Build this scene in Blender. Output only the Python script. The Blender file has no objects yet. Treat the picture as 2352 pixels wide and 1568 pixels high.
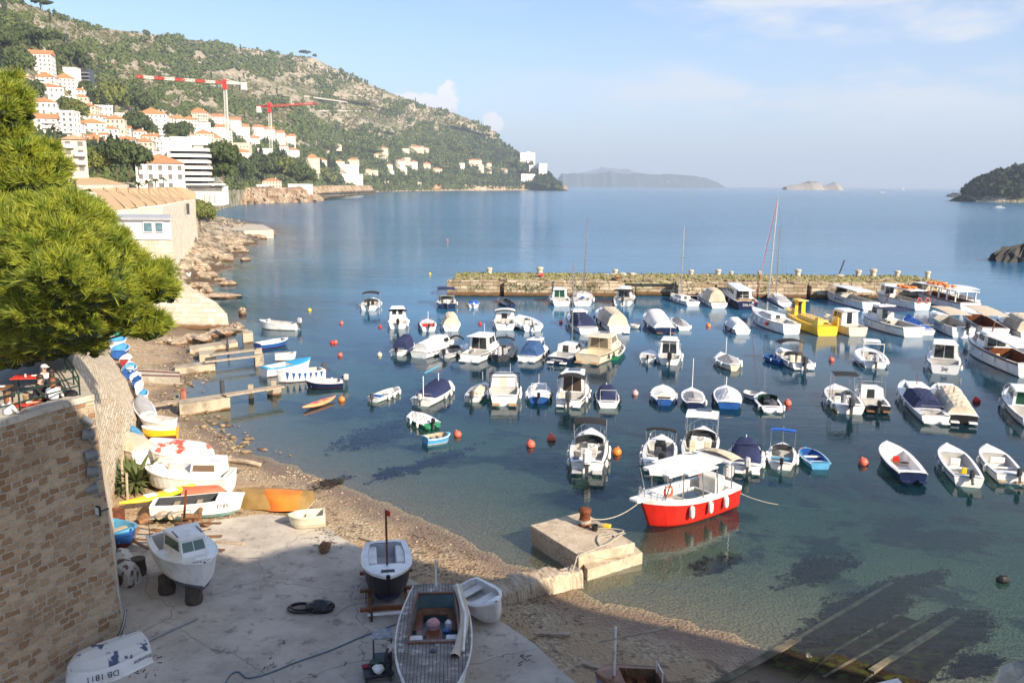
import bpy, math, random
import numpy as np
from mathutils import Vector, Matrix
random.seed(7); rng = np.random.default_rng(7)
S = bpy.context.scene; COL = S.collection
R = math.radians; PI = math.pi
# ---------------- camera ----------------
FPX = 2000.0; CX, CY = 1176.0, 784.0; CAMZ = 18.0
PITCH = math.atan(360.8/FPX); ROLL = R(0.45)
MCAM = Matrix.Rotation(PI/2-PITCH, 3, 'X') @ Matrix.Rotation(ROLL, 3, 'Z')
cd = bpy.data.cameras.new('camera'); cam = bpy.data.objects.new('camera', cd); COL.objects.link(cam)
cam.matrix_world = Matrix.Translation((0, 0, CAMZ)) @ MCAM.to_4x4()
cd.sensor_width = 36; cd.lens = 36*FPX/2352; cd.clip_start = 0.5; cd.clip_end = 60000
S.camera = cam
# ---------------- sun, sky, exposure ----------------
SUN_EL = R(29); SUN_H = Vector((0.71, -0.70)).normalized()
SUNV = Vector((SUN_H.x*math.cos(SUN_EL), SUN_H.y*math.cos(SUN_EL), math.sin(SUN_EL)))
sl = bpy.data.lights.new('sun', 'SUN'); sl.energy = 4.9; sl.angle = R(0.5); sl.color = (1.0, 0.86, 0.68)
so = bpy.data.objects.new('sun', sl); COL.objects.link(so); so.rotation_euler = SUNV.to_track_quat('Z', 'Y').to_euler()
S.view_settings.view_transform = 'Standard'; S.view_settings.look = 'None'
S.view_settings.exposure = 0.95; S.view_settings.gamma = 1
w = bpy.data.worlds.new('World'); S.world = w; w.use_nodes = True
nt = w.node_tree; N = nt.nodes; LK = nt.links; N.clear()
def nn(t, **k):
    n = N.new(t)
    for a, b in k.items(): setattr(n, a, b)
    return n
sky = nn('ShaderNodeTexSky', sky_type='NISHITA', sun_disc=False, sun_elevation=SUN_EL, altitude=0, air_density=1.0, dust_density=0.3, ozone_density=1.2)
sky.sun_rotation = math.atan2(SUN_H.x, SUN_H.y)
tc = nn('ShaderNodeTexCoord'); sep = nn('ShaderNodeSeparateXYZ'); LK.new(tc.outputs['Generated'], sep.inputs[0])
def mth(op, a, b=None, c=None, clamp=False):
    n = nn('ShaderNodeMath', operation=op); n.use_clamp = clamp
    for i, x in enumerate((a, b, c)):
        if x is None: continue
        if isinstance(x, (int, float)): n.inputs[i].default_value = x
        else: LK.new(x, n.inputs[i])
    return n.outputs[0]
def mr(x, a, b, c=0., d=1.):
    n = nn('ShaderNodeMapRange', interpolation_type='SMOOTHSTEP'); LK.new(x, n.inputs[0])
    for i, q in enumerate((a, b, c, d)): n.inputs[i+1].default_value = q
    return n.outputs[0]
def noise(vec, sc, det, rough, scl=(1, 1, 1), rot=(0, 0, 0)):
    m = nn('ShaderNodeMapping'); m.inputs['Scale'].default_value = scl; m.inputs['Rotation'].default_value = rot; LK.new(vec, m.inputs[0])
    n = nn('ShaderNodeTexNoise'); n.inputs['Scale'].default_value = sc; n.inputs['Detail'].default_value = det; n.inputs['Roughness'].default_value = rough
    LK.new(m.outputs[0], n.inputs['Vector']); return n.outputs['Fac']
az = mth('ARCTAN2', sep.outputs[0], sep.outputs[1]); el = mth('ARCSINE', sep.outputs[2])
cmb = nn('ShaderNodeCombineXYZ'); LK.new(az, cmb.inputs[0]); LK.new(el, cmb.inputs[1])
# thin cirrus in the right part of the sky
ci = noise(cmb.outputs[0], 3.2, 6, .6, (1.0, 3.6, 1), (0, 0, R(-28)))
cir = mth('MULTIPLY', mr(ci, .43, .60), mth('MULTIPLY', mr(az, -.14, .25), mr(el, .03, .10)))
veil = mr(noise(cmb.outputs[0], 1.3, 3, .5, (1, 2, 1)), .3, .7, 0, .35)
cir = mth('ADD', mth('MULTIPLY', cir, .75), mth('MULTIPLY', veil, mr(az, -.1, .4)))
# small cumulus bank standing above the headland
cu = noise(cmb.outputs[0], 85, 5, .6)
def blob(a0, e0, ra, re):
    x = mth('DIVIDE', mth('SUBTRACT', az, a0), ra); y = mth('DIVIDE', mth('SUBTRACT', el, e0), re)
    d = mth('ADD', mth('POWER', mth('ABSOLUTE', x), 2.0), mth('POWER', mth('ABSOLUTE', y), 2.0))
    return mth('SUBTRACT', 1.0, d)
def azel(u, v):
    d = (MCAM @ Vector(((u-CX)/FPX, -(v-CY)/FPX, -1))).normalized(); return math.atan2(d.x, d.y), math.asin(d.z)
bl = None
for (u, v, ru, rv) in ((1028, 226, 26, 34), (985, 234, 40, 20), (935, 226, 34, 14), (1132, 285, 24, 24)):
    a0, e0 = azel(u, v); q = blob(a0, e0, ru/FPX, rv/FPX)
    bl = q if bl is None else mth('MAXIMUM', bl, q)
cum = mr(mth('ADD', bl, mth('MULTIPLY', mth('SUBTRACT', cu, .5), 3.2)), -.25, .35, 0, .95)
mixa = nn('ShaderNodeMix', data_type='RGBA'); LK.new(mth('MINIMUM', cir, .8), mixa.inputs[0])
mixh = nn('ShaderNodeMix', data_type='RGBA'); LK.new(mth('ADD', mr(el, .20, 0., 0, .45), mr(el, .09, 0., 0, .38)), mixh.inputs[0]); 
skt = nn('ShaderNodeMix', data_type='RGBA', blend_type='MULTIPLY'); skt.inputs[0].default_value = 1; skt.inputs[7].default_value = (.68, .75, .92, 1); LK.new(sky.outputs[0], skt.inputs[6]); LK.new(skt.outputs[2], mixh.inputs[6]); mixh.inputs[7].default_value = (2.6, 2.95, 3.6, 1)
LK.new(mixh.outputs[2], mixa.inputs[6]); mixa.inputs[7].default_value = (4.4, 4.5, 4.7, 1)
mixb = nn('ShaderNodeMix', data_type='RGBA'); LK.new(cum, mixb.inputs[0]); LK.new(mixa.outputs[2], mixb.inputs[6]); mixb.inputs[7].default_value = (5.6, 5.4, 5.5, 1)
bg = nn('ShaderNodeBackground'); bg.inputs[1].default_value = 0.108; LK.new(mixb.outputs[2], bg.inputs[0])
wo = nn('ShaderNodeOutputWorld'); LK.new(bg.outputs[0], wo.inputs[0])
# ---------------- pixel helpers (2352 x 1568 space of the photo) ----------------
def D(u, v): return MCAM @ Vector(((u-CX)/FPX, -(v-CY)/FPX, -1.0))
def P(u, v, z=0.0):
    d = D(u, v); k = (z-CAMZ)/d.z; return Vector((d.x*k, d.y*k, z))
def PY(u, v, Y):
    d = D(u, v); k = Y/d.y; return Vector((d.x*k, Y, CAMZ+d.z*k))
def ppm(p): # pixels per metre at world point
    return FPX/max(1e-3, (MCAM.inverted() @ (Vector(p)-Vector((0, 0, CAMZ)))).z*-1)
# ---------------- materials ----------------
MATS = {}
def mat(name, col, col2=None, sc=4.0, rough=.6, metal=0., bump=0., bsc=None, det=4, tr=0., spec=.5, coords='Object', lo=.35, hi=.65, coat=0.):
    if name in MATS: return MATS[name]
    m = bpy.data.materials.new(name); m.use_nodes = True; t = m.node_tree; b = t.nodes['Principled BSDF']
    b.inputs['Roughness'].default_value = rough; b.inputs['Metallic'].default_value = metal
    b.inputs['Specular IOR Level'].default_value = spec; b.inputs['Coat Weight'].default_value = coat
    if tr: b.inputs['Transmission Weight'].default_value = tr
    c = t.nodes.new('ShaderNodeTexCoord')
    col = tuple(col)+(1,)
    if col2 is None: col2 = tuple(x*.86 for x in col[:3])
    n = t.nodes.new('ShaderNodeTexNoise'); n.inputs['Scale'].default_value = sc; n.inputs['Detail'].default_value = det
    t.links.new(c.outputs[coords], n.inputs['Vector'])
    r = t.nodes.new('ShaderNodeValToRGB'); r.color_ramp.elements[0].position = lo; r.color_ramp.elements[1].position = hi
    r.color_ramp.elements[0].color = tuple(col2[:3])+(1,); r.color_ramp.elements[1].color = col
    t.links.new(n.outputs['Fac'], r.inputs[0]); t.links.new(r.outputs[0], b.inputs['Base Color'])
    if bump:
        n2 = t.nodes.new('ShaderNodeTexNoise'); n2.inputs['Scale'].default_value = bsc or sc*3; n2.inputs['Detail'].default_value = 5
        t.links.new(c.outputs[coords], n2.inputs['Vector'])
        bm_ = t.nodes.new('ShaderNodeBump'); bm_.inputs['Strength'].default_value = bump; bm_.inputs['Distance'].default_value = .1
        t.links.new(n2.outputs['Fac'], bm_.inputs['Height']); t.links.new(bm_.outputs[0], b.inputs['Normal'])
    MATS[name] = m; return m
# ---------------- mesh builder ----------------
class MB:
    def __init__(s): s.v = []; s.f = []; s.m = []; s.uv = None
    def add(s, vs, fs, m=0, T=None):
        o = len(s.v)
        for p in vs:
            if T is not None: p = T @ Vector(p)
            s.v.append((p[0], p[1], p[2]))
        for f in fs: s.f.append(tuple(i+o for i in f)); s.m.append(m)
        return s
    def box(s, c, d, m=0, rz=0., T=None, taper=1.0):
        x, y, z = d[0]/2, d[1]/2, d[2]/2; M = Matrix.Translation(c) @ Matrix.Rotation(rz, 4, 'Z')
        if T is not None: M = T @ M
        k = taper
        vs = [(-x, -y, -z), (x, -y, -z), (x, y, -z), (-x, y, -z), (-x*k, -y*k, z), (x*k, -y*k, z), (x*k, y*k, z), (-x*k, y*k, z)]
        return s.add(vs, [(3, 2, 1, 0), (4, 5, 6, 7), (0, 1, 5, 4), (1, 2, 6, 5), (2, 3, 7, 6), (3, 0, 4, 7)], m, M)
    def rbox(s, c, d, b=.03, m=0, rz=0., T=None): # box with chamfered vertical edges and top edge
        x, y, z = d[0]/2, d[1]/2, d[2]/2; M = Matrix.Translation(c) @ Matrix.Rotation(rz, 4, 'Z')
        if T is not None: M = T @ M
        def ring(x, y, zz, b): return [(-x+b, -y, zz), (x-b, -y, zz), (x, -y+b, zz), (x, y-b, zz), (x-b, y, zz), (-x+b, y, zz), (-x, y-b, zz), (-x, -y+b, zz)]
        vs = ring(x, y, -z, b)+ring(x, y, z-b, b)+ring(x-b, y-b, z, b*.6)
        fs = [tuple(range(7, -1, -1)), tuple(range(16, 24))]
        for r in (0, 8):
            for i in range(8): j = (i+1) % 8; fs.append((r+i, r+j, r+8+j, r+8+i))
        return s.add(vs, fs, m, M)
    def prism(s, poly, z0, z1, m=0, mt=None, T=None, top=None):
        n = len(poly); tp = top or poly
        vs = [(p[0], p[1], z0) for p in poly]+[(p[0], p[1], z1) for p in tp]
        s.add(vs, [(i, (i+1) % n, n+(i+1) % n, n+i) for i in range(n)], m, T)
        s.f.append(tuple(range(len(s.v)-n, len(s.v)))); s.m.append(m if mt is None else mt)
        s.f.append(tuple(range(len(s.v)-n-1, len(s.v)-2*n-1, -1))); s.m.append(m)
        return s
    def tube(s, pts, r, m=0, n=6, T=None, r2=None, cap=True):
        pts = [Vector(p) for p in pts]; k = len(pts); rings = []
        for i, p in enumerate(pts):
            t = (pts[min(i+1, k-1)]-pts[max(i-1, 0)])
            if t.length < 1e-9: t = Vector((0, 0, 1))
            t.normalize(); a = t.cross(Vector((0, 0, 1)))
            if a.length < .05: a = t.cross(Vector((0, 1, 0)))
            a.normalize(); b = t.cross(a)
            rr = r if r2 is None else r+(r2-r)*i/max(1, k-1)
            rings += [p+(a*math.cos(q*2*PI/n)+b*math.sin(q*2*PI/n))*rr for q in range(n)]
        fs = [(i*n+q, i*n+(q+1) % n, (i+1)*n+(q+1) % n, (i+1)*n+q) for i in range(k-1) for q in range(n)]
        if cap: fs += [tuple(range(n-1, -1, -1)), tuple((k-1)*n+q for q in range(n))]
        return s.add(rings, fs, m, T)
    def lathe(s, prof, m=0, n=14, T=None): # prof list of (r,z)
        vs = []; fs = []; k = len(prof)
        for r, z in prof: vs += [(r*math.cos(q*2*PI/n), r*math.sin(q*2*PI/n), z) for q in range(n)]
        fs = [(i*n+q, i*n+(q+1) % n, (i+1)*n+(q+1) % n, (i+1)*n+q) for i in range(k-1) for q in range(n)]
        fs += [tuple(range(n-1, -1, -1)), tuple((k-1)*n+q for q in range(n))]
        return s.add(vs, fs, m, T)
    def ball(s, c, r, m=0, n=8, T=None, jit=0):
        if isinstance(r, (int, float)): r = (r, r, r)
        vs = []; fs = []; k = max(4, n//2+1)
        for i in range(k+1):
            a = -PI/2+PI*i/k
            for q in range(n):
                b = 2*PI*q/n; j = 1+random.uniform(-jit, jit)
                vs.append((c[0]+r[0]*math.cos(a)*math.cos(b)*j, c[1]+r[1]*math.cos(a)*math.sin(b)*j, c[2]+r[2]*math.sin(a)*j))
        fs = [(i*n+q, i*n+(q+1) % n, (i+1)*n+(q+1) % n, (i+1)*n+q) for i in range(k) for q in range(n)]
        return s.add(vs, fs, m, T)
    def grid(s, rows, m=0, closed=False, T=None): # rows: list of lists of points
        n = len(rows[0]); vs = [p for r in rows for p in r]; fs = []
        for i in range(len(rows)-1):
            for j in range(n if closed else n-1): fs.append((i*n+j, i*n+(j+1) % n, (i+1)*n+(j+1) % n, (i+1)*n+j))
        return s.add(vs, fs, m, T)
    def quad(s, a, b, c, d, m=0, T=None): return s.add([a, b, c, d], [(0, 1, 2, 3)], m, T)
    def build(s, name, mats, parent=None, smooth=False, loc=None, uv=None):
        me = bpy.data.meshes.new(name); me.from_pydata(s.v, [], s.f)
        if not isinstance(mats, (list, tuple)): mats = [mats]
        for q in mats: me.materials.append(q)
        me.polygons.foreach_set('material_index', [min(x, len(mats)-1) for x in s.m])
        if smooth: me.polygons.foreach_set('use_smooth', [True]*len(s.f))
        if uv == 'wall':
            l = me.uv_layers.new(name='UVMap')
            for p in me.polygons:
                n_ = p.normal; h = Vector((n_.x, n_.y, 0))
                if h.length < .25 or abs(n_.z) > .92:
                    for li in p.loop_indices: c = me.vertices[me.loops[li].vertex_index].co; l.data[li].uv = (c.x, c.y)
                else:
                    h.normalize(); t = Vector((-h.y, h.x, 0))
                    for li in p.loop_indices: c = me.vertices[me.loops[li].vertex_index].co; l.data[li].uv = (c.dot(t), c.z)
        me.update(); o = bpy.data.objects.new(name, me); COL.objects.link(o)
        if parent is not None: o.parent = parent
        if loc is not None: o.location = loc
        return o
def tag(o, label=None, cat=None, group=None, kind=None):
    if label: o['label'] = label
    if cat: o['category'] = cat
    if group: o['group'] = group
    if kind: o['kind'] = kind
    return o
def thing(name, label, cat, loc=(0, 0, 0), rz=0., group=None):
    o = bpy.data.objects.new(name, None); COL.objects.link(o); o.location = loc; o.rotation_euler = (0, 0, rz)
    o.empty_display_size = .2
    return tag(o, label, cat, group)
def fast_mesh(name, V, Fc, mats, mi=None, smooth=False):
    V = np.asarray(V, dtype=np.float32); Fc = np.asarray(Fc, dtype=np.int32); k = Fc.shape[1]
    me = bpy.data.meshes.new(name); me.vertices.add(len(V)); me.vertices.foreach_set('co', V.ravel())
    me.loops.add(Fc.size); me.loops.foreach_set('vertex_index', Fc.ravel())
    me.polygons.add(len(Fc)); me.polygons.foreach_set('loop_start', np.arange(len(Fc), dtype=np.int32)*k)
    me.polygons.foreach_set('loop_total', np.full(len(Fc), k, dtype=np.int32))
    for q in (mats if isinstance(mats, (list, tuple)) else [mats]): me.materials.append(q)
    if mi is not None: me.polygons.foreach_set('material_index', np.asarray(mi, dtype=np.int32))
    if smooth: me.polygons.foreach_set('use_smooth', np.ones(len(Fc), dtype=bool))
    me.update(calc_edges=True); me.validate()
    o = bpy.data.objects.new(name, me); COL.objects.link(o); return o
# value noise
_T = rng.random((256, 256))
def vn(x, y):
    x = np.asarray(x, float); y = np.asarray(y, float); xi = np.floor(x).astype(int); yi = np.floor(y).astype(int)
    fx = x-xi; fy = y-yi; fx = fx*fx*(3-2*fx); fy = fy*fy*(3-2*fy)
    g = lambda a, b: _T[a % 256, b % 256]
    return (g(xi, yi)*(1-fx)+g(xi+1, yi)*fx)*(1-fy)+(g(xi, yi+1)*(1-fx)+g(xi+1, yi+1)*fx)*fy
def fbm(x, y, o=4):
    r = 0; a = .5
    for i in range(o): r = r+a*vn(x*2**i+17.3*i, y*2**i+9.1*i); a *= .5
    return r
def text_mesh(s, size, m, parent, name='lettering', loc=(0, 0, 0), rot=(0, 0, 0), ext=.003, sx=1.0, shear=0.):
    c = bpy.data.curves.new(name, 'FONT'); c.body = s; c.size = size; c.extrude = ext; c.align_x = 'CENTER'; c.align_y = 'CENTER'; c.shear = shear
    t = bpy.data.objects.new(name, c); COL.objects.link(t)
    bpy.context.view_layer.update()
    me = bpy.data.meshes.new_from_object(t.evaluated_get(bpy.context.evaluated_depsgraph_get()))
    bpy.data.objects.remove(t); bpy.data.curves.remove(c)
    me.materials.clear(); me.materials.append(m)
    o = bpy.data.objects.new(name, me); COL.objects.link(o); o.parent = parent; o.location = loc; o.rotation_euler = rot; o.scale = (sx, 1, 1)
    return o
# ---------------- ground, seabed, water ----------------
SH = [(300, 474), (478, 474), (484, 500), (598, 519), (634, 533), (600, 548), (612, 560), (548, 572), (575, 588), (512, 602), (542, 615), (470, 636), (515, 650),
      (440, 668), (455, 690), (500, 712), (528, 746), (470, 765), (395, 786), (440, 792), (452, 802), (440, 812), (462, 826), (420, 838), (425, 850), (468, 858), (430, 872), (440, 892), (396, 912), (425, 938), (466, 962), (520, 1000),
      (580, 1040), (700, 1083), (800, 1120), (900, 1162), (1000, 1207), (1100, 1255), (1170, 1284), (1225, 1302), (1300, 1318), (1325, 1330), (1300, 1345), (1385, 1385), (1480, 1404),
      (1580, 1434), (1700, 1464), (1800, 1502), (1900, 1532), (2010, 1552), (2150, 1610), (2300, 1690)]
LAND = [tuple(P(u, v)[:2]) for u, v in SH]+[(60, 8), (60, -20), (-150, -20), (-400, 60), (-500, 900)]
LA = np.array(LAND)
def sdist(x, y, poly=LA):
    x = np.asarray(x, float); y = np.asarray(y, float); a = poly; b = np.roll(poly, -1, 0)
    d = np.full(x.shape, 1e9); ins = np.zeros(x.shape, bool)
    for (ax, ay), (bx, by) in zip(a, b):
        ex, ey = bx-ax, by-ay; t = np.clip(((x-ax)*ex+(y-ay)*ey)/(ex*ex+ey*ey+1e-9), 0, 1)
        d = np.minimum(d, np.hypot(x-ax-t*ex, y-ay-t*ey))
        c = ((ay > y) != (by > y)); xi = (bx-ax)*(y-ay)/(by-ay+1e-12)+ax; ins ^= c & (x < xi)
    return np.where(ins, d, -d)
def Hgt(x, y):
    x = np.asarray(x, float); y = np.asarray(y, float); d = sdist(x, y)
    d = d+(fbm(x*.35, y*.35, 3)-.45)*1.0
    n = fbm(x*.8, y*.8, 4)-.47
    far = np.clip((y-95)/60, 0, 1)
    land = np.minimum(.075*d, .62)+n*.10+far*(np.clip(d-1, 0, 12)*(.05+.26*fbm(x*.13, y*.13, 4))+np.clip(d, 0, 3)*(np.abs(fbm(x*.4, y*.4, 4)-.47)*2.2-.25))
    sea = np.maximum(.085*d*(1+far*4), -7)+n*.12
    return np.where(d > 0, land, sea)
def G(u, v, dz=0.): # point of the ground or seabed seen at a pixel
    z = 0.
    for _ in range(8):
        p = P(u, v, z); z = float(Hgt(np.array([p.x]), np.array([p.y]))[0])
    p = P(u, v, z); return Vector((p.x, p.y, z+dz))
ys = [14.]
while ys[-1] < 470: ys.append(ys[-1]*1.0075+.05)
ys = np.array(ys); ss = np.linspace(-.78, .78, 340)
X = ss[None, :]*(ys[:, None]+12); Y = np.repeat(ys[:, None], len(ss), 1)
Z = Hgt(X, Y)
def gridmesh(name, X, Y, Z, m, smooth=True):
    r, c = X.shape; i = np.arange((r-1)*(c-1)); a = (i//(c-1))*c+i % (c-1)
    return fast_mesh(name, np.stack([X.ravel(), Y.ravel(), Z.ravel()], 1), np.stack([a, a+1, a+c+1, a+c], 1), m, None, smooth)
def newmat(name):
    m = bpy.data.materials.new(name); m.use_nodes = True; t = m.node_tree; t.nodes.clear(); MATS[name] = m; return m, t
class NT: # tiny node helper
    def __init__(s, t): s.t = t
    def n(s, ty, _i=None, **k):
        q = s.t.nodes.new('ShaderNode'+ty)
        for a, b in k.items(): setattr(q, a, b)
        for a, b in (_i or {}).items():
            if hasattr(b, 'is_linked') or isinstance(b, bpy.types.NodeSocket): s.t.links.new(b, q.inputs[a])
            else: q.inputs[a].default_value = b
        return q
    def noise(s, vec, sc, det=4, ro=.5, scl=None, dist=0):
        if scl: vec = s.n('Mapping', {0: vec, 'Scale': scl}).outputs[0]
        return s.n('TexNoise', {'Vector': vec, 'Scale': sc, 'Detail': det, 'Roughness': ro, 'Distortion': dist}).outputs['Fac']
    def m(s, op, a, b=0., c=0.): return s.n('Math', {0: a, 1: b, 2: c}, operation=op).outputs[0]
    def r(s, x, a, b, c=0., d=1.): return s.n('MapRange', {0: x, 1: a, 2: b, 3: c, 4: d}, interpolation_type='SMOOTHSTEP').outputs[0]
    def mix(s, f, a, b):
        f_ = lambda q: tuple(q)+(1,) if isinstance(q, tuple) and len(q) == 3 else q
        return s.n('Mix', {0: f, 6: f_(a), 7: f_(b)}, data_type='RGBA').outputs[2]
    def out(s, sh): s.n('OutputMaterial', {0: sh})
    def bsdf(s, col, rough=.8, bump=None, st=.5, dist=.1, **k):
        i = {'Base Color': tuple(col)+(1,) if isinstance(col, tuple) and len(col) == 3 else col, 'Roughness': rough}
        i.update(k)
        if bump is not None: i['Normal'] = s.n('Bump', {'Height': bump, 'Strength': st, 'Distance': dist}).outputs[0]
        q = s.n('BsdfPrincipled', i); s.out(q.outputs[0]); return q
m, t = newmat('beach_and_seabed'); h = NT(t)
pos = h.n('NewGeometry').outputs['Position']; z_ = h.n('SeparateXYZ', {0: pos}).outputs[2]
vo = h.n('TexVoronoi', {'Vector': pos, 'Scale': 7.0}); vo2 = h.n('TexVoronoi', {'Vector': pos, 'Scale': 3.0})
peb = h.m('MULTIPLY', h.r(h.noise(pos, .45, 4), .42, .6), .8)
sand = h.mix(h.noise(pos, 2.5, 5), (.33, .225, .13), (.44, .32, .19))
gravc = h.mix(vo.outputs['Color'], (.20, .15, .10), (.58, .49, .38))
gc = h.n('SeparateColor', {0: vo.outputs['Color']}).outputs[0]
gravc = h.mix(gc, (.22, .155, .09), (.50, .41, .28))
dry = h.mix(peb, sand, gravc)
yb = h.n('SeparateXYZ', {0: pos}).outputs[1]; rk = h.mix(h.r(h.noise(pos, .35, 8, .7), .38, .6), (.12, .09, .06), (.48, .40, .29)); rk = h.mix(h.r(h.m('ADD', z_, h.noise(pos, .3, 4)), 1.7, 1.1), rk, (.10, .065, .035)); dry = h.mix(h.r(yb, 92, 112), dry, rk)
dry = h.mix(h.m('MULTIPLY', h.r(h.noise(pos, 1.1, 6, .7), .54, .66), .75), dry, (.07, .045, .03))
wet = h.mix(h.noise(pos, 3., 4), (.15, .10, .06), (.24, .17, .11))
land = h.mix(h.r(h.m('ADD', z_, h.m('MULTIPLY', h.noise(pos, .7, 3), .2)), .16, .34), wet, dry)
bed = h.mix(h.noise(pos, 3.0, 6, .65), (.17, .16, .09), (.40, .35, .21))
bed = h.mix(h.r(h.noise(pos, 9, 3), .56, .62, 0, .6), bed, (.09, .09, .06))
weed = h.m('MULTIPLY', h.r(h.noise(pos, .16, 5, .62), .5, .57), h.r(z_, -.35, -1.0))
bed = h.mix(h.m('MULTIPLY', weed, .85), bed, (.022, .028, .026))
c = h.mix(h.r(z_, -.03, .05), bed, land)
h.bsdf(c, h.r(z_, .02, .35, .45, .92), h.m('ADD', vo.outputs['Distance'], h.noise(pos, 5, 5)), .8, .08)
gm = m
beach = tag(gridmesh('beach', X, Y, Z, gm), kind='structure')
# base ground everywhere else: deep sea floor and land behind the camera
MB().quad((-30000, -300, -7.2), (30000, -300, -7.2), (30000, 40000, -7.2), (-30000, 40000, -7.2)).build('seabed', gm)['kind'] = 'structure'
ywv = [13.]
while ywv[-1] < 19000: ywv.append(ywv[-1]*(1.012 if ywv[-1] < 420 else 1.12)+.1)
ywv = np.array(ywv); sw = np.linspace(-.95, .95, 260); XW = sw[None, :]*(ywv[:, None]+15); YW = np.repeat(ywv[:, None], 260, 1)
ZD = np.where(YW < 460, -Hgt(np.clip(XW, -400, 400), np.minimum(YW, 460)), 6.)
wat = gridmesh('sea_water', XW, YW, XW*0, [], True); tag(wat, kind='structure')
at = wat.data.attributes.new('depth', 'FLOAT', 'POINT'); at.data.foreach_set('value', np.clip(ZD, 0, 7).ravel().astype(np.float32))
m, t = newmat('sea_water'); h = NT(t)
pos = h.n('NewGeometry').outputs['Position']; dp = h.n('Attribute', attribute_name='depth').outputs['Fac']
body = h.m('SUBTRACT', 1., h.m('EXPONENT', h.m('MULTIPLY', dp, -.22)))
yy = h.n('SeparateXYZ', {0: pos}).outputs[1]
calm = h.r(yy, 105, 430)
w1 = h.noise(pos, 1.3, 4, .55, (.55, 1.5, 1)); w2 = h.noise(pos, .22, 3, .5, (.5, 1.4, 1)); w3 = h.noise(pos, .02, 4, .6, (.35, 1.6, 1))
w4 = h.m('MULTIPLY', h.noise(pos, 4.5, 3, .6, (.6, 1.3, 1)), .0022)
hh = h.m('ADD', w4, 0.)
hh = h.m('ADD', hh, h.m('ADD', h.m('MULTIPLY', w1, h.m('ADD', .013, h.m('MULTIPLY', calm, .10))), h.m('MULTIPLY', w2, h.m('ADD', .03, h.m('MULTIPLY', calm, .45)))))
bp = h.n('Bump', {'Height': hh, 'Strength': 1.0, 'Distance': 1.0}).outputs[0]
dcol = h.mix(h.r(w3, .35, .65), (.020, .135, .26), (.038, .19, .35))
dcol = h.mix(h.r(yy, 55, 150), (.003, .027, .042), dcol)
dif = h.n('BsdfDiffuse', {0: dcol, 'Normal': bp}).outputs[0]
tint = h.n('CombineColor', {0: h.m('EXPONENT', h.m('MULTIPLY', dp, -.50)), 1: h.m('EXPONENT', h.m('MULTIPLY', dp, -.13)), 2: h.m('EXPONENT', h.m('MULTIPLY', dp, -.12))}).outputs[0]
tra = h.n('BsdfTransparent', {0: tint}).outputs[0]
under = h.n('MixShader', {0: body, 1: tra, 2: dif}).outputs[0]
fr = h.n('Fresnel', {'IOR': 1.33, 'Normal': bp}).outputs[0]
gl = h.n('BsdfGlossy', {0: (.92, .95, 1, 1), 'Roughness': h.r(yy, 60, 600, .0, .13), 'Normal': bp}).outputs[0]
shw = h.n('MixShader', {0: h.m('MULTIPLY', h.m('MINIMUM', fr, .85), .82), 1: under, 2: gl}).outputs[0]
h.out(shw); wat.data.materials.append(m)
# ---------------- stone, brick, concrete ----------------
def stone(name, c1, c2, mortar, bw=.7, bh=.35, ms=.03, dist=.05, bump=.6, tide=False, rnd=.5, stain=.35):
    m, t = newmat(name); h = NT(t); uv = h.n('UVMap').outputs[0]; pos = h.n('NewGeometry').outputs['Position']
    ns = h.n('TexNoise', {'Vector': uv, 'Scale': 1.6/bw, 'Detail': 3}).outputs['Color']
    o = h.n('VectorMath', {0: ns, 1: (.5, .5, .5)}, operation='SUBTRACT').outputs[0]
    o = h.n('VectorMath', {0: o, 'Scale': dist*4}, operation='SCALE').outputs[0]
    v = h.n('VectorMath', {0: uv, 1: o}, operation='ADD').outputs[0]
    b = h.n('TexBrick', {'Vector': v, 'Color1': (0, 0, 0, 1), 'Color2': (1, 1, 1, 1), 'Mortar': (.5, .5, .5, 1), 'Scale': 1., 'Mortar Size': ms, 'Mortar Smooth': .3, 'Bias': 0., 'Brick Width': bw, 'Row Height': bh}, offset=.5, squash=1.25, squash_frequency=3)
    f = b.outputs['Fac']; k = h.n('SeparateColor', {0: b.outputs['Color']}).outputs[0]
    k = h.m('ADD', h.m('MULTIPLY', k, rnd), h.m('MULTIPLY', h.noise(uv, 3.2/bw, 5, .6), 1-rnd))
    col = h.mix(h.r(k, .2, .8), c1, c2)
    col = h.mix(f, col, h.mix(h.noise(pos, 6, 4), mortar, tuple(x*.75 for x in mortar)))
    col = h.mix(h.m('MULTIPLY', h.r(h.noise(pos, .5, 5, .65), .5, .68), stain), col, tuple(x*.45 for x in c1))
    if tide:
        z = h.n('SeparateXYZ', {0: pos}).outputs[2]; z = h.m('ADD', z, h.m('MULTIPLY', h.noise(pos, 1.2, 3), .5))
        col = h.mix(h.r(z, 1.25*tide, .75*tide), col, (.15, .075, .028)); col = h.mix(h.r(z, .65*tide, .4*tide), col, (.02, .02, .012))
    hgt = h.m('ADD', h.m('MULTIPLY', f, -1.), h.m('MULTIPLY', h.noise(uv, 9, 5, .6), .8))
    h.bsdf(col, .9, hgt, bump, .10); return m
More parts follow.
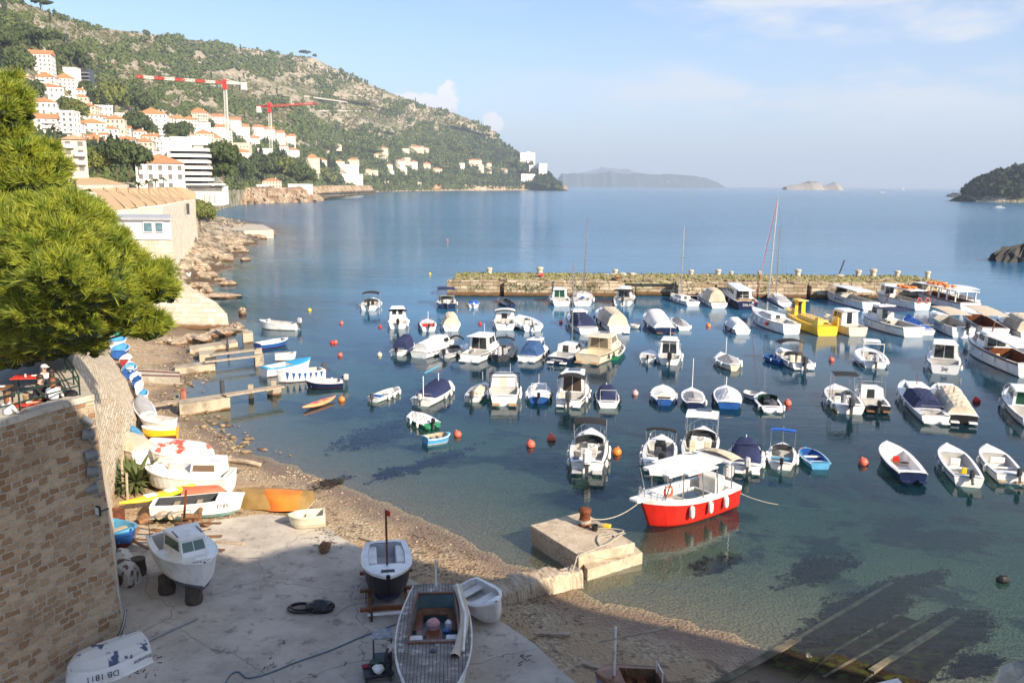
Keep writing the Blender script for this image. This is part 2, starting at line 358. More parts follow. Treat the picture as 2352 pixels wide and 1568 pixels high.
def concrete(name, c1, c2, sc=.6, dark=.5, bump=.5, dcol=(.06, .05, .04)):
    m, t = newmat(name); h = NT(t); pos = h.n('NewGeometry').outputs['Position']
    col = h.mix(h.r(h.noise(pos, sc, 6, .65), .35, .65), c1, c2)
    col = h.mix(h.m('MULTIPLY', h.r(h.noise(pos, sc*2.7, 7, .72), .53, .66), dark), col, dcol)
    col = h.mix(h.r(h.noise(pos, 14, 2), .66, .7, 0, .35), col, (.6, .58, .54))
    vo = h.n('TexVoronoi', {'Vector': h.n('VectorMath', {0: pos, 1: h.n('TexNoise', {'Vector': pos, 'Scale': .9}).outputs['Color']}, operation='ADD').outputs[0], 'Scale': .16}, feature='DISTANCE_TO_EDGE').outputs['Distance']
    col = h.mix(h.r(vo, .006, .0, 0, .55), col, dcol)
    h.bsdf(col, .88, h.m('ADD', h.noise(pos, 5, 6, .7), h.m('MULTIPLY', h.noise(pos, .6, 3), 2.)), bump, .05); return m
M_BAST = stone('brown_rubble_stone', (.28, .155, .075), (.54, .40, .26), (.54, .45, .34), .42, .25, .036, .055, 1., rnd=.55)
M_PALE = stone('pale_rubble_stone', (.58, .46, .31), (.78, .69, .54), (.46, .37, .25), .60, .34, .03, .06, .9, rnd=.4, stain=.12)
M_PIER = stone('breakwater_stone', (.30, .22, .13), (.60, .50, .36), (.10, .07, .045), 1.5, .6, .04, .08, 1., tide=True, stain=.75)
M_LAZ = stone('pale_limestone', (.62, .54, .41), (.78, .71, .58), (.5, .42, .3), .9, .5, .02, .05, .5, stain=.1)  # one even pale stone tone
M_TOWER = stone('tower_stone', (.48, .41, .30), (.66, .59, .46), (.34, .28, .20), .9, .5, .02, .05, .5, tide=True, stain=.15)
M_CONC = concrete('slab_concrete', (.37, .33, .28), (.51, .465, .40), .5, .5)
M_BLOCK = concrete('rough_block_concrete', (.42, .33, .23), (.54, .45, .33), 1.2, .45, .9)
M_GREYC = concrete('grey_concrete', (.42, .38, .31), (.52, .47, .39), 1.2, .5, .6)
M_ROCK = stone('shore_rock', (.30, .22, .15), (.56, .46, .34), (.16, .11, .07), 1.8, .5, .03, .25, 1., tide=.55, rnd=.3)
W_ = (.80, .80, .78)
M_WHITE = mat('white_paint', (.80, .79, .76), (.60, .58, .54), 1.6, .4, bump=.05, det=8, lo=.3, hi=.5)
M_GEL = mat('white_gelcoat', (.80, .80, .78), (.62, .61, .57), 1.4, .25, coat=.3, det=8, lo=.3, hi=.5)
M_CREAM = mat('cream_gelcoat', (.74, .65, .47), (.66, .57, .40), 1.5, .3)
M_NAVY = mat('navy_paint', (.012, .022, .075), (.008, .015, .05), 2, .3)
M_BLUE = mat('blue_paint', (.02, .10, .34), (.015, .07, .25), 2, .35)
M_LBLUE = mat('light_blue_paint', (.09, .34, .58), (.07, .27, .48), 2, .45)
M_BLACK = mat('black_plastic', (.016, .016, .018), (.010, .010, .012), 3, .4)
M_DGREY = mat('dark_grey_plastic', (.06, .065, .075), None, 3, .35)
M_LGREY = mat('light_grey_fabric', (.46, .46, .47), (.36, .36, .37), 2, .8, bump=.3)
M_RED = mat('red_paint', (.62, .022, .012), (.50, .016, .01), 1.5, .35, bump=.05)
M_ORANGE = mat('orange_plastic', (.80, .22, .03), (.70, .17, .03), 2, .4)
M_BUOY = mat('weathered_orange_plastic', (.72, .12, .06), (.55, .12, .09), 6, .5)
M_YELLOW = mat('yellow_paint', (.82, .52, .02), (.74, .45, .02), 1.5, .35)
M_GREEN = mat('green_paint', (.02, .22, .10), (.015, .16, .07), 2, .4)
M_ANTI = mat('red_antifouling', (.16, .03, .02), None, 2, .7)
M_STEEL = mat('stainless_steel', (.62, .62, .62), None, 3, .25, metal=.9)
M_CVN = mat('navy_canvas', (.014, .024, .085), (.010, .016, .06), 1.2, .85, bump=.6, bsc=3)
M_CVK = mat('black_canvas', (.018, .017, .017), (.012, .012, .012), 1.5, .85, bump=.5, bsc=3)
M_CVW = mat('white_canvas', (.74, .73, .70), (.62, .61, .59), 1.2, .85, bump=.8, bsc=2.5)
M_CVB = mat('beige_canvas', (.62, .53, .40), (.52, .44, .33), 1.2, .85, bump=.8, bsc=2.5)
M_CVG = mat('grey_canvas', (.30, .30, .31), (.22, .22, .23), 1.2, .85, bump=.8, bsc=2.5)
M_CVL = mat('blue_canvas', (.015, .12, .52), (.012, .09, .40), 1.2, .85, bump=.8, bsc=2.5)
M_GLASS = mat('dark_window_glass', (.02, .026, .03), (.03, .036, .04), 1, .06, spec=1.)
M_GGREEN = mat('green_tinted_glass', (.02, .09, .05), (.015, .06, .035), 1, .08, spec=1.)
M_WOOD = mat('weathered_wood', (.22, .11, .05), (.13, .065, .03), 3, .7, bump=.5)
M_VARN = mat('varnished_wood', (.20, .065, .022), (.12, .04, .015), 3, .35)
M_PWOOD = mat('pale_driftwood', (.46, .37, .27), (.32, .25, .18), 3, .85, bump=.5)
M_TEAK = mat('teak_deck', (.40, .27, .15), (.30, .20, .11), 3, .6)
M_RUST = mat('rusty_iron', (.22, .065, .022), (.10, .03, .015), 5, .8, metal=.2, bump=.5)
M_SEAT = mat('seat_vinyl', (.50, .49, .46), None, 2, .6)
M_ROPE = mat('rope', (.42, .38, .32), (.30, .27, .22), 9, .9)
# ---------------- quay slab, block, ruined wall, walls ----------------
def wpoly(pts, z=0.): return [tuple(P(u, v, z)[:2]) for u, v in pts]
def densify(poly, step, jit=0.):
    o = []; n = len(poly)
    for i in range(n):
        a = Vector(poly[i][:2]); b = Vector(poly[(i+1) % n][:2]); k = max(1, int((b-a).length/step))
        for j in range(k):
            q = a.lerp(b, j/k)
            if j: q += Vector((random.uniform(-jit, jit), random.uniform(-jit, jit)))
            o.append((q.x, q.y))
    return o
SLABZ = .78
slab = [(262, 1215), (300, 1205), (400, 1212), (520, 1190), (600, 1180), (715, 1188), (772, 1224), (850, 1272), (930, 1322), (975, 1345), (1040, 1358), (1100, 1378), (1150, 1425), (1230, 1480), (1320, 1565), (1420, 1650), (1500, 1900), (-300, 1900), (-100, 1400), (120, 1240)]
sp = densify(wpoly(slab, SLABZ), .6, .06)
MB().prism(sp, -.6, SLABZ, 0).build('concrete_slipway_floor', M_CONC)['kind'] = 'structure'
# sloping launching ramps on the right
rm = MB()
for A in ([(1655, 1568), (1990, 1380), (2075, 1400), (1920, 1490), (1800, 1600)], [(1985, 1570), (2150, 1452), (2230, 1462), (2120, 1580)], [(1800, 1600), (1920, 1498), (2070, 1416), (2150, 1440), (1985, 1560), (1960, 1620)]):
    pl = [G(u, v, .07) for u, v in A]; rm.add(pl+[p-Vector((0, 0, .6)) for p in pl], [tuple(range(len(pl)))]+[(i, (i+1) % len(pl), len(pl)+(i+1) % len(pl), len(pl)+i) for i in range(len(pl))], 0)
m, t = newmat('weedy_ramp_concrete'); h = NT(t); pos = h.n('NewGeometry').outputs['Position']; z = h.n('SeparateXYZ', {0: pos}).outputs[2]
c = h.mix(h.r(h.noise(pos, .9, 6, .7), .35, .65), (.018, .013, .010), (.05, .036, .02)); c = h.mix(h.r(h.noise(pos, 2., 5), .5, .6), c, (.05, .055, .015)); c = h.mix(h.r(z, .12, .28), c, (.19, .15, .11)); h.bsdf(c, .95, h.noise(pos, 6, 5), .6, **{'Specular IOR Level': .05})
rm.build('launching_ramp', m)['kind'] = 'structure'
kb = MB()
for a, b, wd in (((1640, 1580), (1832, 1470), .35), ((2000, 1545), (2200, 1420), .25), ((1890, 1560), (2140, 1416), .12), ((1832, 1470), (2050, 1340), .18)):
    A, B = G(*a, .12), G(*b, .12); A.z = max(A.z, .05) if a == (1640, 1580) else A.z; d = (B-A).normalized().cross(Vector((0, 0, 1)))*wd/2
    kb.add([A-d, A+d, B+d, B-d, A-d-Vector((0, 0, .4)), A+d-Vector((0, 0, .4)), B+d-Vector((0, 0, .4)), B-d-Vector((0, 0, .4))], [(0, 1, 2, 3), (0, 4, 5, 1), (1, 5, 6, 2), (2, 6, 7, 3), (3, 7, 4, 0)])
kb.build('ramp_kerb', mat('mossy_kerb', (.20, .17, .11), (.06, .05, .03), 1.2, .9))['kind'] = 'structure'
# block with bollard
def blockmesh(top, ztop, zb, name, label, cat, m, ledge=None):
    r = thing(name, label, cat, tuple(P(*top[0], ztop)[:2])+(0,)); o = r.location
    mb = MB(); pl = densify([(q[0]-o.x, q[1]-o.y) for q in wpoly(top, ztop)], .35, .02)
    c = Vector((sum(p[0] for p in pl)/len(pl), sum(p[1] for p in pl)/len(pl)))
    rows = []
    for k, (z, s) in enumerate(((zb, .93), (zb+.5*(ztop-zb), .97), (ztop-.1, 1.0), (ztop-.02, 1.0), (ztop, .985))):
        rows.append([(c.x+(p[0]-c.x)*s+random.uniform(-.03, .03)*(k < 3), c.y+(p[1]-c.y)*s+random.uniform(-.03, .03)*(k < 3), z) for p in pl])
    mb.grid(rows, 0, True); n = len(pl); mb.add(rows[-1], [tuple(range(n))])
    mb.build('block_body', m, r); return r, mb
blk, _ = blockmesh([(1218, 1205), (1339, 1174), (1458, 1246), (1330, 1275)], 1.05, -1.0, 'concrete_mooring_block', 'big square concrete mooring block carrying a rusty bollard at the edge of the beach', 'mooring block', M_BLOCK)
lb = MB(); q = wpoly([(1455, 1242), (1476, 1262), (1350, 1300), (1330, 1275)], .7); o = blk.location; lb.prism(densify([(a-o.x, b-o.y) for a, b in q], .3, .03), -1., .55)
lb.build('ledge', M_BLOCK, blk)
# ruined rough wall between the slab and the block
def rough_wall(pts, wd, zt, name, label, cat, m, jz=.12, n=60):
    A = [Vector(P(u, v, zt)) for u, v in pts]; o = A[0].copy(); o.z = 0
    r = MB(); rows = []; L = [(A[i+1]-A[i]).length for i in range(len(A)-1)]; tot = sum(L)
    for i in range(n+1):
        s = tot*i/n; j = 0
        while j < len(L)-1 and s > L[j]: s -= L[j]; j += 1
        p = A[j].lerp(A[j+1], s/L[j]); d = (A[j+1]-A[j]).normalized(); nn_ = Vector((d.y, -d.x, 0)); ww = wd/2
        row = []
        bz = (fbm(np.array([tot*i/n*.9]), np.array([3.]), 3)[0]-.47)*.7; bw_ = 1+(fbm(np.array([tot*i/n*.7]), np.array([9.]), 3)[0]-.47)*.8
        for a, z in ((-1.15, -.7), (-1.05, zt*.5), (-1., zt-.12+bz), (-.8, zt+bz), (-.3, zt+.02+bz), (.3, zt+.02+bz*.6), (.8, zt+bz*.6), (1., zt-.12+bz*.6), (1.05, zt*.5), (1.15, -.7)):
            a = a*bw_
            q = p+nn_*ww*a*(1+random.uniform(-.05, .05)); row.append((q.x-o.x, q.y-o.y, z+(random.uniform(-jz, jz) if z > .2 else 0)))
        rows.append(row)
    r.grid(rows, 0); r.add([q for q in rows[0]], [tuple(range(10))]); r.add([q for q in rows[-1]], [tuple(range(9, -1, -1))])
    return tag(r.build(name, m, None, False, o, 'wall'), label, cat)
rough_wall([(1052, 1372), (1130, 1350), (1235, 1318), (1326, 1298)], 1.25, .85, 'ruined_wall', 'low crumbling stone wall running from the slab out to the mooring block', 'wall', M_BLOCK, .05, 90)
# ---------------- bastion with terrace ----------------
TZ = 10.3
def UVWall(name, top, bot, m, parent, loc, nr=1):
    # strip wall with running uv in metres; top/bot world points
    mb = MB(); rows = []
    for k in range(nr+1): rows.append([tuple(Vector(b).lerp(Vector(t_), k/nr)-Vector(loc)) for t_, b in zip(top, bot)])
    mb.grid(rows); o = mb.build(name, m, parent); l = o.data.uv_layers.new(name='UVMap'); n = len(top); s = [0.]
    for i in range(n-1): s.append(s[-1]+(Vector(top[i+1])-Vector(top[i])).xy.length)
    for pl in o.data.polygons:
        for li in pl.loop_indices:
            vi = o.data.loops[li].vertex_index; l.data[li].uv = (s[vi % n], o.data.vertices[vi].co.z)
    return o
cb = P(292, 1466, .75); ctop = PY(213, 906, cb.y); TZ = ctop.z
Lb = P(60, 1720, .75)
def wl(u, v): p = P(u, v, TZ); return p
edge_t = [P(-160, 1008, TZ), P(-60, 985, TZ), P(0, 970, TZ), P(100, 938, TZ), P(213, 908, TZ)]
edge_b = [Vector((p.x, p.y, -.5)) for p in edge_t]
kx = cb.x-edge_t[-1].x
edge_b = [Vector((p.x+kx*(i/4)**2*.9, p.y+(cb.y-edge_t[-1].y)*(i/4), -.5)) for i, p in enumerate(edge_t)]
def refine(P_, k):
    o = []
    for a, b in zip(P_, P_[1:]): o += [Vector(a).lerp(Vector(b), j/k) for j in range(k)]
    return o+[Vector(P_[-1])]
bast = thing('stone_bastion', 'tall brown rubble bastion with a restaurant terrace on top at the left edge', 'bastion', (edge_b[-1].x, edge_b[-1].y, 0)); bo = bast.location
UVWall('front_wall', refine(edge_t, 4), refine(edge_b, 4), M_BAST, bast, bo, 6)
ft = [edge_t[-1], P(190, 868, TZ), P(166, 836, TZ), P(178, 812, TZ-1.0), P(205, 797, TZ-4.5)]
fb = [edge_b[-1], P(262, 1160, 0), P(322, 968, .2), P(300, 880, .2), P(246, 802, .4)]
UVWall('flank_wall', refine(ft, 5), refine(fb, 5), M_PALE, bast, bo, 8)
# terrace floor with coping
fl = [edge_t[0], edge_t[2], edge_t[4], ft[1], ft[2], ft[3]+Vector((0, 0, 1.)), P(60, 800, TZ), P(-400, 800, TZ), P(-400, 1000, TZ)]
MB().prism([(p.x-bo.x-.4, p.y-bo.y+.35) for p in fl], TZ-1.0, TZ-.75, 0).build('terrace_floor', M_GREYC, bast)
ol = edge_t+[ft[1], ft[2], ft[3]+Vector((0, 0, 1.))]; off = [(0, .4)]*4+[(-1.0, .4), (-1.4, .3), (-1.4, 0), (-1.4, 0)]
il = [p+Vector((a, b, 0)) for p, (a, b) in zip(ol, off)][::-1]
MB().prism([(p.x-bo.x, p.y-bo.y) for p in ol+il], TZ-.5, TZ+.004).build('terrace_ledge', M_GREYC, bast)
cp = MB()
for a, b in zip(refine(edge_t, 5), refine(edge_t, 5)[1:]):
    d = (b-a).normalized(); n_ = Vector((d.y, -d.x, 0)); A = a-bo; B = b-bo
    cp.add([A+n_*.08+Vector((0, 0, -.16)), B+n_*.08+Vector((0, 0, -.16)), B+n_*.08+Vector((0, 0, .06)), A+n_*.08+Vector((0, 0, .06)), A-n_*.5+Vector((0, 0, .06)), B-n_*.5+Vector((0, 0, .06))], [(0, 1, 2, 3), (3, 2, 5, 4)])
cp.build('coping', M_GREYC, bast)
for (u, v) in ((117, 1095), (132, 1400), (242, 1535)): # small drain holes
    k = (cb.y)/1.0; p = PY(u, v, cb.y-.05*0); 
# ---------------- unseen rampart right of the camera, top shaped to cast the afternoon shade ----------------
E = [(60, 1235), (270, 1245), (480, 1262), (560, 1290), (640, 1262), (700, 1250), (849, 1248), (932, 1260), (1083, 1304), (1163, 1330), (1271, 1356), (1348, 1389), (1473, 1419), (1548, 1434), (1723, 1475), (1816, 1491), (1937, 1528), (2097, 1566), (2300, 1640)]
prof = []
WY = 7.5
for u, v in E:
    g = P(u, v, SLABZ if u < 1100 else .3); k = (g.y-WY)/(-SUNV.y); prof.append((g.x+SUNV.x*k, g.z+SUNV.z*k))
for (u, v) in ((0, 1010), (60, 975), (110, 945), (150, 960), (210, 1000), (250, 1120)): # shade line on the bastion face
    g = PY(u, v, cb.y); k = (g.y-WY)/(-SUNV.y); prof.append((g.x+SUNV.x*k, g.z+SUNV.z*k))
prof = sorted(prof); prof = [(max(6.0, prof[0][0]-1.2), prof[0][1])]+prof+[(75, prof[-1][1]-1)]
ramp = thing('unseen_rampart', 'unseen high stone rampart beside the viewpoint, shaped to shade the slipway', 'rampart', (20, WY, 0))
rp = MB(); pf = [(x-20, 0, z) for x, z in prof]; n = len(pf)
vs = [(x, 0, -1) for x, _, z in pf]+pf+[(x, -5, z) for x, _, z in pf]+[(x, -5, -1) for x, _, z in pf]
rp.grid([vs[:n], vs[n:2*n], vs[2*n:3*n], vs[3*n:]]); rp.add([vs[0], vs[n], vs[2*n], vs[3*n]], [(0, 1, 2, 3)]); rp.add([vs[n-1], vs[2*n-1], vs[3*n-1], vs[4*n-1]], [(3, 2, 1, 0)])
rp.build('wall', M_BAST, ramp, uv='wall')
# ---------------- breakwater ----------------
PZ = 2.35
f0, f1 = P(1027, 681), P(2195, 689); bk = thing('stone_breakwater', 'long stone breakwater with grass on top that closes the harbour', 'breakwater', (f0.x, f0.y, 0)); o = bk.location
ux = (f1-f0).normalized(); uy = Vector((-ux.y, ux.x, 0)); LN = (f1-f0).length
def sx(u): # coordinate along the breakwater front seen at pixel column u
    d = D(u, 684); n_ = uy; k = n_.dot(f0-Vector((0, 0, CAMZ)))/n_.dot(d); return (Vector((0, 0, CAMZ))+d*k-f0).dot(ux)
pl = [(0, 0)]
for a, b, dp_ in ((1148, 1158, 1.2), (1434, 1557, 2.2), (1640, 1646, 1.), (1852, 1862, 1.3), (2040, 2048, 1.)):
    A, B = sx(a), sx(b); pl += [(A, 0), (A, dp_), (B, dp_), (B, 0)]
pl += [(LN-5, 0), (LN+1, 5), (LN+1, 11), (LN-2, 14), (6, 13), (1.5, 9), (-.2, 3)]
pw = [(ux*a+uy*b) for a, b in pl]; pw = [(p.x, p.y) for p in pw]
b_ = MB(); b_.prism(pw, -3, PZ, 0); b_.build('stone_wall', M_PIER, bk, uv='wall')
# coping blocks along the front, slightly uneven
s = .3
while s < LN-6:
    L_ = random.uniform(1.2, 2.4); inside = any(sx(a)-.2 < s+L_/2 < sx(b)+.2 for a, b in ((1148, 1158), (1434, 1557), (1852, 1862)))
    if not inside and random.random() < .93: cs_ = MB(); cs_.rbox(tuple(ux*(s+L_/2)+uy*random.uniform(.55, .7)+Vector((0, 0, PZ+.08))), (L_-.06, 1.3, .42+random.uniform(-.08, .08)), .06, 0, math.atan2(ux.y, ux.x)+random.uniform(-.01, .01)); cs_.build('coping_stone', M_PIER, bk, uv='wall')
    s += L_
m, t = newmat('dry_grass_turf'); h = NT(t); pos = h.n('NewGeometry').outputs['Position']
c = h.mix(h.r(h.noise(pos, .5, 6, .7), .4, .6), (.15, .15, .04), (.32, .26, .11)); c = h.mix(h.r(h.noise(pos, 1.3, 4), .50, .58, 0, .85), c, (.46, .40, .30)); h.bsdf(c, .95, h.noise(pos, 8, 5), 1., .1)
M_TURF = m
gs = MB(); rows = []
for j in range(11):
    row = []
    for i in range(141):
        a = .8+(LN-2)*i/140; b = 1.4+11*j/10; hz = .15+.5*math.sin(PI*min(1, j/10*.9+.05))*min(1, i/5)*min(1, (140-i)/10)*.8+random.uniform(-.1, .12)
        p = ux*a+uy*b; row.append((p.x, p.y, PZ+(hz if 0 < j < 10 else -.15)))
    rows.append(row)
gs.grid(rows); gs.build('turf_cap', M_TURF, bk, True)
M_LEAF = mat('shrub_leaves', (.10, .16, .03), (.05, .09, .02), 3, .8)
M_WEED = mat('dry_grass_blades', (.30, .26, .09), (.14, .16, .04), 2, .9)
pr_ = random.Random(9)
for _ in range(70):
    a, b = pr_.uniform(1, LN-3), pr_.choice((1.9, 2.6, 3.4))+pr_.uniform(-.2, .3); q = MB(); q.rbox((0, 0, 0), (pr_.uniform(.6, 1.5), pr_.uniform(.4, .8), .3), .05); x_ = q.build('paving_stone', M_PIER, bk, uv='wall', loc=tuple(ux*a+uy*b+Vector((0, 0, PZ+.22+.06*b)))); x_.rotation_euler = (0, pr_.uniform(-.1, .1), pr_.uniform(-.3, .3))
tf = MB()
for _ in range(2600):
    a = random.uniform(1, LN-2); b = random.uniform(1.2, 12); p = ux*a+uy*b; hh_ = random.uniform(.12, .4); z = PZ+.2+.35*math.sin(PI*b/13); an = random.uniform(0, PI); dx, dy = math.cos(an)*.18, math.sin(an)*.18
    tf.add([(p.x-dx, p.y-dy, z), (p.x+dx, p.y+dy, z), (p.x+random.uniform(-.1, .1), p.y, z+hh_)], [(0, 1, 2)])
tf.build('grass_tufts', M_WEED, bk)['kind'] = 'stuff'
for (u, nl) in ((1100, 60), (1180, 90), (1215, 120), (1240, 80), (1330, 120), (1360, 80), (1700, 90), (1760, 60), (1960, 60), (1585, 60), (1470, 50)):
    s0 = sx(u); g = MB()
    for _ in range(nl):
        p = ux*(s0+random.gauss(0, .7))+uy*random.uniform(-.3, .1); z = random.uniform(1.0, PZ); r_ = random.uniform(.1, .25)
        v = [Vector((p.x, p.y, z))+Vector((random.uniform(-r_, r_), random.uniform(-r_, r_), random.uniform(-r_, r_))) for _ in range(3)]; g.add(v, [(0, 1, 2)])
    g.build('wall_shrub', M_LEAF, bk)
# bollards on the breakwater
M_BOLL = mat('pale_weathered_stone', (.58, .52, .42), (.40, .35, .28), 3, .9, bump=.6)
for i, (u, v, k, lb) in enumerate(((1124, 634, 1., 'short round stone bollard near the left tip of the breakwater'), (1240, 627, 1.15, 'stone bollard beside the dark red canoe on the breakwater'),
        (1413, 632, .9, 'squat stone bollard behind the red and yellow kayak on the breakwater'), (1649, 633, 1., 'rounded stone bollard left of the tallest mast on the breakwater'),
        (1587, 634, .9, 'wide low stone bollard behind the lone slim mast'), (1679, 634, .75, 'low mushroom bollard just left of the red stay of the tall yacht'), (1744, 633, .8, 'low stone bollard seen through the rigging of the tall yacht'), (1832, 632, 1.1, 'capped stone bollard between the yacht masts and the leaning pole'),
        (1971, 631, 1.05, 'broad stone bollard just right of the leaning pole'), (2005, 632, 1.2, 'tall square stone bollard left of the double bollards end'), (2060, 636, 1., 'pale stone bollard second from the right end of the breakwater'), (2130, 634, .95, 'grey drum bollard at the far right end of the breakwater'))):
    p = PY(u, v+4, f0.y+9.5+(f1.y-f0.y)*(u-1027)/1168); b = MB(); h_ = 1.25*k
    b.lathe([(.42*k, 0), (.40*k, h_*.6), (.40*k, h_*.65), (.52*k, h_*.7), (.52*k, h_*.93), (.4*k, h_)], 0, 12)
    b.build('bollard', M_BOLL); ob = b
    x = bpy.context.scene.collection.objects[-1]; x.location = (p.x, p.y, PZ+.25); tag(x, lb, 'bollard', 'stone bollards along the breakwater')
def stone_obj(loc, r, name, m, label, cat, group=None, flat=.6, seed=0, n=12, kz=None, rz=None):
    rr = random.Random(seed); b = MB(); vs = []; k = 7
    ph = [rr.uniform(0, 6) for _ in range(6)]
    for i in range(k+1):
        a = -PI/2+PI*i/k
        for q in range(n):
            t_ = 2*PI*q/n; j = 1+.22*math.sin(2*t_+ph[0])+.12*math.sin(3*t_+ph[1]+a*2)+.10*math.sin(5*t_+ph[2]+a*4)+rr.uniform(-.15, .15)
            zq = math.sin(a)*(1+rr.uniform(-.25, .2)); zq = round(zq*3)/3*.7+zq*.3 if flat < 1 else zq; cc = math.cos(a)**.6; vs.append((r[0]*cc*math.cos(t_)*j, r[1]*cc*math.sin(t_)*j, r[2]*zq))
    b.add(vs, [(i*n+q, i*n+(q+1) % n, (i+1)*n+(q+1) % n, (i+1)*n+q) for i in range(k) for q in range(n)])
    ob = b.build(name, m, None, False, loc, 'wall'); ob.rotation_euler = (0, 0, rr.uniform(0, 6) if rz is None else rz); return tag(ob, label, cat, group)
for i, (u, v, s) in enumerate(((1430, 634, .9), (1450, 634, 1.), (1392, 635, .6), (1406, 636, .6), (1622, 636, .6), (1930, 633, .9), (1545, 636, .5))):
    p = PY(u, v, f0.y+9); stone_obj((p.x, p.y, PZ+.4), (s, s*.8, s*.5), 'loose_rock', M_BOLL, ['grey boulder right of the red and yellow kayak on the breakwater', 'larger pale boulder, second right of the red and yellow kayak', 'small stone left of the red and yellow kayak on the breakwater', 'small stone touching the red and yellow kayak bollard', 'small stone left of the rounded bollard before the tall mast', 'pale boulder at the foot of the leaning pole', 'tiny stone left of the lone slim mast'][i], 'rock', 'loose rocks on the breakwater', seed=i)
p = PY(1925, 634, f0.y+9.5); lp = MB(); lp.tube([(0, 0, 0), (.9, 0, 2.9)], .12, 0, 6); q = lp.build('leaning_pole', M_DGREY, None, False, (p.x, p.y, PZ+.35)); tag(q, 'dark wooden pole leaning to the right on the breakwater', 'pole')
# ---------------- tower at the far side of the cove ----------------
tp = P(480, 760); YT = 111.; tw = thing('coastal_tower', 'pale battered stone tower with a white rendered top storey at the water', 'tower', (PY(400, 700, YT).x, YT, 0)); o = tw.location
def prow(pts, Y0): return [PY(u, v, Y0)-Vector(o) for u, v in pts]
def TP(u, v, Y): return PY(u, v, Y)-Vector(o)
ztop = TP(400, 548, YT).z
rows = []
def ring(uL, uR, z, yf, yb, ub=404): # near face at yf, back at yb
    L_, R_ = D(uL, 700), D(uR, 700); out = []
    for (dd, yy_) in ((L_, yf), (R_, yf), (D(ub, 700), yb), (L_, yb)):
        out.append(Vector((dd.x/dd.y*yy_, yy_, z))-Vector(o))
    return out
def zz(v, Y, u=450): return PY(u, v, Y).z
rows = [ring(250, 528, -1., 104, 140), ring(255, 520, zz(712, 110), 107, 138), ring(262, 496, zz(686, 112), 109, 136), ring(270, 426, zz(663, 112), 111, 134), ring(280, 410, zz(620, 113), 112, 133), ring(285, 404, zz(549, 113), 113, 132)]
rr_ = []
for rw in rows:
    q = []
    for i in range(4): q += [rw[i].lerp(rw[(i+1) % 4], k/8) for k in range(8)]
    rr_.append([tuple(x) for x in q])
tb = MB(); tb.grid(rr_, 0, True); tb.add(rr_[-1], [tuple(range(32))]); tb.build('stone_shaft', M_TOWER, tw, uv='wall')
M_REND = mat('white_render', (.80, .79, .77), (.74, .73, .71), .5, .85)
wb = MB(); zb_, zt_ = zz(549, 113)-.1, zz(506, 113)
A = ring(286, 404, 0, 112.8, 124); pa = [(a.x, a.y) for a in A]; wb.prism(pa, zb_, zt_); up = wb.build('white_storey', M_REND, tw)
rb = MB(); A = ring(283, 405, 0, 112.4, 124.4); pa = [(a.x, a.y) for a in A]; rb.prism(pa, zt_, zt_+.3); rb.build('flat_roof', mat('grey_roof', (.45, .46, .48)), tw)
for u0, u1 in ((341, 363), (367, 387)):
    a, b = ring(u0, u1, 0, 112.7, 112.9)[:2]; z0, z1 = zz(534, 113), zz(510, 113); f_ = MB(); f_.box(((a.x+b.x)/2, a.y, (z0+z1)/2), (b.x-a.x, .12, z1-z0)); fr_ = f_.build('window', M_WHITE, tw)
    g_ = MB(); g_.box(((a.x+b.x)/2, a.y-.05, (z0+z1)/2), (b.x-a.x-.24, .08, z1-z0-.24)); g_.build('pane', mat('blue_grey_glass', (.07, .14, .17), (.16, .26, .30), 1.2, .05, spec=1), fr_)
MB().box(tuple(TP(374, 589, 112.9)), (.5, .3, .6)).build('loophole', M_BLACK, tw)
# ---------------- long low lazaret building with tiled roofs ----------------
m, t = newmat('ochre_roof_tiles'); h = NT(t); uv = h.n('TexCoord').outputs['Object']
wv = h.n('TexWave', {'Vector': uv, 'Scale': 1.0, 'Distortion': .4, 'Detail': 1}, wave_type='BANDS', bands_direction='X').outputs['Fac']
c = h.mix(wv, (.46, .30, .15), (.70, .50, .28)); c = h.mix(h.m('MULTIPLY', h.noise(uv, .8, 4), .5), c, (.55, .36, .18)); h.bsdf(c, .85, wv, .6, .1); M_OCH = m
lz = thing('lazaret_building', 'long low stone building with ochre tiled hip roof behind the white tower', 'building', tuple(PY(300, 480, 150)[:2])+(0,)); o = Vector(lz.location)
def V3(u, v, Y): return PY(u, v, Y)-o
r0, r1 = V3(205, 433, 170), V3(416, 430, 250); e0, e1, e2 = V3(262, 482, 132), V3(374, 471, 150), V3(449, 457, 235); k0 = V3(180, 440, 175); k1 = V3(450, 441, 262)
roof = MB(); roof.add([r0, r1, e2, e1, e0, k1, k0], [(0, 4, 3), (0, 3, 2, 1), (1, 2, 5), (0, 1, 5, 6)]); 
rf = roof.build('tiled_roof', M_OCH, lz)
rb = MB()
for k in range(1, 9): # raised roof ribs
    a = Vector(r0).lerp(r1, k/9); b = e0.lerp(e1, k/4.5) if k < 4.5 else e1.lerp(e2, (k-4.5)/4.5); rb.tube([a+Vector((0, 0, .15)), b+Vector((0, 0, .15))], .10, 0, 5)
rb.build('roof_rib', mat('pale_ridge_tiles', (.72, .54, .33), None, 1, .9), rf)
wl_ = MB()
def wall4(mb, pts, zb=-1.):
    for a, b in zip(pts, pts[1:]): mb.quad((a.x, a.y, zb), (b.x, b.y, zb), (b.x, b.y, b.z), (a.x, a.y, a.z))
dn = Vector((0, 0, -.05)); wall4(wl_, [k0+dn, e0*.995+dn, e1*.995+dn, e2*.997+dn, k1+dn]); wl_.build('stone_wall', M_LAZ, lz, uv='wall')
MB().box(tuple(V3(430, 480, 197)+Vector((.15, 0, 0))), (.5, .5, 2.4)).build('slit_window', M_DGREY, lz)
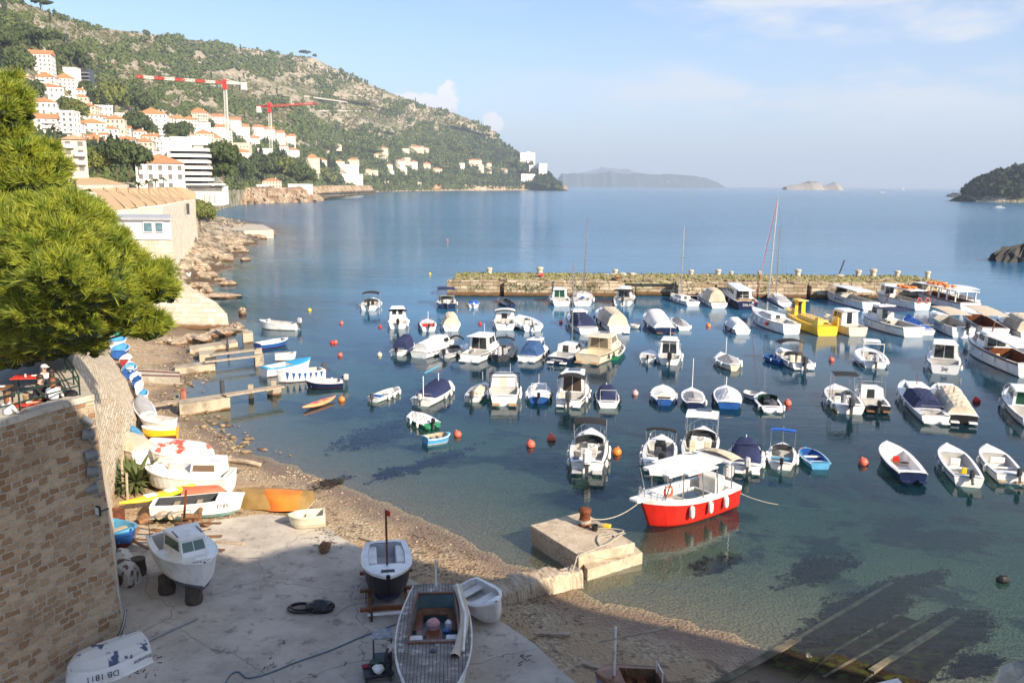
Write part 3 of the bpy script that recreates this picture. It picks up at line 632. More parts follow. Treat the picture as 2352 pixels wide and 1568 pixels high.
l2 = thing('lazaret_wing', 'shorter ochre tiled roof wing rising behind the long low building', 'building', tuple(PY(230, 430, 215)[:2])+(0,)); o = Vector(l2.location)
a, b, c_, d_ = V3(172, 409, 250), V3(232, 408, 255), V3(258, 424, 215), V3(176, 424, 200); MB().add([a, b, c_, d_, b+Vector((8, 0, -2))], [(0, 3, 2, 1), (1, 2, 4)]).build('tiled_roof', M_OCH, l2)
w2_ = MB(); wall4(w2_, [d_+dn, c_+dn, V3(296, 424, 235)]); w2_.build('stone_wall', M_LAZ, l2, uv='wall')
# balustrade of a small terrace
bl_ = thing('stone_balustrade', 'short white stone balustrade left of the tiled roof', 'balustrade', tuple(PY(195, 460, 120)[:2])+(0,)); o = Vector(bl_.location)
a = V3(172, 443, 120); b = V3(219, 440, 120); mb = MB(); mb.box(((a.x+b.x)/2, 0, a.z), (b.x-a.x, .4, .2)); mb.box(((a.x+b.x)/2, 0, a.z-1.75), (b.x-a.x, .5, 1.4)); mb.box((b.x-.3, 0, a.z-.6), (.6, .45, 1.)); mb.box((a.x+.4, 0, a.z-.6), (.6, .45, 1.)); mb.build('parapet', M_WHITE, bl_)
for k in range(5):
    q = MB(); q.lathe([(.09, -.05), (.16, .2), (.08, .5), (.12, .85)], 0, 8); q.build('baluster', M_WHITE, bl_, True, (a.x+1.+k*.34, 0, a.z-1.0))
# ---------------- rocky shore ----------------
for i, (u, v, ru, rv, hz) in enumerate(((500, 548, 95, 24, 3.0), (560, 533, 60, 14, 2.6), (600, 528, 38, 9, 2.0), (470, 580, 70, 22, 3.0), (540, 572, 42, 9, 2.0), (505, 590, 50, 10, 1.8), (445, 612, 50, 16, 2.2), (470, 630, 45, 9, 1.4), (452, 655, 50, 6, .9), (520, 650, 24, 4, .8),
        (445, 680, 34, 9, 1.6), (500, 678, 60, 4, .6), (560, 594, 22, 4, .7), (500, 642, 20, 3, .7), (470, 668, 22, 4, 1.), (590, 543, 26, 7, 1.6), (620, 536, 18, 4, .9), (440, 555, 40, 14, 3.8), (520, 560, 40, 10, 2.6), (430, 590, 30, 14, 3.4))):
    g = P(u, v+rv*.5, .3); k = ppm(g)
    stone_obj((g.x, g.y+1.0, .15), (ru/k*.62, ru/k*.55, hz*.75), 'shore_rock', M_ROCK, ['broad pale rock shelf below the tiled building, carrying bathers', 'long rock outcrop under the flat bathing terrace', 'rocks at the outer tip of the bathing terrace', 'cracked pale rock mass left of the middle of the rocky shore', 'jutting brown rock in the middle of the rocky shore', 'low brown ledge pointing to the open water', 'rounded rock beside the tower above the water', 'dark layered rock by the tower, left of the low skerries', 'flat sandy ledge at the foot of the tower wall', 'small flat skerry off the tower ledge', 'dark boulder touching the foot of the tower', 'thin long reef lying just above the water right of the tower', 'small isolated skerry right of the rocky shore', 'little rock between the ledge and the tower', 'stone on the sandy ledge near the white rowing boat', 'dark rock below the outer end of the bathing terrace', 'outermost dark rock of the rocky shore', 'highest pale rock under the stone wall corner', 'brown broken rock in the centre of the shelf', 'pale rock against the tower wall'][i], 'rock', 'rocks of the rocky shore', seed=30+i, n=22, rz=random.uniform(-.2, .2))
for i, (u, v, s, lb) in enumerate(((557, 722, 7, 'pointed dark rock standing alone in the water off the tower'), (560, 768, 0, ''), (2330, 592, 0, ''))):
    if s: g = P(u, v); stone_obj((g.x, g.y, .1), (.5, .5, .9), 'shore_rock', M_ROCK, lb, 'rock', seed=90+i)
for i, (u, v, ru, lb) in enumerate(((395, 787, 45, 'rock ledge at the left foot of the tower'), (450, 778, 50, 'dark seaweed-covered rock ledge under the tower'), (505, 765, 40, 'rock ledge at the right foot of the tower'), (540, 752, 22, 'low rock at the corner of the tower base'))):
    g = P(u, v, .2); k = ppm(g); stone_obj((g.x, g.y+.3, .05), (ru/k*.7, 1.8, .7), 'shore_rock', M_ROCK, lb, 'rock', seed=60+i, n=18, rz=0.1)
# skerry and wooded headland at the right
g = P(2350, 602); stone_obj((g.x+2, g.y+4, 0), (9, 5, 3.4), 'dark_skerry', mat('dark_wet_rock', (.05, .045, .04), (.025, .023, .02), .4, .8, bump=.8), 'dark low rock rising from the sea at the right edge', 'rock', seed=77, n=60, rz=0)
# bathing terrace with railing
bt = thing('bathing_terrace', 'flat concrete bathing terrace with thin railing on the rocky shore', 'terrace', tuple(P(540, 517, 2.)[:2])+(0,)); o = Vector(bt.location)
MB().prism([(q[0]-o.x, q[1]-o.y) for q in wpoly([(484, 513), (604, 516), (628, 528), (560, 530), (484, 526)], 2.6)], 0, 2.6).build('terrace_slab', M_GREYC, bt)
rl = MB(); a, b = P(486, 513, 2.6)-o, P(602, 516, 2.6)-o
for k in range(14): q = a.lerp(b, k/13); rl.tube([q, q+Vector((0, 0, 1.1))], .05, 0, 4)
for hz in (.55, 1.1): rl.tube([a+Vector((0, 0, hz)), b+Vector((0, 0, hz))], .05, 0, 4)
rl.build('railing', M_DGREY, bt)
HAZE_D = 0.00011
# ---------------- headland hill ----------------
def ip(x, tab): return np.interp(x, [a for a, b in tab], [b for a, b in tab])
RID = [(-200, -60), (0, 0), (50, 5), (90, 20), (150, 42), (200, 60), (250, 67), (325, 76), (400, 87), (475, 96), (550, 109), (588, 114), (637, 124), (680, 128), (720, 133), (759, 153), (786, 166), (838, 189), (901, 215), (967, 242), (1030, 256), (1096, 281), (1129, 298), (1145, 311), (1151, 330), (1168, 338), (1176, 347), (1200, 366), (1230, 385), (1262, 405), (1278, 424), (1306, 436)]
FOOT = [(-200, 430), (0, 428), (300, 432), (500, 436), (600, 440), (700, 442), (740, 444), (800, 442), (900, 440), (1000, 438), (1100, 437.5), (1200, 437), (1306, 438)]
YF = [(-200, 170), (0, 210), (150, 250), (300, 290), (400, 380), (500, 560), (600, 850), (700, 1150), (740, P(740, 444).y), (800, P(800, 442).y), (900, P(900, 440).y), (1000, P(1000, 438).y), (1100, P(1100, 437.5).y), (1200, P(1200, 437).y), (1306, P(1306, 438).y)]
YR = [(-200, 600), (0, 760), (100, 900), (200, 1150), (300, 1400), (400, 1650), (500, 1900), (600, 2100), (700, 2300), (800, 2450), (900, 2600), (1000, 2800), (1100, 2950), (1150, 3000), (1200, 2950), (1280, 2760), (1306, P(1306, 438).y+20)]
def TY(u, v):
    f, r_ = ip(u, FOOT), ip(u, RID); t_ = np.clip((f-v)/np.maximum(f-r_, .5), 0, 1); a, b = ip(u, YF), ip(u, YR); return a+(b-a)*t_**1.15
def rays(u, v):
    c = np.stack([(u-CX)/FPX, -(v-CY)/FPX, -np.ones_like(u)], -1); return c @ np.array(MCAM).T
def terr(u, v, Yv=None):
    u = np.asarray(u, float); v = np.asarray(v, float); Yv = TY(u, v) if Yv is None else Yv
    d = rays(u, v); k = Yv/d[..., 1]; p = d*k[..., None]; p[..., 2] += CAMZ
    f, r_ = ip(u, FOOT), ip(u, RID); t_ = np.clip((f-v)/np.maximum(f-r_, .5), 0, 1); env = np.sin(np.pi*t_)**.6
    dl = 1+((fbm(p[..., 0]*.011, p[..., 2]*.03, 4)-.47)*.11+(fbm(p[..., 0]*.05, p[..., 2]*.10, 3)-.47)*.018)*env
    p = d*(k*dl)[..., None]; p[..., 2] += CAMZ; return p
us = np.arange(-190, 1307, 3.); T_ = np.linspace(0, 1, 190)
U = np.repeat(us[None, :], 190, 0); Vv = ip(U, FOOT)+(ip(U, RID)-ip(U, FOOT))*T_[:, None]
p = terr(U, Vv)
back = p[-1:].copy(); back[..., :2] *= 1.12; back[..., 2] -= 12; back2 = back.copy(); back2[..., :2] *= 1.4; back2[..., 2] = -5
front = p[:1].copy(); front[..., 1] -= 2; front[..., 2] = -4
p = np.concatenate([front, p, back, back2], 0)
m, t = newmat('hillside_ground'); h = NT(t); pos = h.n('NewGeometry').outputs['Position']
n1 = h.noise(pos, .012, 8, .62, (1, .35, 2.2)); n2 = h.noise(pos, .09, 6, .65); n3 = h.noise(pos, .5, 4, .6)
rock = h.mix(h.r(n2, .38, .62), (.24, .19, .12), (.44, .37, .27)); rock = h.mix(h.r(n3, .5, .6, 0, .75), rock, (.60, .54, .44))
veg = h.mix(h.r(n2, .35, .6), (.07, .085, .03), (.17, .16, .065))
c = h.mix(h.r(h.m('ADD', h.m('MULTIPLY', n1, .8), h.m('MULTIPLY', h.m('ADD', n2, n3), .35)), .66, .80), veg, rock)
h.bsdf(c, .95, h.m('ADD', n2, h.m('MULTIPLY', n3, .3)), 1., 6.); M_HILL = m
q = gridmesh('hillside', p[..., 0], p[..., 1], p[..., 2], m); q['kind'] = 'structure'
def TP3(u, v): return Vector(terr(np.array([float(u)]), np.array([float(v)]))[0])
# bare rock zones (u, v, ru, rv, strength)
BARE = [(70, 60, 50, 12, .9), (130, 85, 50, 9, .9), (20, 20, 60, 16, .7), (330, 150, 60, 8, .9), (390, 120, 50, 6, .9), (520, 170, 60, 14, .7), (600, 190, 70, 22, .95), (660, 210, 60, 20, .9), (640, 160, 60, 14, .6), (720, 180, 60, 14, .6), (420, 215, 50, 22, .6), (480, 240, 70, 16, .7), (700, 235, 60, 8, .8),
        (780, 225, 60, 7, .8), (830, 215, 70, 14, .5), (890, 300, 45, 20, .95), (870, 285, 30, 12, .8), (940, 300, 40, 10, .7), (700, 335, 34, 9, .9), (760, 150, 40, 12, .9), (1120, 300, 30, 8, .6), (1140, 320, 14, 14, 1), (1060, 270, 40, 8, .5), (740, 265, 50, 12, .6), (230, 95, 60, 8, .5), (800, 250, 50, 8, .5), (560, 130, 60, 8, .35)]
HOUSEM = [] # filled by the house table: keeps trees off the houses
def density(u, v):
    d = np.full(u.shape, .86); base = fbm(u*.03+v*.01, v*.07, 4); d -= np.clip((base-.46)*3.2, -.2, .6)
    vt = ip(u, RID); low = np.clip((v-300)/60, 0, 1); d += low*.35
    for a, b, ra, rb, s in BARE:
        q = np.exp(-(((u-a+(v-b)*-.6)/ra)**2+((v-b-(u-a)*.12)/rb)**2)); d -= q*s*.72
    return np.clip(d, .03, 1)
M_PINEF = mat('far_pine_foliage', (.12, .15, .038), (.055, .078, .024), .05, .9, lo=.3, hi=.7)
M_SCRUB = mat('scrub_foliage', (.19, .175, .08), (.10, .11, .042), .04, .9, lo=.3, hi=.7)
M_CYPF = mat('cypress_foliage', (.040, .062, .022), (.020, .034, .014), .6, .9)
for mm in (M_PINEF, M_SCRUB): pass
def leafblob(n, rx, rz, sz, seed, core=True, spind=False, off=0.):
    rr = np.random.default_rng(seed); V = []; F = []
    if core:
        k, m_ = 4, 6
        for i in range(k+1):
            a = -PI/2+PI*i/k
            for q in range(m_):
                j = rr.uniform(.72, 1.0); V.append((rx*.85*math.cos(a)*math.cos(q*2*PI/m_)*j, rx*.85*math.cos(a)*math.sin(q*2*PI/m_)*j, rz*.88*math.sin(a)*j+rz+off))
        for i in range(k):
            for q in range(m_): F.append((i*m_+q, i*m_+(q+1) % m_, (i+1)*m_+(q+1) % m_, (i+1)*m_+q))
    for _ in range(n):
        z = rr.uniform(-.9, 1); a = rr.uniform(0, 2*PI); r_ = math.sqrt(1-z*z)*rr.uniform(.75, 1.1)
        if spind: r_ *= (1-max(0, z)*.3)
        c = np.array([rx*r_*math.cos(a), rx*r_*math.sin(a), rz*z+rz+off]); t1 = rr.normal(size=3); t1 /= np.linalg.norm(t1); t2 = np.cross(t1, rr.normal(size=3)); t2 /= np.linalg.norm(t2)+1e-6
        s = sz*rr.uniform(.6, 1.3); o_ = len(V); V += [c+t1*s, c+t2*s, c-t1*s*.7, c-t2*s*.8]; F.append((o_, o_+1, o_+2, o_+3))
    return np.array(V), np.array(F)
def scatter(name, pts, sizes, temps, m, label):
    VV = []; FF = []; o_ = 0; ang = rng.uniform(0, 2*PI, len(pts)); which = rng.integers(0, len(temps), len(pts))
    for k, (V, F) in enumerate(temps):
        ix = np.where(which == k)[0]
        if not len(ix): continue
        ca, sa = np.cos(ang[ix]), np.sin(ang[ix]); s = sizes[ix]
        x = (V[None, :, 0]*ca[:, None]-V[None, :, 1]*sa[:, None])*s[:, None]+pts[ix, 0][:, None]; y = (V[None, :, 0]*sa[:, None]+V[None, :, 1]*ca[:, None])*s[:, None]+pts[ix, 1][:, None]; z = V[None, :, 2]*s[:, None]+pts[ix, 2][:, None]
        VV.append(np.stack([x, y, z], -1).reshape(-1, 3)); FF.append((F[None]+(np.arange(len(ix))*len(V))[:, None, None]).reshape(-1, 4)+o_); o_ += len(ix)*len(V)
    ob = fast_mesh(name, np.concatenate(VV), np.concatenate(FF), m); return tag(ob, label, name.replace('_', ' '), None, 'stuff')
# ---------------- houses ----------------
M_HW = [mat('bright_white_render', (.80, .78, .74), (.72, .70, .65), .3, .9), mat('cream_render', (.66, .58, .45), (.58, .50, .39), .3, .9), mat('pale_stone_wall', (.58, .53, .45), (.48, .43, .35), .6, .9)]  # wall tones of the houses: plain white, cream, pale stone
M_ROOF = mat('orange_roof_tiles', (.58, .23, .10), (.44, .19, .09), .8, .85, bump=.5); M_ROOF2 = mat('faded_roof_tiles', (.56, .33, .19), (.44, .26, .15), .8, .85, bump=.5)
M_WIN = mat('house_window', (.20, .19, .17), (.13, .125, .12), .5, .3); M_GREYR = mat('flat_roof_screed', (.45, .43, .40), None, .5, .9); M_BALC = mat('balcony_rail', (.50, .49, .47), None, .5, .8)
HC = {}
def house(u, vb, w, hh, st, label, rt='h', m=0, rz=None, dep=.75, group=None, Yv=None, name='house', win=True, roofm=None):
    b = TP3(u, vb) if Yv is None else PY(u, vb, Yv); k = ppm(b); W_m, H_m = w/k, hh/k; rz = R(random.uniform(8, 30)) if rz is None else R(rz)
    HOUSEM.append((u, vb-hh*.5, w*.5, hh*.5))
    root = thing(name, label, 'house' if name == 'house' else name.replace('_', ' '), tuple(b), rz, group); wx = W_m*.98; W_m *= 1.2; H_m *= 1.12; dy = W_m*dep; hr = 0 if rt == 'f' else min(H_m*.28, wx*.22); hw = H_m-hr
    mb = MB(); mb.box((0, dy/2, hw/2-3), (wx, dy, hw+6)); mm = M_HW[m]
    if rt == 'f': mb.box((0, dy/2, hw+.25), (wx+.5, dy+.5, .5))
    mb.build('wall', mm, root)
    if rt != 'f':
        r_ = MB(); x, y0, y1, z = wx/2+.5, -.5, dy+.5, hw-.02
        if rt == 'h':
            rl_ = max(.1, (wx-dy)/2) if wx > dy else .1; ry = 0 if wx > dy else (dy-wx)/2
            vs = [(-x, y0, z), (x, y0, z), (x, y1, z), (-x, y1, z), (-rl_, dy/2-ry, z+hr), (rl_, dy/2-ry if rl_ > .2 else dy/2+ry, z+hr)]; fs = [(0, 1, 5, 4), (1, 2, 5), (2, 3, 4, 5), (3, 0, 4), (3, 2, 1, 0)]
            if wx <= dy: fs = [(0, 1, 4), (1, 2, 5, 4), (2, 3, 5), (3, 0, 4, 5), (3, 2, 1, 0)]
        else:
            vs = [(-x, y0, z), (x, y0, z), (x, y1, z), (-x, y1, z), (-x, dy/2, z+hr), (x, dy/2, z+hr)]; fs = [(0, 1, 5, 4), (2, 3, 4, 5), (1, 2, 5), (3, 0, 4), (3, 2, 1, 0)]
            if rt == 's': vs = [(-x, y0, z), (x, y0, z), (x, y1, z), (-x, y1, z), (0, y0, z+hr*1.3), (0, y1, z+hr*1.3)]; fs = [(0, 1, 4), (1, 2, 5, 4), (2, 3, 5), (3, 0, 4, 5), (3, 2, 1, 0)]
        r_.add(vs, fs); ro = r_.build('roof', roofm or M_ROOF, root)
        if w > 22:
            c_ = MB(); c_.box((wx*.2, dy*.5, z+hr*.9), (.9, .9, 1.8)); c_.build('chimney', M_HW[1], ro)
    if win:
        nx = int(max(2, min(7, W_m/3.2))); nx = nx if w > 16 else min(nx, 3); fh = hw/st
        ww, wh = min(1.3, wx/nx*.42), min(1.7, fh*.55)
        for s in range(st):
            for i in range(nx):
                x = -wx/2+wx*(i+.5)/nx
                if random.random() < .08: continue
                q = MB(); q.box((0, 0, 0), (ww, .16, wh)); q.build('window', M_WIN, root, loc=(x, 0, hw-fh*(s+.52)))
        ny = max(1, min(4, int(dy/3.5)))
        if w > 18:
            for s in range(st):
                for i in range(ny):
                    q = MB(); q.box((0, 0, 0), (.16, ww, wh)); q.build('window', M_WIN, root, loc=(wx/2, dy*(i+.5)/ny, hw-fh*(s+.52)))
            if st > 2 and random.random() < .7:
                for s in range(1, st):
                    q = MB(); q.box((0, -.6, hw-fh*s), (wx*.45, 1.2, .2)); q.box((0, -1.15, hw-fh*s+.5), (wx*.45, .1, .8)); q.build('balcony', M_HW[0], root, loc=(wx*random.choice((-.22, .22)), 0, 0))
    return root
G1, G2, G3, G4, G5, G6 = 'houses on the upper left slope', 'houses on the middle left slope', 'houses low on the left by the road', 'apartment houses in the long white row', 'houses around the cranes', 'villas at the foot of the headland'
HS = [
 (90, 172, 56, 52, 5, 'tall white apartment block highest on the left slope', 'g', 0, G1), (26, 136, 34, 18, 2, 'small cream house left of the highest white block, half behind pines', 'h', 1, G1), (24, 170, 24, 18, 2, 'narrow house with arcade under the eaves at the far left', 'h', 1, G1), (52, 190, 34, 16, 1, 'low red-roofed pavilion in front of the far left house', 'h', 1, G1),
 (105, 200, 42, 28, 3, 'white gabled house left of its twin, below the highest block', 's', 0, G1), (150, 205, 44, 30, 3, 'white gabled house beside the dark balcony block', 's', 0, G1), (114, 226, 62, 32, 2, 'broad white villa with orange hip roof under the gabled pair', 'h', 0, G1), (188, 246, 28, 26, 2, 'cream house with red tower room right of the broad villa', 'h', 1, G1),
 (156, 246, 40, 20, 1, 'low white wall house below the broad villa', 'f', 0, G1), (101, 264, 58, 36, 2, 'square white house with bright orange hip roof and arched eaves', 'h', 0, G2), (195, 264, 48, 25, 2, 'cream villa with orange hip roof left of the dark round trees', 'h', 1, G2), (207, 280, 42, 18, 2, 'white villa with yellowish roof below the orange hip villa', 'h', 0, G2, 'y'),
 (100, 305, 60, 40, 3, 'long white house with roof ridge left of the balcony-fronted apartments', 'g', 0, G2), (144, 318, 54, 54, 5, 'tall white apartment house with stacked balconies and a palm in front', 'f', 0, G2), (212, 304, 58, 26, 2, 'wide white villa with twin orange gables and arches', 's', 0, G2), (255, 318, 34, 26, 2, 'white villa with arched loggia at the middle left', 'h', 0, G2),
 (266, 308, 40, 38, 3, 'cream block with dormer roof above the orange-roofed row', 'h', 1, G2), (290, 282, 48, 18, 2, 'white flat-roofed modern villa above the row', 'f', 0, G2), (184, 315, 18, 10, 1, 'small orange-roofed shed below the balcony apartments', 'h', 1, G2), (215, 330, 44, 20, 2, 'white house with long orange roof above the stone houses', 'h', 0, G3),
 (222, 350, 52, 32, 2, 'white gabled stone house with small dormer, left of the tall cypresses', 's', 2, G3), (175, 396, 52, 76, 4, 'large near stone house with faded orange hip roof at the pine edge', 'h', 2, G3, 'F'), (292, 352, 42, 36, 3, 'stone house with orange roof right of the tall cypresses', 'h', 2, G3), (330, 350, 44, 30, 2, 'pale house with three dark arches at the ground floor', 'h', 1, G3),
 (352, 326, 26, 16, 2, 'small red-roofed house above the arched house', 'h', 1, G3), (298, 326, 22, 12, 1, 'tiny orange roof beyond the dark round tree', 'h', 1, G3), (376, 340, 24, 20, 2, 'small white house behind the hotel, left end', 'f', 0, G3),
 (350, 290, 66, 34, 3, 'white stepped apartment house at the left end of the long white row', 's', 0, G4), (383, 296, 36, 28, 3, 'white terrace house second in the long white row', 's', 0, G4), (410, 298, 34, 28, 3, 'white terrace house in the middle of the long white row', 's', 0, G4), (436, 300, 34, 28, 3, 'white terrace house near the right end of the long white row', 's', 0, G4), (378, 320, 26, 24, 3, 'white cube house below the long white row', 'f', 0, G4), (360, 306, 34, 18, 2, 'white low house under the left end of the row', 'f', 0, G4),
 (464, 312, 40, 26, 3, 'white flat house right of the long row, above the hotel', 'f', 0, G4), (457, 284, 42, 30, 4, 'pale apartment house with orange roof highest in the crane quarter', 's', 1, G5), (470, 334, 44, 32, 3, 'cream house with bright orange hip roof behind the hotel', 'h', 1, G5), (497, 288, 38, 24, 3, 'white apartment house left of the tall crane mast, upper', 'g', 0, G5), (503, 312, 40, 24, 3, 'white apartment house left of the tall crane mast, lower', 'g', 0, G5), (492, 336, 34, 24, 2, 'pale stone house with small roof right behind the hotel', 'h', 2, G5),
 (535, 300, 34, 28, 4, 'white terrace block just right of the tall crane mast', 'g', 0, G5), (556, 318, 36, 30, 4, 'white terrace block with orange roof between the two cranes', 'g', 0, G5), (545, 345, 56, 14, 1, 'long flat concrete building under the tall crane', 'f', 1, G5), (556, 384, 44, 38, 3, 'white house with orange roof near the foot of the tall crane', 'h', 0, G5), (533, 366, 30, 16, 2, 'white stepped house left of the orange roof near the crane foot', 'f', 0, G5),
 (592, 316, 30, 26, 4, 'white terrace block left of the small crane mast', 'g', 0, G5), (615, 322, 30, 28, 4, 'white terrace block behind the small crane mast', 'g', 0, G5), (640, 326, 30, 24, 4, 'white terrace block right of the small crane mast', 'g', 0, G5), (664, 332, 30, 22, 3, 'last white terrace block at the right end of the crane quarter', 'g', 0, G5), (606, 360, 36, 16, 2, 'white flat house left of the small crane foot', 'f', 0, G5),
 (671, 361, 32, 20, 2, 'white villa with orange hip roof right of the small crane', 'h', 0, G5), (718, 390, 34, 30, 3, 'pale house with steep gables above the dark round pines', 's', 1, G6), (742, 386, 20, 20, 2, 'pinkish house beside the steep gabled one', 'h', 1, G6), (720, 402, 26, 10, 2, 'low stone house under the steep gabled one', 'f', 2, G6), (780, 380, 24, 11, 1, 'low house with orange roof left of the bright orange hip villa', 'h', 1, G6), (812, 381, 27, 17, 2, 'villa with bright orange hip roof above the modern white hotel', 'h', 1, G6),
 (801, 403, 48, 22, 2, 'modern white stepped hotel, upper wing', 'f', 0, G6), (802, 423, 68, 20, 2, 'modern white hotel with glazed front, lower wing', 'f', 0, G6), (852, 405, 34, 12, 2, 'flat cream house right of the modern white hotel', 'f', 1, G6), (846, 398, 12, 10, 2, 'narrow house with red roof above the flat cream house', 'h', 1, G6), (778, 340, 14, 9, 1, 'lone small house on the wooded slope above the villas', 'h', 1, G6), (752, 350, 10, 6, 1, 'tiny lone roof on the wooded slope, leftmost', 'h', 1, G6),
 (878, 352, 28, 14, 2, 'cluster villa with orange roof uppermost of the middle group', 'h', 1, G6), (862, 362, 14, 10, 1, 'small house left below the uppermost villa', 'h', 1, G6), (881, 366, 22, 12, 2, 'house with orange roof below the uppermost villa', 'h', 1, G6), (956, 348, 36, 13, 2, 'long pale villa with hip roof on the upper slope, right group', 'h', 1, G6), (932, 352, 18, 9, 1, 'small flat house left of the long pale villa', 'f', 1, G6), (978, 346, 14, 7, 1, 'small orange-roofed annex right of the long pale villa', 'h', 1, G6),
 (895, 389, 14, 12, 2, 'small cube house with orange roof in the middle of the villas', 'h', 0, G6), (919, 382, 24, 15, 2, 'villa with low orange roof beside the glass-fronted one', 'h', 0, G6), (932, 378, 22, 14, 2, 'grey modern villa with green-tinted glass', 'f', 2, G6), (898, 402, 16, 8, 1, 'white garden house below the small cube house', 'f', 0, G6), (951, 390, 17, 19, 3, 'narrow tall house with orange roof right of the grey modern villa', 'h', 0, G6), (925, 396, 20, 10, 1, 'low flat white house under the grey modern villa', 'f', 0, G6),
 (981, 390, 18, 15, 2, 'stone house with gable and small tower room', 's', 2, G6), (1004, 397, 24, 11, 2, 'cream house right of the gabled stone house', 'h', 1, G6), (1061, 390, 15, 13, 3, 'white arcaded villa standing alone among cypresses', 'f', 0, G6), (1092, 378, 32, 12, 2, 'broad pale villa with brown roof among the tall cypresses', 'h', 1, G6), (1105, 394, 14, 16, 2, 'cream house in the pair under the broad brown-roofed villa', 'h', 1, G6), (1122, 395, 15, 20, 3, 'tall pale house right of the cream pair among cypresses', 'h', 1, G6), (1083, 384, 12, 8, 1, 'small brown-roofed house left of the cream pair', 'h', 2, G6),
 (1158, 399, 16, 12, 2, 'stone house near the tip of the headland', 'h', 2, G6), (62, 210, 30, 20, 2, 'white house with red roof tucked under the pine left of the broad villa', 'h', 0, G1), (182, 222, 26, 18, 2, 'small white house between the gabled twin and the red tower room', 'h', 0, G1), (140, 236, 30, 14, 1, 'low cream house with orange roof behind the square villa', 'h', 1, G1), (70, 286, 36, 22, 2, 'white house with orange roof half behind the foreground pine', 'h', 0, G2), (172, 298, 30, 18, 2, 'white gabled annex beside the balcony-fronted apartments', 'g', 0, G2), (240, 286, 34, 20, 2, 'white house with orange roof between the yellow-roofed villa and the dormer block', 'h', 0, G2), (232, 322, 28, 16, 1, 'low orange-roofed annex left of the arched loggia', 'g', 0, G2), (248, 344, 34, 22, 2, 'white house with orange roof directly above the twin cypresses', 'h', 0, G3), (318, 336, 30, 16, 2, 'cream house with orange roof behind the arched house', 'g', 1, G3), (335, 312, 34, 20, 3, 'white terrace house under the left end of the long white row', 'g', 0, G4), (398, 318, 30, 20, 3, 'white block with orange edge below the middle of the long white row', 'g', 0, G4), (432, 326, 32, 20, 2, 'white villa with low orange roof just left of the cream hip-roofed one', 'h', 0, G4), (520, 322, 26, 18, 3, 'narrow white block directly behind the foot of the tall crane', 'f', 0, G5), (580, 334, 34, 20, 3, 'white block with orange roof low between the two cranes', 'g', 0, G5), (650, 348, 26, 14, 2, 'white house with orange roof right behind the small crane', 'h', 0, G5), (560, 360, 30, 16, 2, 'cream house above the orange roof near the crane foot', 'h', 1, G5), (885, 422, 16, 5, 1, 'low boathouse by the shore under the villas, left', 'f', 1, G6), (1103, 437, 26, 5, 1, 'long beach pavilion at the waterline under the headland', 'f', 2, G6), (960, 424, 16, 4, 1, 'low beach hut by the shore in the middle', 'f', 1, G6)]
for r_ in HS:
    fl = r_[9] if len(r_) > 9 else ''
    house(r_[0], r_[1], r_[2], r_[3], r_[4], r_[5], r_[6], r_[7], group=r_[8], roofm=M_ROOF2 if fl in ('y', 'F') else None, Yv=250. if fl == 'F' else None)
ORD = 'first second third fourth fifth sixth seventh eighth ninth tenth eleventh twelfth thirteenth fourteenth fifteenth sixteenth seventeenth eighteenth nineteenth twentieth'.split(); ORD += ['twenty-'+x for x in ORD[:9]]
for i, (u_, v_) in enumerate(((178, 332), (205, 344), (240, 270), (262, 292), (283, 310), (303, 296), (322, 322), (345, 334), (368, 346), (398, 346), (420, 350), (447, 350), (482, 356))): house(u_, v_, 30+i % 3*4, 19+i % 4*2, 2, ORD[i]+' from the left of the small houses behind the cypresses and hotel', 'hgf'[i % 3], i % 2 if i % 3 else 0, group='small white houses filling the middle slope')
# castle-like buildings at the tip, with battlements
ck = house(1212, 374, 36, 20, 3, 'castle-like white building with battlements standing out at the tip of the headland', 'f', 0, 15, name='castle')
for i in range(5): MB().box((-14+i*7, 0, 0), (2.5, 2., 4)).build('battlement', M_HW[0], ck, loc=(0, 0, 26.5))
house(1214, 358, 10, 8, 1, 'small square turret above the castle-like building', 'f', 0, 15, name='turret', win=False)
house(1247, 403, 20, 24, 4, 'tall white apartment tower at the very tip of the headland', 'f', 0, 15, G6, name='house') if 0 else house(1247, 403, 20, 24, 4, 'tall white apartment tower at the very tip of the headland', 'f', 0, 15)
house(1213, 419, 34, 17, 2, 'large white seaside villa below the castle-like building', 'f', 0, 15); house(1228, 391, 26, 10, 1, 'low white terraces right of the castle-like building', 'f', 0, 15)
# modern dark balcony block
r_ = house(162, 196, 30, 34, 4, 'white slab house next to its dark glass balcony wing', 'f', 0, 5, win=False, name='modern_house')
b = TP3(190, 197); k = ppm(b); dk = thing('balcony_block', 'dark glass and steel block of stacked balconies on the left slope', 'building', tuple(b), R(5)); MB().box((0, 6, 16/k*1.), (30/k, 12, 32/k+4)).build('wall', mat('dark_facade', (.06, .07, .08), (.04, .05, .06), .3, .4), dk)
for i in range(4): MB().box((0, 0, 0), (33/k, 3, 1.0)).build('balcony', mat('steel_grey_fascia', (.20, .22, .25), None, .3, .5), dk, loc=(0, -.6, (4+i*8)/k))
HOUSEM.append((188, 180, 20, 20))
r_ = house(230, 240, 30, 34, 3, 'tall white modern house with a slanting side among the pines', 'f', 0, 5, name='modern_house')
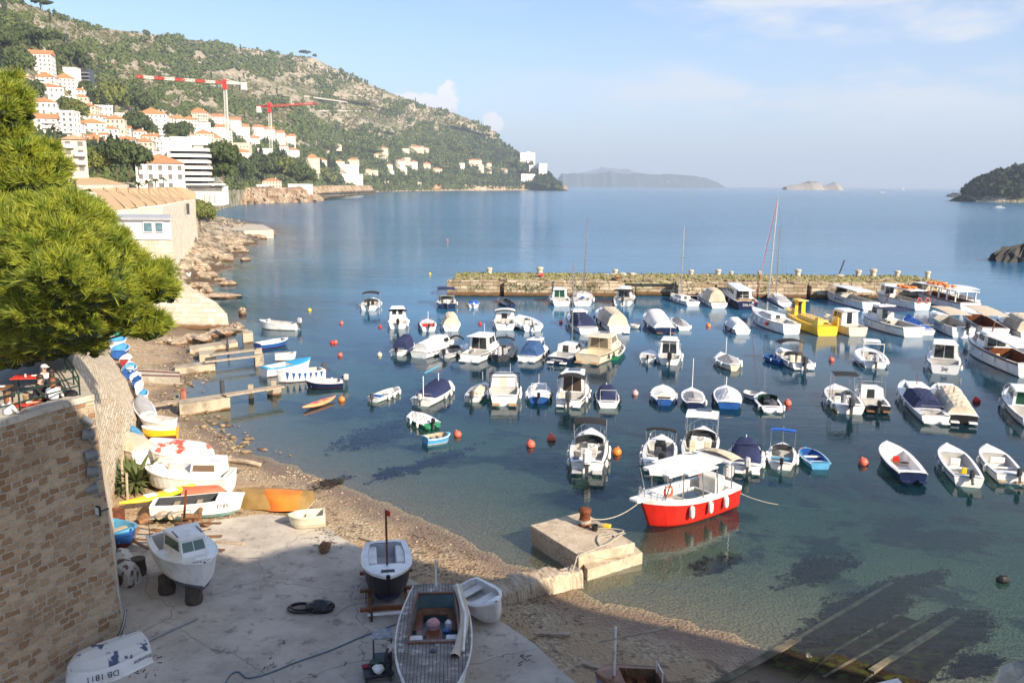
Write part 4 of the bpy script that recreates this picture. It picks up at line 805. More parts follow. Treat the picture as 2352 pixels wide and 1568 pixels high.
# hotel with dark window bands
hb = PY(430, 430, 330); k = ppm(hb); ht = thing('seaside_hotel', 'large modern white hotel with dark ribbon windows facing the bay', 'hotel', tuple(hb), R(14)); HOUSEM.append((420, 385, 95, 50))
H0 = 88/k; wk = 76/k; b = MB(); b.box((wk*.1, 14, H0/2-8), (wk, 26, H0+14)); b.build('core', M_GLASS, ht)
for i in range(7):
    z = H0*(i+.35)/6.6; s = 1-.0*i; q = MB(); q.box((wk*.1+(i % 2)*.4, 13.2, z), (wk+1.6, 28, H0/6.6*.52)); q.build('floor_band', M_HW[0], ht)
q = MB(); q.box((-wk*.42, 16, H0*.86-12), (wk*.1+20, 22, H0*.1+24)); q.box((-wk*.3, 12, H0*1.0), (10, 10, 5)); q.build('side_wing', M_HW[0], ht)
q = MB(); q.box((wk*.05, 14, H0+3.0), (14, 8, 3)); q.box((wk*.3, 14, H0+2.6), (9, 6, 2.4)); q.build('roof_plant', mat('white_metal', (.7, .7, .7), None, .4, .5), ht)
# white house with red roof before the hotel
rb_ = house(371, 436, 106, 74, 3, 'large white house with bright orange hip roof in front of the hotel', 'h', 0, 22, dep=.85, Yv=285., name='villa')
# restaurant on the rocks
rs = PY(466, 466, 330); k = ppm(rs); rt_ = thing('cliff_restaurant', 'white terrace restaurant with arches above the pale cliff', 'restaurant', tuple(rs), R(12))
q = MB(); q.box((0, 12, 16/k), (86/k, 22, 44/k)); q.build('wall', M_HW[0], rt_); q = MB(); q.box((6/k, 1, 33/k), (74/k, .6, 11/k)); q.build('glass_front', M_WIN, rt_)
for i in range(3): q = MB(); q.box(((6+i*11)/k, .85, 10/k), (5/k, .5, 17/k)); q.build('arch_opening', M_HW[2], rt_)
q = MB(); q.box((4/k, 2, 42/k), (92/k, 6, 3/k)); q.build('terrace_roof', M_HW[0], rt_); HOUSEM.append((466, 445, 46, 25))
# near cape cliff
cu_ = [(500, 436, 474), (515, 433, 472), (560, 431, 470), (600, 434, 468), (650, 432, 466), (690, 428, 465), (715, 429, 464), (728, 445, 464), (744, 458, 461)]
m, t = newmat('cliff_rock'); h = NT(t); pos = h.n('NewGeometry').outputs['Position']; c = h.mix(h.r(h.noise(pos, .12, 7, .7, (1, 1, .5)), .38, .62), (.30, .17, .08), (.58, .46, .32)); c = h.mix(h.r(h.noise(pos, .5, 5), .55, .62), c, (.14, .10, .06)); h.bsdf(c, .95, h.noise(pos, .35, 7, .7), 1., 2.5); M_CLIFF = m
rows = []
for j in range(9):
    row = []
    for i in range(60):
        u = 500+244*i/59; vt = np.interp(u, [a[0] for a in cu_], [a[1] for a in cu_]); vb = np.interp(u, [a[0] for a in cu_], [a[2] for a in cu_]); y0 = P(u, vb).y; f = min(1, j/6)
        y = y0+(f**1.5)*30+(fbm(np.array([u*.11]), np.array([j*.9]))[0]-.5)*26*(0 < j < 8); v = vb+(vt-vb)*f
        q = PY(u, v, y0); z = q.z+(0 if j < 7 else .6); row.append((q.x*(y/y0), y+(90*(j-6)**2 if j > 6 else 0), z-(2 if j == 0 else 0)))
    rows.append(row)
cm = MB(); cm.grid(rows); cl = cm.build('sea_cliff', M_CLIFF); cl['kind'] = 'structure'
house(625, 432, 43, 20, 2, 'cream stone house with orange roof standing on the near cliff', 'h', 1, 14, Yv=830.); house(600, 434, 30, 8, 1, 'long white pergola terrace on the near cliff', 'f', 0, 14, Yv=825.); house(690, 432, 56, 7, 1, 'low white garden wall building on the right part of the near cliff', 'f', 0, 14, Yv=840., win=False)
# shoreline rocks of the headland
rows = []
for j in range(4):
    rows.append([tuple(terr(np.array([u]), np.array([ip(u, FOOT)]))[0]+np.array([0, -14+j*9, [-18, 3, 9, 6][j]*1.+random.uniform(-3, 3)*(j in (1, 2))])-np.array([0, 0, 0])) for u in np.arange(735, 1308, 6.)])
for j, zz_ in enumerate((-3, 3.5, 8.5, 12)): rows[j] = [(x, y, zz_*(.6+.8*random.random()) if j else -3) for x, y, z in rows[j]]
q = MB().grid(rows); q = q.build('shore_rocks', M_CLIFF); q['kind'] = 'structure'
q = thing('red_earth_scar', 'bare orange earth scar above the shore of the headland', 'earth scar', tuple(TP3(1005, 432)))
sc_m = MB(); g0 = Vector(q.location); pts = [TP3(1005+a, 432-b)-g0-Vector((0, 14, 0)) for a, b in ((-14, -2), (12, -2), (24, 12), (30, 17), (10, 14), (-4, 10))]; sc_m.add(pts, [tuple(range(6))]); sc_m.build('bare_earth', mat('orange_earth', (.50, .28, .12), (.40, .22, .10), .1, .95), q)
# retaining walls / road benches on the hill
for i, (a, b, lb) in enumerate((((700, 222), (800, 236), 'long retaining wall of the coast road on the upper hillside'), ((430, 196), (520, 202), 'stone retaining wall behind the jib of the tall crane'), ((735, 256), (830, 256), 'pale road wall running above the dark woods'), ((480, 145), (395, 152), 'short bench of the road high on the hill'))):
    A, B = TP3(*a), TP3(*b); d = B-A; q = MB(); n_ = Vector((0, -6, 0)); h_ = 3.; A, B = A-Vector((0, 0, 1)), B-Vector((0, 0, 1))
    q.add([A+n_, B+n_, B+n_+Vector((0, 0, h_)), A+n_+Vector((0, 0, h_)), A+Vector((0, 4, h_)), B+Vector((0, 4, h_))], [(0, 1, 2, 3), (3, 2, 5, 4)]); tag(q.build('retaining_wall', M_HW[2]), lb, 'wall')
# ---------------- woods ----------------
n = 44000; u = rng.uniform(-40, 1290, n); v = ip(u, RID)+(ip(u, FOOT)-ip(u, RID))*rng.random(n)**.9
u = np.concatenate([u, rng.uniform(200, 1290, 6500)]); v = np.concatenate([v, np.zeros(6500)]); v[n:] = np.minimum(ip(u[n:], FOOT)-rng.uniform(0, 1, 6500)*110, 999); v = np.maximum(v, ip(u, RID)+.5)
keep = rng.random(len(u)) < density(u, v); tpx = 6.5*2000/TY(u, v)*np.clip(TY(u, v)/1500, .5, 1.15)
for a, b, ra, rb in HOUSEM: keep &= ~((np.abs(u-a) < ra*1.05) & (v-b < rb+tpx) & (v-b > -rb*.9))
keep &= ~((u > 60) & (u < 430) & (v > ip(u, [(60, 150), (150, 215), (330, 258), (430, 268)])) & (v < 350) & (rng.random(len(u)) < .75)); keep &= ~((u > 530) & (u < 735) & (v > 436)); keep &= ~((u < 520) & (v > 418))
u, v = u[keep], v[keep]; pts = terr(u, v); 
Yd = pts[:, 1]; pts[:, 2] -= .6
wd = (fbm(u*.02+3, v*.05, 3) > .40) | (v > 300); low = v > ip(u, RID)+(ip(u, FOOT)-ip(u, RID))*.35
cyp = (rng.random(len(u)) < np.where((u > 1090) & (v > 300), .5, np.where(v > 330, .16, .02)))
pine = wd & ~cyp; scr = ~wd & ~cyp
s = rng.uniform(.7, 1.35, len(u))
near = np.clip(Yd/1500, .5, 1.15)
T1 = [leafblob(16, 3.2, 2.9, 1.5, k, off=.2) for k in range(5)]; T2 = [leafblob(9, 2.6, 1.3, 1.2, 20+k) for k in range(4)]; T3 = [leafblob(12, 1.7, 6.5, 1.3, 40+k, spind=True) for k in range(3)]
scatter('pine_woodland', pts[pine], (s*near)[pine]*1.18, T1, M_PINEF, 'green pine woods covering the hillside'); scatter('hillside_scrub', pts[scr], (s*near)[scr]*1.05, T2, M_SCRUB, 'olive green scrub scattered over the rocky hillside')
scatter('cypress_woods', pts[cyp], (s*np.clip(near, .7, 1.1))[cyp]*.95, T3, M_CYPF, 'dark pointed cypresses standing in the woods of the headland')
# ---------------- individual trees among the houses ----------------
M_TRUNK = mat('brown_bark', (.13, .09, .06), None, 2, .9); M_GOLD = mat('yellow_green_foliage', (.17, .19, .035), (.08, .10, .02), .35, .9); M_DKTREE = mat('dark_tree_foliage', (.085, .115, .036), (.04, .058, .02), .35, .9); M_MIDT = mat('mid_green_foliage', (.085, .115, .03), (.04, .06, .018), .35, .9)  # leaf tones by tree: yellow-green, dark and mid green
TM = {}
def tree_mesh(kind, k):
    key = (kind, k)
    if key in TM: return TM[key]
    rr = np.random.default_rng(hash(key) % 1000 if 0 else (len(TM)*13+5)); V = []; F = []; o_ = 0
    if kind == 'round':
        for _ in range(26):
            a = rr.uniform(0, 2*PI); el_ = rr.uniform(-.35, 1); r_ = math.sqrt(max(0, 1-el_**2))*.62; v_, f_ = leafblob(46, .34, .26, .085, rr.integers(1e6)); v_[:, 2] -= .26; v_ += np.array([r_*math.cos(a), r_*math.sin(a), .62+el_*.34]); V.append(v_); F.append(f_+o_); o_ += len(v_)
    elif kind == 'cypress':
        for i in range(16):
            z = i/15; w_ = .16*math.sin(PI*min(1, z*.86+.14))**.7; v_, f_ = leafblob(34, max(.03, w_), .07, .045, rr.integers(1e6)); v_[:, 2] += z*.9; v_[:, :2] += rr.normal(size=2)*.012; V.append(v_); F.append(f_+o_); o_ += len(v_)
    elif kind == 'flat':
        for _ in range(22):
            a = rr.uniform(0, 2*PI); r_ = rr.uniform(0, .85); v_, f_ = leafblob(40, .28, .13, .08, rr.integers(1e6)); v_ += np.array([r_*math.cos(a), r_*math.sin(a), .55+(1-r_)*.16+rr.uniform(-.05, .05)]); V.append(v_); F.append(f_+o_); o_ += len(v_)
    TM[key] = (np.concatenate(V), np.concatenate(F)); return TM[key]
MC = {}
def tree(u, vb, hpx, kind, m, label, Yv=None, wf=1., cat='tree', name=None):
    b = TP3(u, vb) if Yv is None else PY(u, vb, Yv); h_ = hpx/ppm(b); k = random.randrange(3); key = (kind, k, m.name)
    if key not in MC:
        V, F = tree_mesh(kind, k); ob = fast_mesh('crown', V, F, m); MC[key] = ob.data; bpy.data.objects.remove(ob)
    nm = name or {'round': 'pine_tree', 'cypress': 'cypress_tree', 'flat': 'umbrella_pine'}[kind]
    rt = thing(nm, label, cat, tuple(b), random.uniform(0, 6)); c = bpy.data.objects.new('crown', MC[key]); COL.objects.link(c); c.parent = rt; s = h_/(1.0 if kind != 'flat' else .8); c.scale = (s*wf*(1 if kind != 'round' else .8), s*wf*(1 if kind != 'round' else .8), s); c.location = (0, 0, 0 if kind != 'round' else h_*.06)
    MB().tube([(0, 0, -1.5), (h_*.02, 0, h_*.35), (0, h_*.01, h_*.62)], h_*.03, 0, 6, r2=h_*.015).build('trunk', M_TRUNK, rt); return rt
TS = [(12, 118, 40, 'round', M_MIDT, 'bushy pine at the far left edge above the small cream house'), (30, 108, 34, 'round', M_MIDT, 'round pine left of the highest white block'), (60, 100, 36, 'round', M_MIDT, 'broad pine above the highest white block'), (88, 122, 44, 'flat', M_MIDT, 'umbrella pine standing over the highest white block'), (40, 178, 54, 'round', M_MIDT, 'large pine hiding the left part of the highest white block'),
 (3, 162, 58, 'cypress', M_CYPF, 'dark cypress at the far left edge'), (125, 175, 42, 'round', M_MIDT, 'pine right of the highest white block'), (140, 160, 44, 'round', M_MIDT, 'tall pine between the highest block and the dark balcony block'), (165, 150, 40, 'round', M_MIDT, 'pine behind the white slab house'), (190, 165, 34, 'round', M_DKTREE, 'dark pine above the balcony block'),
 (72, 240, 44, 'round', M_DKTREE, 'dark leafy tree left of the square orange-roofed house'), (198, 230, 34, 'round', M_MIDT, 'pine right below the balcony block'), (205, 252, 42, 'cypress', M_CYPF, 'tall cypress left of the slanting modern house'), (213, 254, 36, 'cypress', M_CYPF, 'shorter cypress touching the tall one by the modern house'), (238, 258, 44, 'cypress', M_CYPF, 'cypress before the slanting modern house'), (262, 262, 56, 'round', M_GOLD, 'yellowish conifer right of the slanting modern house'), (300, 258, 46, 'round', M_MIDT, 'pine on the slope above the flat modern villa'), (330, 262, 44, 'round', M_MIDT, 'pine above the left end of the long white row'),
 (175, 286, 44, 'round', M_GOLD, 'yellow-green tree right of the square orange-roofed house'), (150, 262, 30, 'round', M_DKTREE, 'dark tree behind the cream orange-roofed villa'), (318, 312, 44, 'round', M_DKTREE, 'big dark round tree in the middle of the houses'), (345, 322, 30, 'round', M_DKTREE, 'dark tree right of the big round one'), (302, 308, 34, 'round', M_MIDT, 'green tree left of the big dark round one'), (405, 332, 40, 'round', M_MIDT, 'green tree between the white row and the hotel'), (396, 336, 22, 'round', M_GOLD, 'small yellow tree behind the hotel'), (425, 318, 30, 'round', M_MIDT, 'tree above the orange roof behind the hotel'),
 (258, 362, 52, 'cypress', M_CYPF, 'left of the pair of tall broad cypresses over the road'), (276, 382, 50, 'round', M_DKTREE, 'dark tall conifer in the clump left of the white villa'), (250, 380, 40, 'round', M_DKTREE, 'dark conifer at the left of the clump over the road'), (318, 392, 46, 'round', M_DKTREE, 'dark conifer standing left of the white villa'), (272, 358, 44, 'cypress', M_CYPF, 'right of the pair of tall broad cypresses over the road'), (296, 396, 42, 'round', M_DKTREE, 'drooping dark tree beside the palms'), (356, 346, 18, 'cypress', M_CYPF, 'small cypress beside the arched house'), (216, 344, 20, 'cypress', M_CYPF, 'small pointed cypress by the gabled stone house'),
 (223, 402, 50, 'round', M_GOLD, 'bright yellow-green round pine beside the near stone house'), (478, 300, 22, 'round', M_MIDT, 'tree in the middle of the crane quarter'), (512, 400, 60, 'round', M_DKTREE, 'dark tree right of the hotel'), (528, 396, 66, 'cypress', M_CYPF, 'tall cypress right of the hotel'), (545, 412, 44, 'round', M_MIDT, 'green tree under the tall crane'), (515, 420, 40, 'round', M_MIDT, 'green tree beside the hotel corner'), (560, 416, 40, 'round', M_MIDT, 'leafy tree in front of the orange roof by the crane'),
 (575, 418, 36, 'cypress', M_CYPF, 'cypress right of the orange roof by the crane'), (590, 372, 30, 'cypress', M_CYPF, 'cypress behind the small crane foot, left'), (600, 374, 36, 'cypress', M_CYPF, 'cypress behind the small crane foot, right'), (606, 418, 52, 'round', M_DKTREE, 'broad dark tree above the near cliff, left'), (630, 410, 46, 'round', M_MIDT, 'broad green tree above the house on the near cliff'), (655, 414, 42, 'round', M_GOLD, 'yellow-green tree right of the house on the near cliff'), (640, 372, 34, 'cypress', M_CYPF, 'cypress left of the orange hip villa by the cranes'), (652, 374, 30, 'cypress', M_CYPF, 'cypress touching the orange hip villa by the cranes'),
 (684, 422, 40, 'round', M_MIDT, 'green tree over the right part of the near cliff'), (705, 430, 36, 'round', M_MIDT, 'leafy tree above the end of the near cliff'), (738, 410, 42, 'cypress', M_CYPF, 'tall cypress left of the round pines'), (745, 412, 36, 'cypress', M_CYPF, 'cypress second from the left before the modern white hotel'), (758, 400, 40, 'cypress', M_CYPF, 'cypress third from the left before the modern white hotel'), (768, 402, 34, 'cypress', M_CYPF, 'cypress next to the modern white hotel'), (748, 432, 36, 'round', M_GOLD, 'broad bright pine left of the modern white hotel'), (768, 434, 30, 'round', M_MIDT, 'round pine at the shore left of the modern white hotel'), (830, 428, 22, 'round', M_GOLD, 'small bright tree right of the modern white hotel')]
for u_, v_, h_, kd, mm, lb in TS:
    Yv = None
    if 225 < u_ < 520 and v_ > 355 or u_ == 223: Yv = 262. if u_ < 330 else 345.
    if 600 < u_ < 712 and v_ > 405: Yv = 880.
    tree(u_, v_, h_, kd, mm, lb, Yv)
# clump on the ridge
tree(700, 131, 12, 'flat', M_DKTREE, 'lone spreading tree on the ridge near the summit ruins'); tree(723, 133, 7, 'round', M_DKTREE, 'small round tree on the ridge right of the spreading one'); tree(98, 24, 20, 'flat', M_DKTREE, 'windswept tree on the ridge at the upper left')
# palms
M_PALM = mat('palm_fronds', (.11, .13, .035), (.06, .08, .02), 1, .8)
def palm(loc, h_, r_, label, nf=26, name='palm_tree', droop=.9, fw=.16):
    rt = thing(name, label, 'palm', loc); 
    if h_ > .3: MB().tube([(0, 0, -1), (.1, 0, h_*.5), (0, 0, h_)], .28*r_/2.5, 0, 8, r2=.2*r_/2.5).build('trunk', M_TRUNK, rt)
    b = MB()
    for i in range(nf):
        a = 2*PI*i/nf*1.0+random.uniform(-.2, .2)+i*2.4; e = random.uniform(-.15, 1.2); pr = None; d = Vector((math.cos(a), math.sin(a), 0)); sd = Vector((-d.y, d.x, 0))
        for j in range(7):
            f = j/6; p_ = d*(r_*f*math.cos(e*.7))+Vector((0, 0, h_+r_*(f*math.sin(e)-droop*.55*f*f))); w_ = r_*fw*math.sin(PI*min(1, f*.9+.1))+.01
            if pr: b.quad(pr[0]-sd*pr[1]-Vector((0, 0, pr[1]*.5)), pr[0], p_, p_-sd*w_-Vector((0, 0, w_*.5))); b.quad(pr[0], pr[0]+sd*pr[1]-Vector((0, 0, pr[1]*.5)), p_+sd*w_-Vector((0, 0, w_*.5)), p_)
            pr = (p_, w_)
    b.build('fronds', M_PALM, rt); return rt
for u_, vb_, hp, rp_, Y_, lb in ((268, 408, 24, 13, 240, 'tall palm before the dark conifers by the road'), (298, 406, 16, 10, 240, 'shorter palm right of the tall one by the road'), (338, 384, 18, 7, 275, 'slim palm in front of the white villa facade'), (318, 432, 10, 15, 262, 'low palm leftmost before the white villa'), (341, 432, 12, 16, 262, 'low bushy palm in the middle before the white villa'), (357, 428, 14, 12, 268, 'palm between the two low ones before the white villa'), (376, 432, 20, 12, 262, 'tall palm rightmost before the white villa'), (127, 316, 22, 9, 330, 'palm before the balcony apartments')):
    b = PY(u_, vb_, Y_); k = ppm(b); palm(tuple(b), hp/k, rp_/k, lb, 18)
tree(460, 520, 48, 'round', M_GOLD, 'yellow-green bush growing at the corner of the long stone building', 238.)
# ---------------- cranes ----------------
M_CRR = mat('red_crane_paint', (.62, .04, .03), None, 1, .5); M_CRW = mat('white_crane_paint', (.75, .72, .64), None, 1, .5)
def lattice(mb, a, b, w_, n_, r_, m=0, tri=False, alt=None):
    a, b = Vector(a), Vector(b); d = (b-a); L_ = d.length; d.normalize(); s1 = d.cross(Vector((0, 0, 1)))
    if s1.length < .1: s1 = d.cross(Vector((0, 1, 0)))
    s1.normalize(); s2 = s1.cross(d); C_ = [s1+s2*(-1), s1*-1-s2, s2] if tri else [s1+s2, s1-s2, -s1-s2, -s1+s2]
    for i in range(n_):
        p0, p1 = a+d*L_*i/n_, a+d*L_*(i+1)/n_; mi = (alt(i) if alt else m)
        for j, c in enumerate(C_):
            c2 = C_[(j+1) % len(C_)]; mb.tube([p0+c*w_/2, p1+c*w_/2], r_*1.3, mi, 4); mb.tube([p0+c*w_/2, p1+c2*w_/2], r_, mi, 4); mb.tube([p0+c*w_/2, p0+c2*w_/2], r_, mi, 4)
def crane(u, vb, vt, Y_, uj, vj, uc, vc, label, flip):
    b = PY(u, vb, Y_); k = ppm(b); rt = thing('tower_crane', label, 'crane', tuple(b)); H_ = (vb-vt)/k; w_ = 7/k
    q = MB(); lattice(q, (0, 0, 0), (0, 0, H_), w_*.8, int(H_/w_/.9), .12); q.build('mast', M_CRW, rt)
    q = MB(); lattice(q, (0, 0, H_), (0, 0, H_+22/k), w_, 3, .28); q.box((0, -w_*.6, H_+3/k), (w_, w_*.7, 6/k)); q.build('slewing_head', M_CRR, rt)
    J = PY(uj, vj, Y_-20)-b; z = H_+14/k; A = Vector((0, 0, z)); q = MB(); n_ = 26; lattice(q, A, (J.x, -20, z+1.5), 5/k, n_, .17, tri=True, alt=lambda i: (1 if flip and (i//3) % 2 else 0)); q.build('jib', [M_CRR, M_CRW], rt)
    Cc = PY(uc, vc, Y_)-b; q = MB(); lattice(q, A, (Cc.x, 6, z), 4/k, 6, .22); q.build('counter_jib', M_CRW if flip else M_CRR, rt)
    q = MB(); q.box((Cc.x*.86, 5, z-7/k), (10/k, 5, 14/k)); q.build('counterweight', mat('pale_concrete', (.6, .58, .55), None, 1, .9), rt)
    q = MB(); q.tube([(0, 0, H_+22/k), (Cc.x*.8, 5, z)], .25); q.box((J.x*.48, -8, z+4/k), (8/k, .5, 4/k)); q.build('tie_bar', M_CRW, rt)
crane(524, 345, 210, 640, 314, 189, 562, 200, 'tall tower crane with long red and white striped jib', True)
crane(624, 372, 262, 900, 728, 255, 588, 252, 'smaller all-red tower crane farther right', False)
# ---------------- far islands ----------------
def island(name, label, prof, Y_, m, dep=.3, strata=10, amp=.06, seed=0):
    us_ = np.linspace(prof[0][0], prof[-1][0], 120); vt = np.interp(us_, [a for a, b in prof], [b for a, b in prof]); rows = []
    base = np.array([P(u__, 432).z for u__ in us_]); xs = np.array([PY(u__, 430, Y_).x for u__ in us_]); zt = np.array([PY(a, b_, Y_).z for a, b_ in zip(us_, vt)])
    zt = np.maximum(zt, 1); W2 = zt.max()*2.2
    zt = zt*(1+(fbm(us_*.06+seed, us_*0, 3)-.47)*.2)
    for j in range(strata*2+1):
        f = j/strata-1; sh = math.cos(f*PI/2)**.8; rows.append([(x, Y_+W2*f*dep*3*(.3+.7*min(1, z/zt.max())), z*sh*(1+(fbm(np.array([x*.01+seed]), np.array([f*3.]), 4)[0]-.47)*.18*(abs(f) > .05))-1) for x, z in zip(xs, zt)])
    return MB().grid(rows).build(name, m, None, False), xs, zt
m, t = newmat('island_ground'); h = NT(t); pos = h.n('NewGeometry').outputs['Position']; z = h.n('SeparateXYZ', {0: pos}).outputs[2]; nn_ = h.noise(pos, .02, 6, .6)
c = h.mix(h.r(nn_, .42, .55), (.05, .07, .03), (.16, .15, .09)); c = h.mix(h.r(h.m('SUBTRACT', h.m('MULTIPLY', nn_, 110), z), 8, 22), c, (.32, .28, .23)); h.bsdf(c, .95); M_ISL = m
m, t = newmat('haze_tinted_coast'); h = NT(t); pos = h.n('NewGeometry').outputs['Position']; c = h.mix(h.noise(pos, .006, 6, .6), (.04, .07, .10), (.10, .13, .15)); h.bsdf(c, .95); M_FAR = m  # blue of the distant haze is put into this ground colour
for nm, lb, pr, Y_, mm, sd in (('far_island', 'long hazy blue island on the horizon beyond the headland tip', [(1268, 428), (1290, 396), (1330, 400), (1370, 397), (1400, 395), (1440, 398), (1480, 400), (1540, 400), (1580, 401), (1620, 408), (1645, 418), (1660, 427)], 8200, M_FAR, 1),
        ('far_mountain', 'palest blue ridge behind the long hazy island', [(1290, 425), (1330, 396), (1370, 388), (1402, 384), (1440, 390), (1500, 400), (1560, 415), (1600, 427)], 14000, M_FAR, 2),
        ('rocky_islet', 'larger rocky islet with green cap on the horizon', [(1802, 428.5), (1815, 425), (1840, 421), (1856, 417), (1878, 418), (1884, 425), (1888, 429)], 4800, M_ISL, 3),
        ('rocky_islet', 'smaller pointed rocky islet right of the larger one', [(1880, 429), (1895, 425), (1913, 418), (1918, 418), (1926, 425), (1931, 429.5)], 4900, M_ISL, 4)):
    ob, xs, zt = island(nm, lb, pr, Y_, mm, seed=sd); tag(ob, lb, 'island')
for i, (u_, sz) in enumerate(((1345, 26), (1362, 20), (1385, 22), (1410, 26), (1432, 22), (1452, 18), (1500, 20), (1520, 24), (1535, 20))):
    b = PY(u_, 424-(i % 3)*2, 8020); q = MB(); q.box((0, 0, 0), (sz*1.6, 20, 14)); q.box((0, 0, 9), (sz*1.2, 16, 5)); tag(q.build('far_house', M_HW[0], None, False, b), ORD[i]+' white house from the left on the long hazy island', 'house', 'tiny white houses on the far island')
# wooded headland at the right
hl = [(2214, 449), (2228, 441), (2245, 428), (2270, 415), (2300, 404), (2330, 396), (2360, 388), (2400, 384), (2600, 384)]
ob, xs, zt = island('wooded_island', '', hl, 1180, M_HILL, seed=9); tag(ob, kind='structure')
rr_ = []; ux_ = np.concatenate([rng.uniform(2224, 2420, 900)]); f_ = rng.uniform(-.9, .3, 900)
X_ = np.interp(ux_, np.linspace(hl[0][0], hl[-1][0], 120), xs); Zt = np.interp(X_, xs, zt); W2 = zt.max()*2.2
PT = np.stack([X_, 1180+W2*f_*.9*(.3+.7*np.minimum(1, Zt/zt.max())), Zt*np.cos(f_*PI/2)**.8-2], 1); PT = PT[PT[:, 2] > 6]
scatter('island_woods', PT, rng.uniform(1.2, 2.0, len(PT)), T1, mat('shaded_pine_foliage', (.030, .042, .014), (.012, .020, .008), .05, .9), 'dark pine woods on the island at the right edge')  # backlit darkness of the woods is put into the foliage colour
for i in range(26):
    u_ = 2216+i*7; b = P(u_, 456+i*.15+random.uniform(-1, 1)); 
q = MB(); rows = []
for j, (dy, z_) in enumerate(((-16, -2), (-6, 5), (6, 9), (40, 12))): rows.append([(P(u_, 462 if u_ > 2226 else 450).x, P(2226, 461).y+dy+random.uniform(-4, 4), z_*(.7+random.random()*.6)*(min(1, (u_-2218)/30)) if j else -2) for u_ in range(2218, 2480, 5)])
q.grid(rows); tag(q.build('island_rocks', mat('grey_white_rock', (.36, .33, .29), (.10, .09, .08), .12, .9, bump=.8)), kind='structure')
# ---------------- haze ----------------
hz = MB(); hz.box((0, 9500, 290), (26000, 20000, 596)); hz = hz.build('haze', []); hz['kind'] = 'stuff'
m, t = newmat('haze'); v_ = t.nodes.new('ShaderNodeVolumePrincipled'); v_.inputs['Color'].default_value = (.66, .80, 1., 1); v_.inputs['Density'].default_value = HAZE_D; v_.inputs['Anisotropy'].default_value = 0.
o_ = t.nodes.new('ShaderNodeOutputMaterial'); t.links.new(v_.outputs[0], o_.inputs['Volume']); hz.data.materials.append(m)
M_COCK = mat('cockpit_shade_grey', (.50, .49, .46), (.40, .39, .37), 2, .6)  # shadow inside the white cockpits is put into this grey
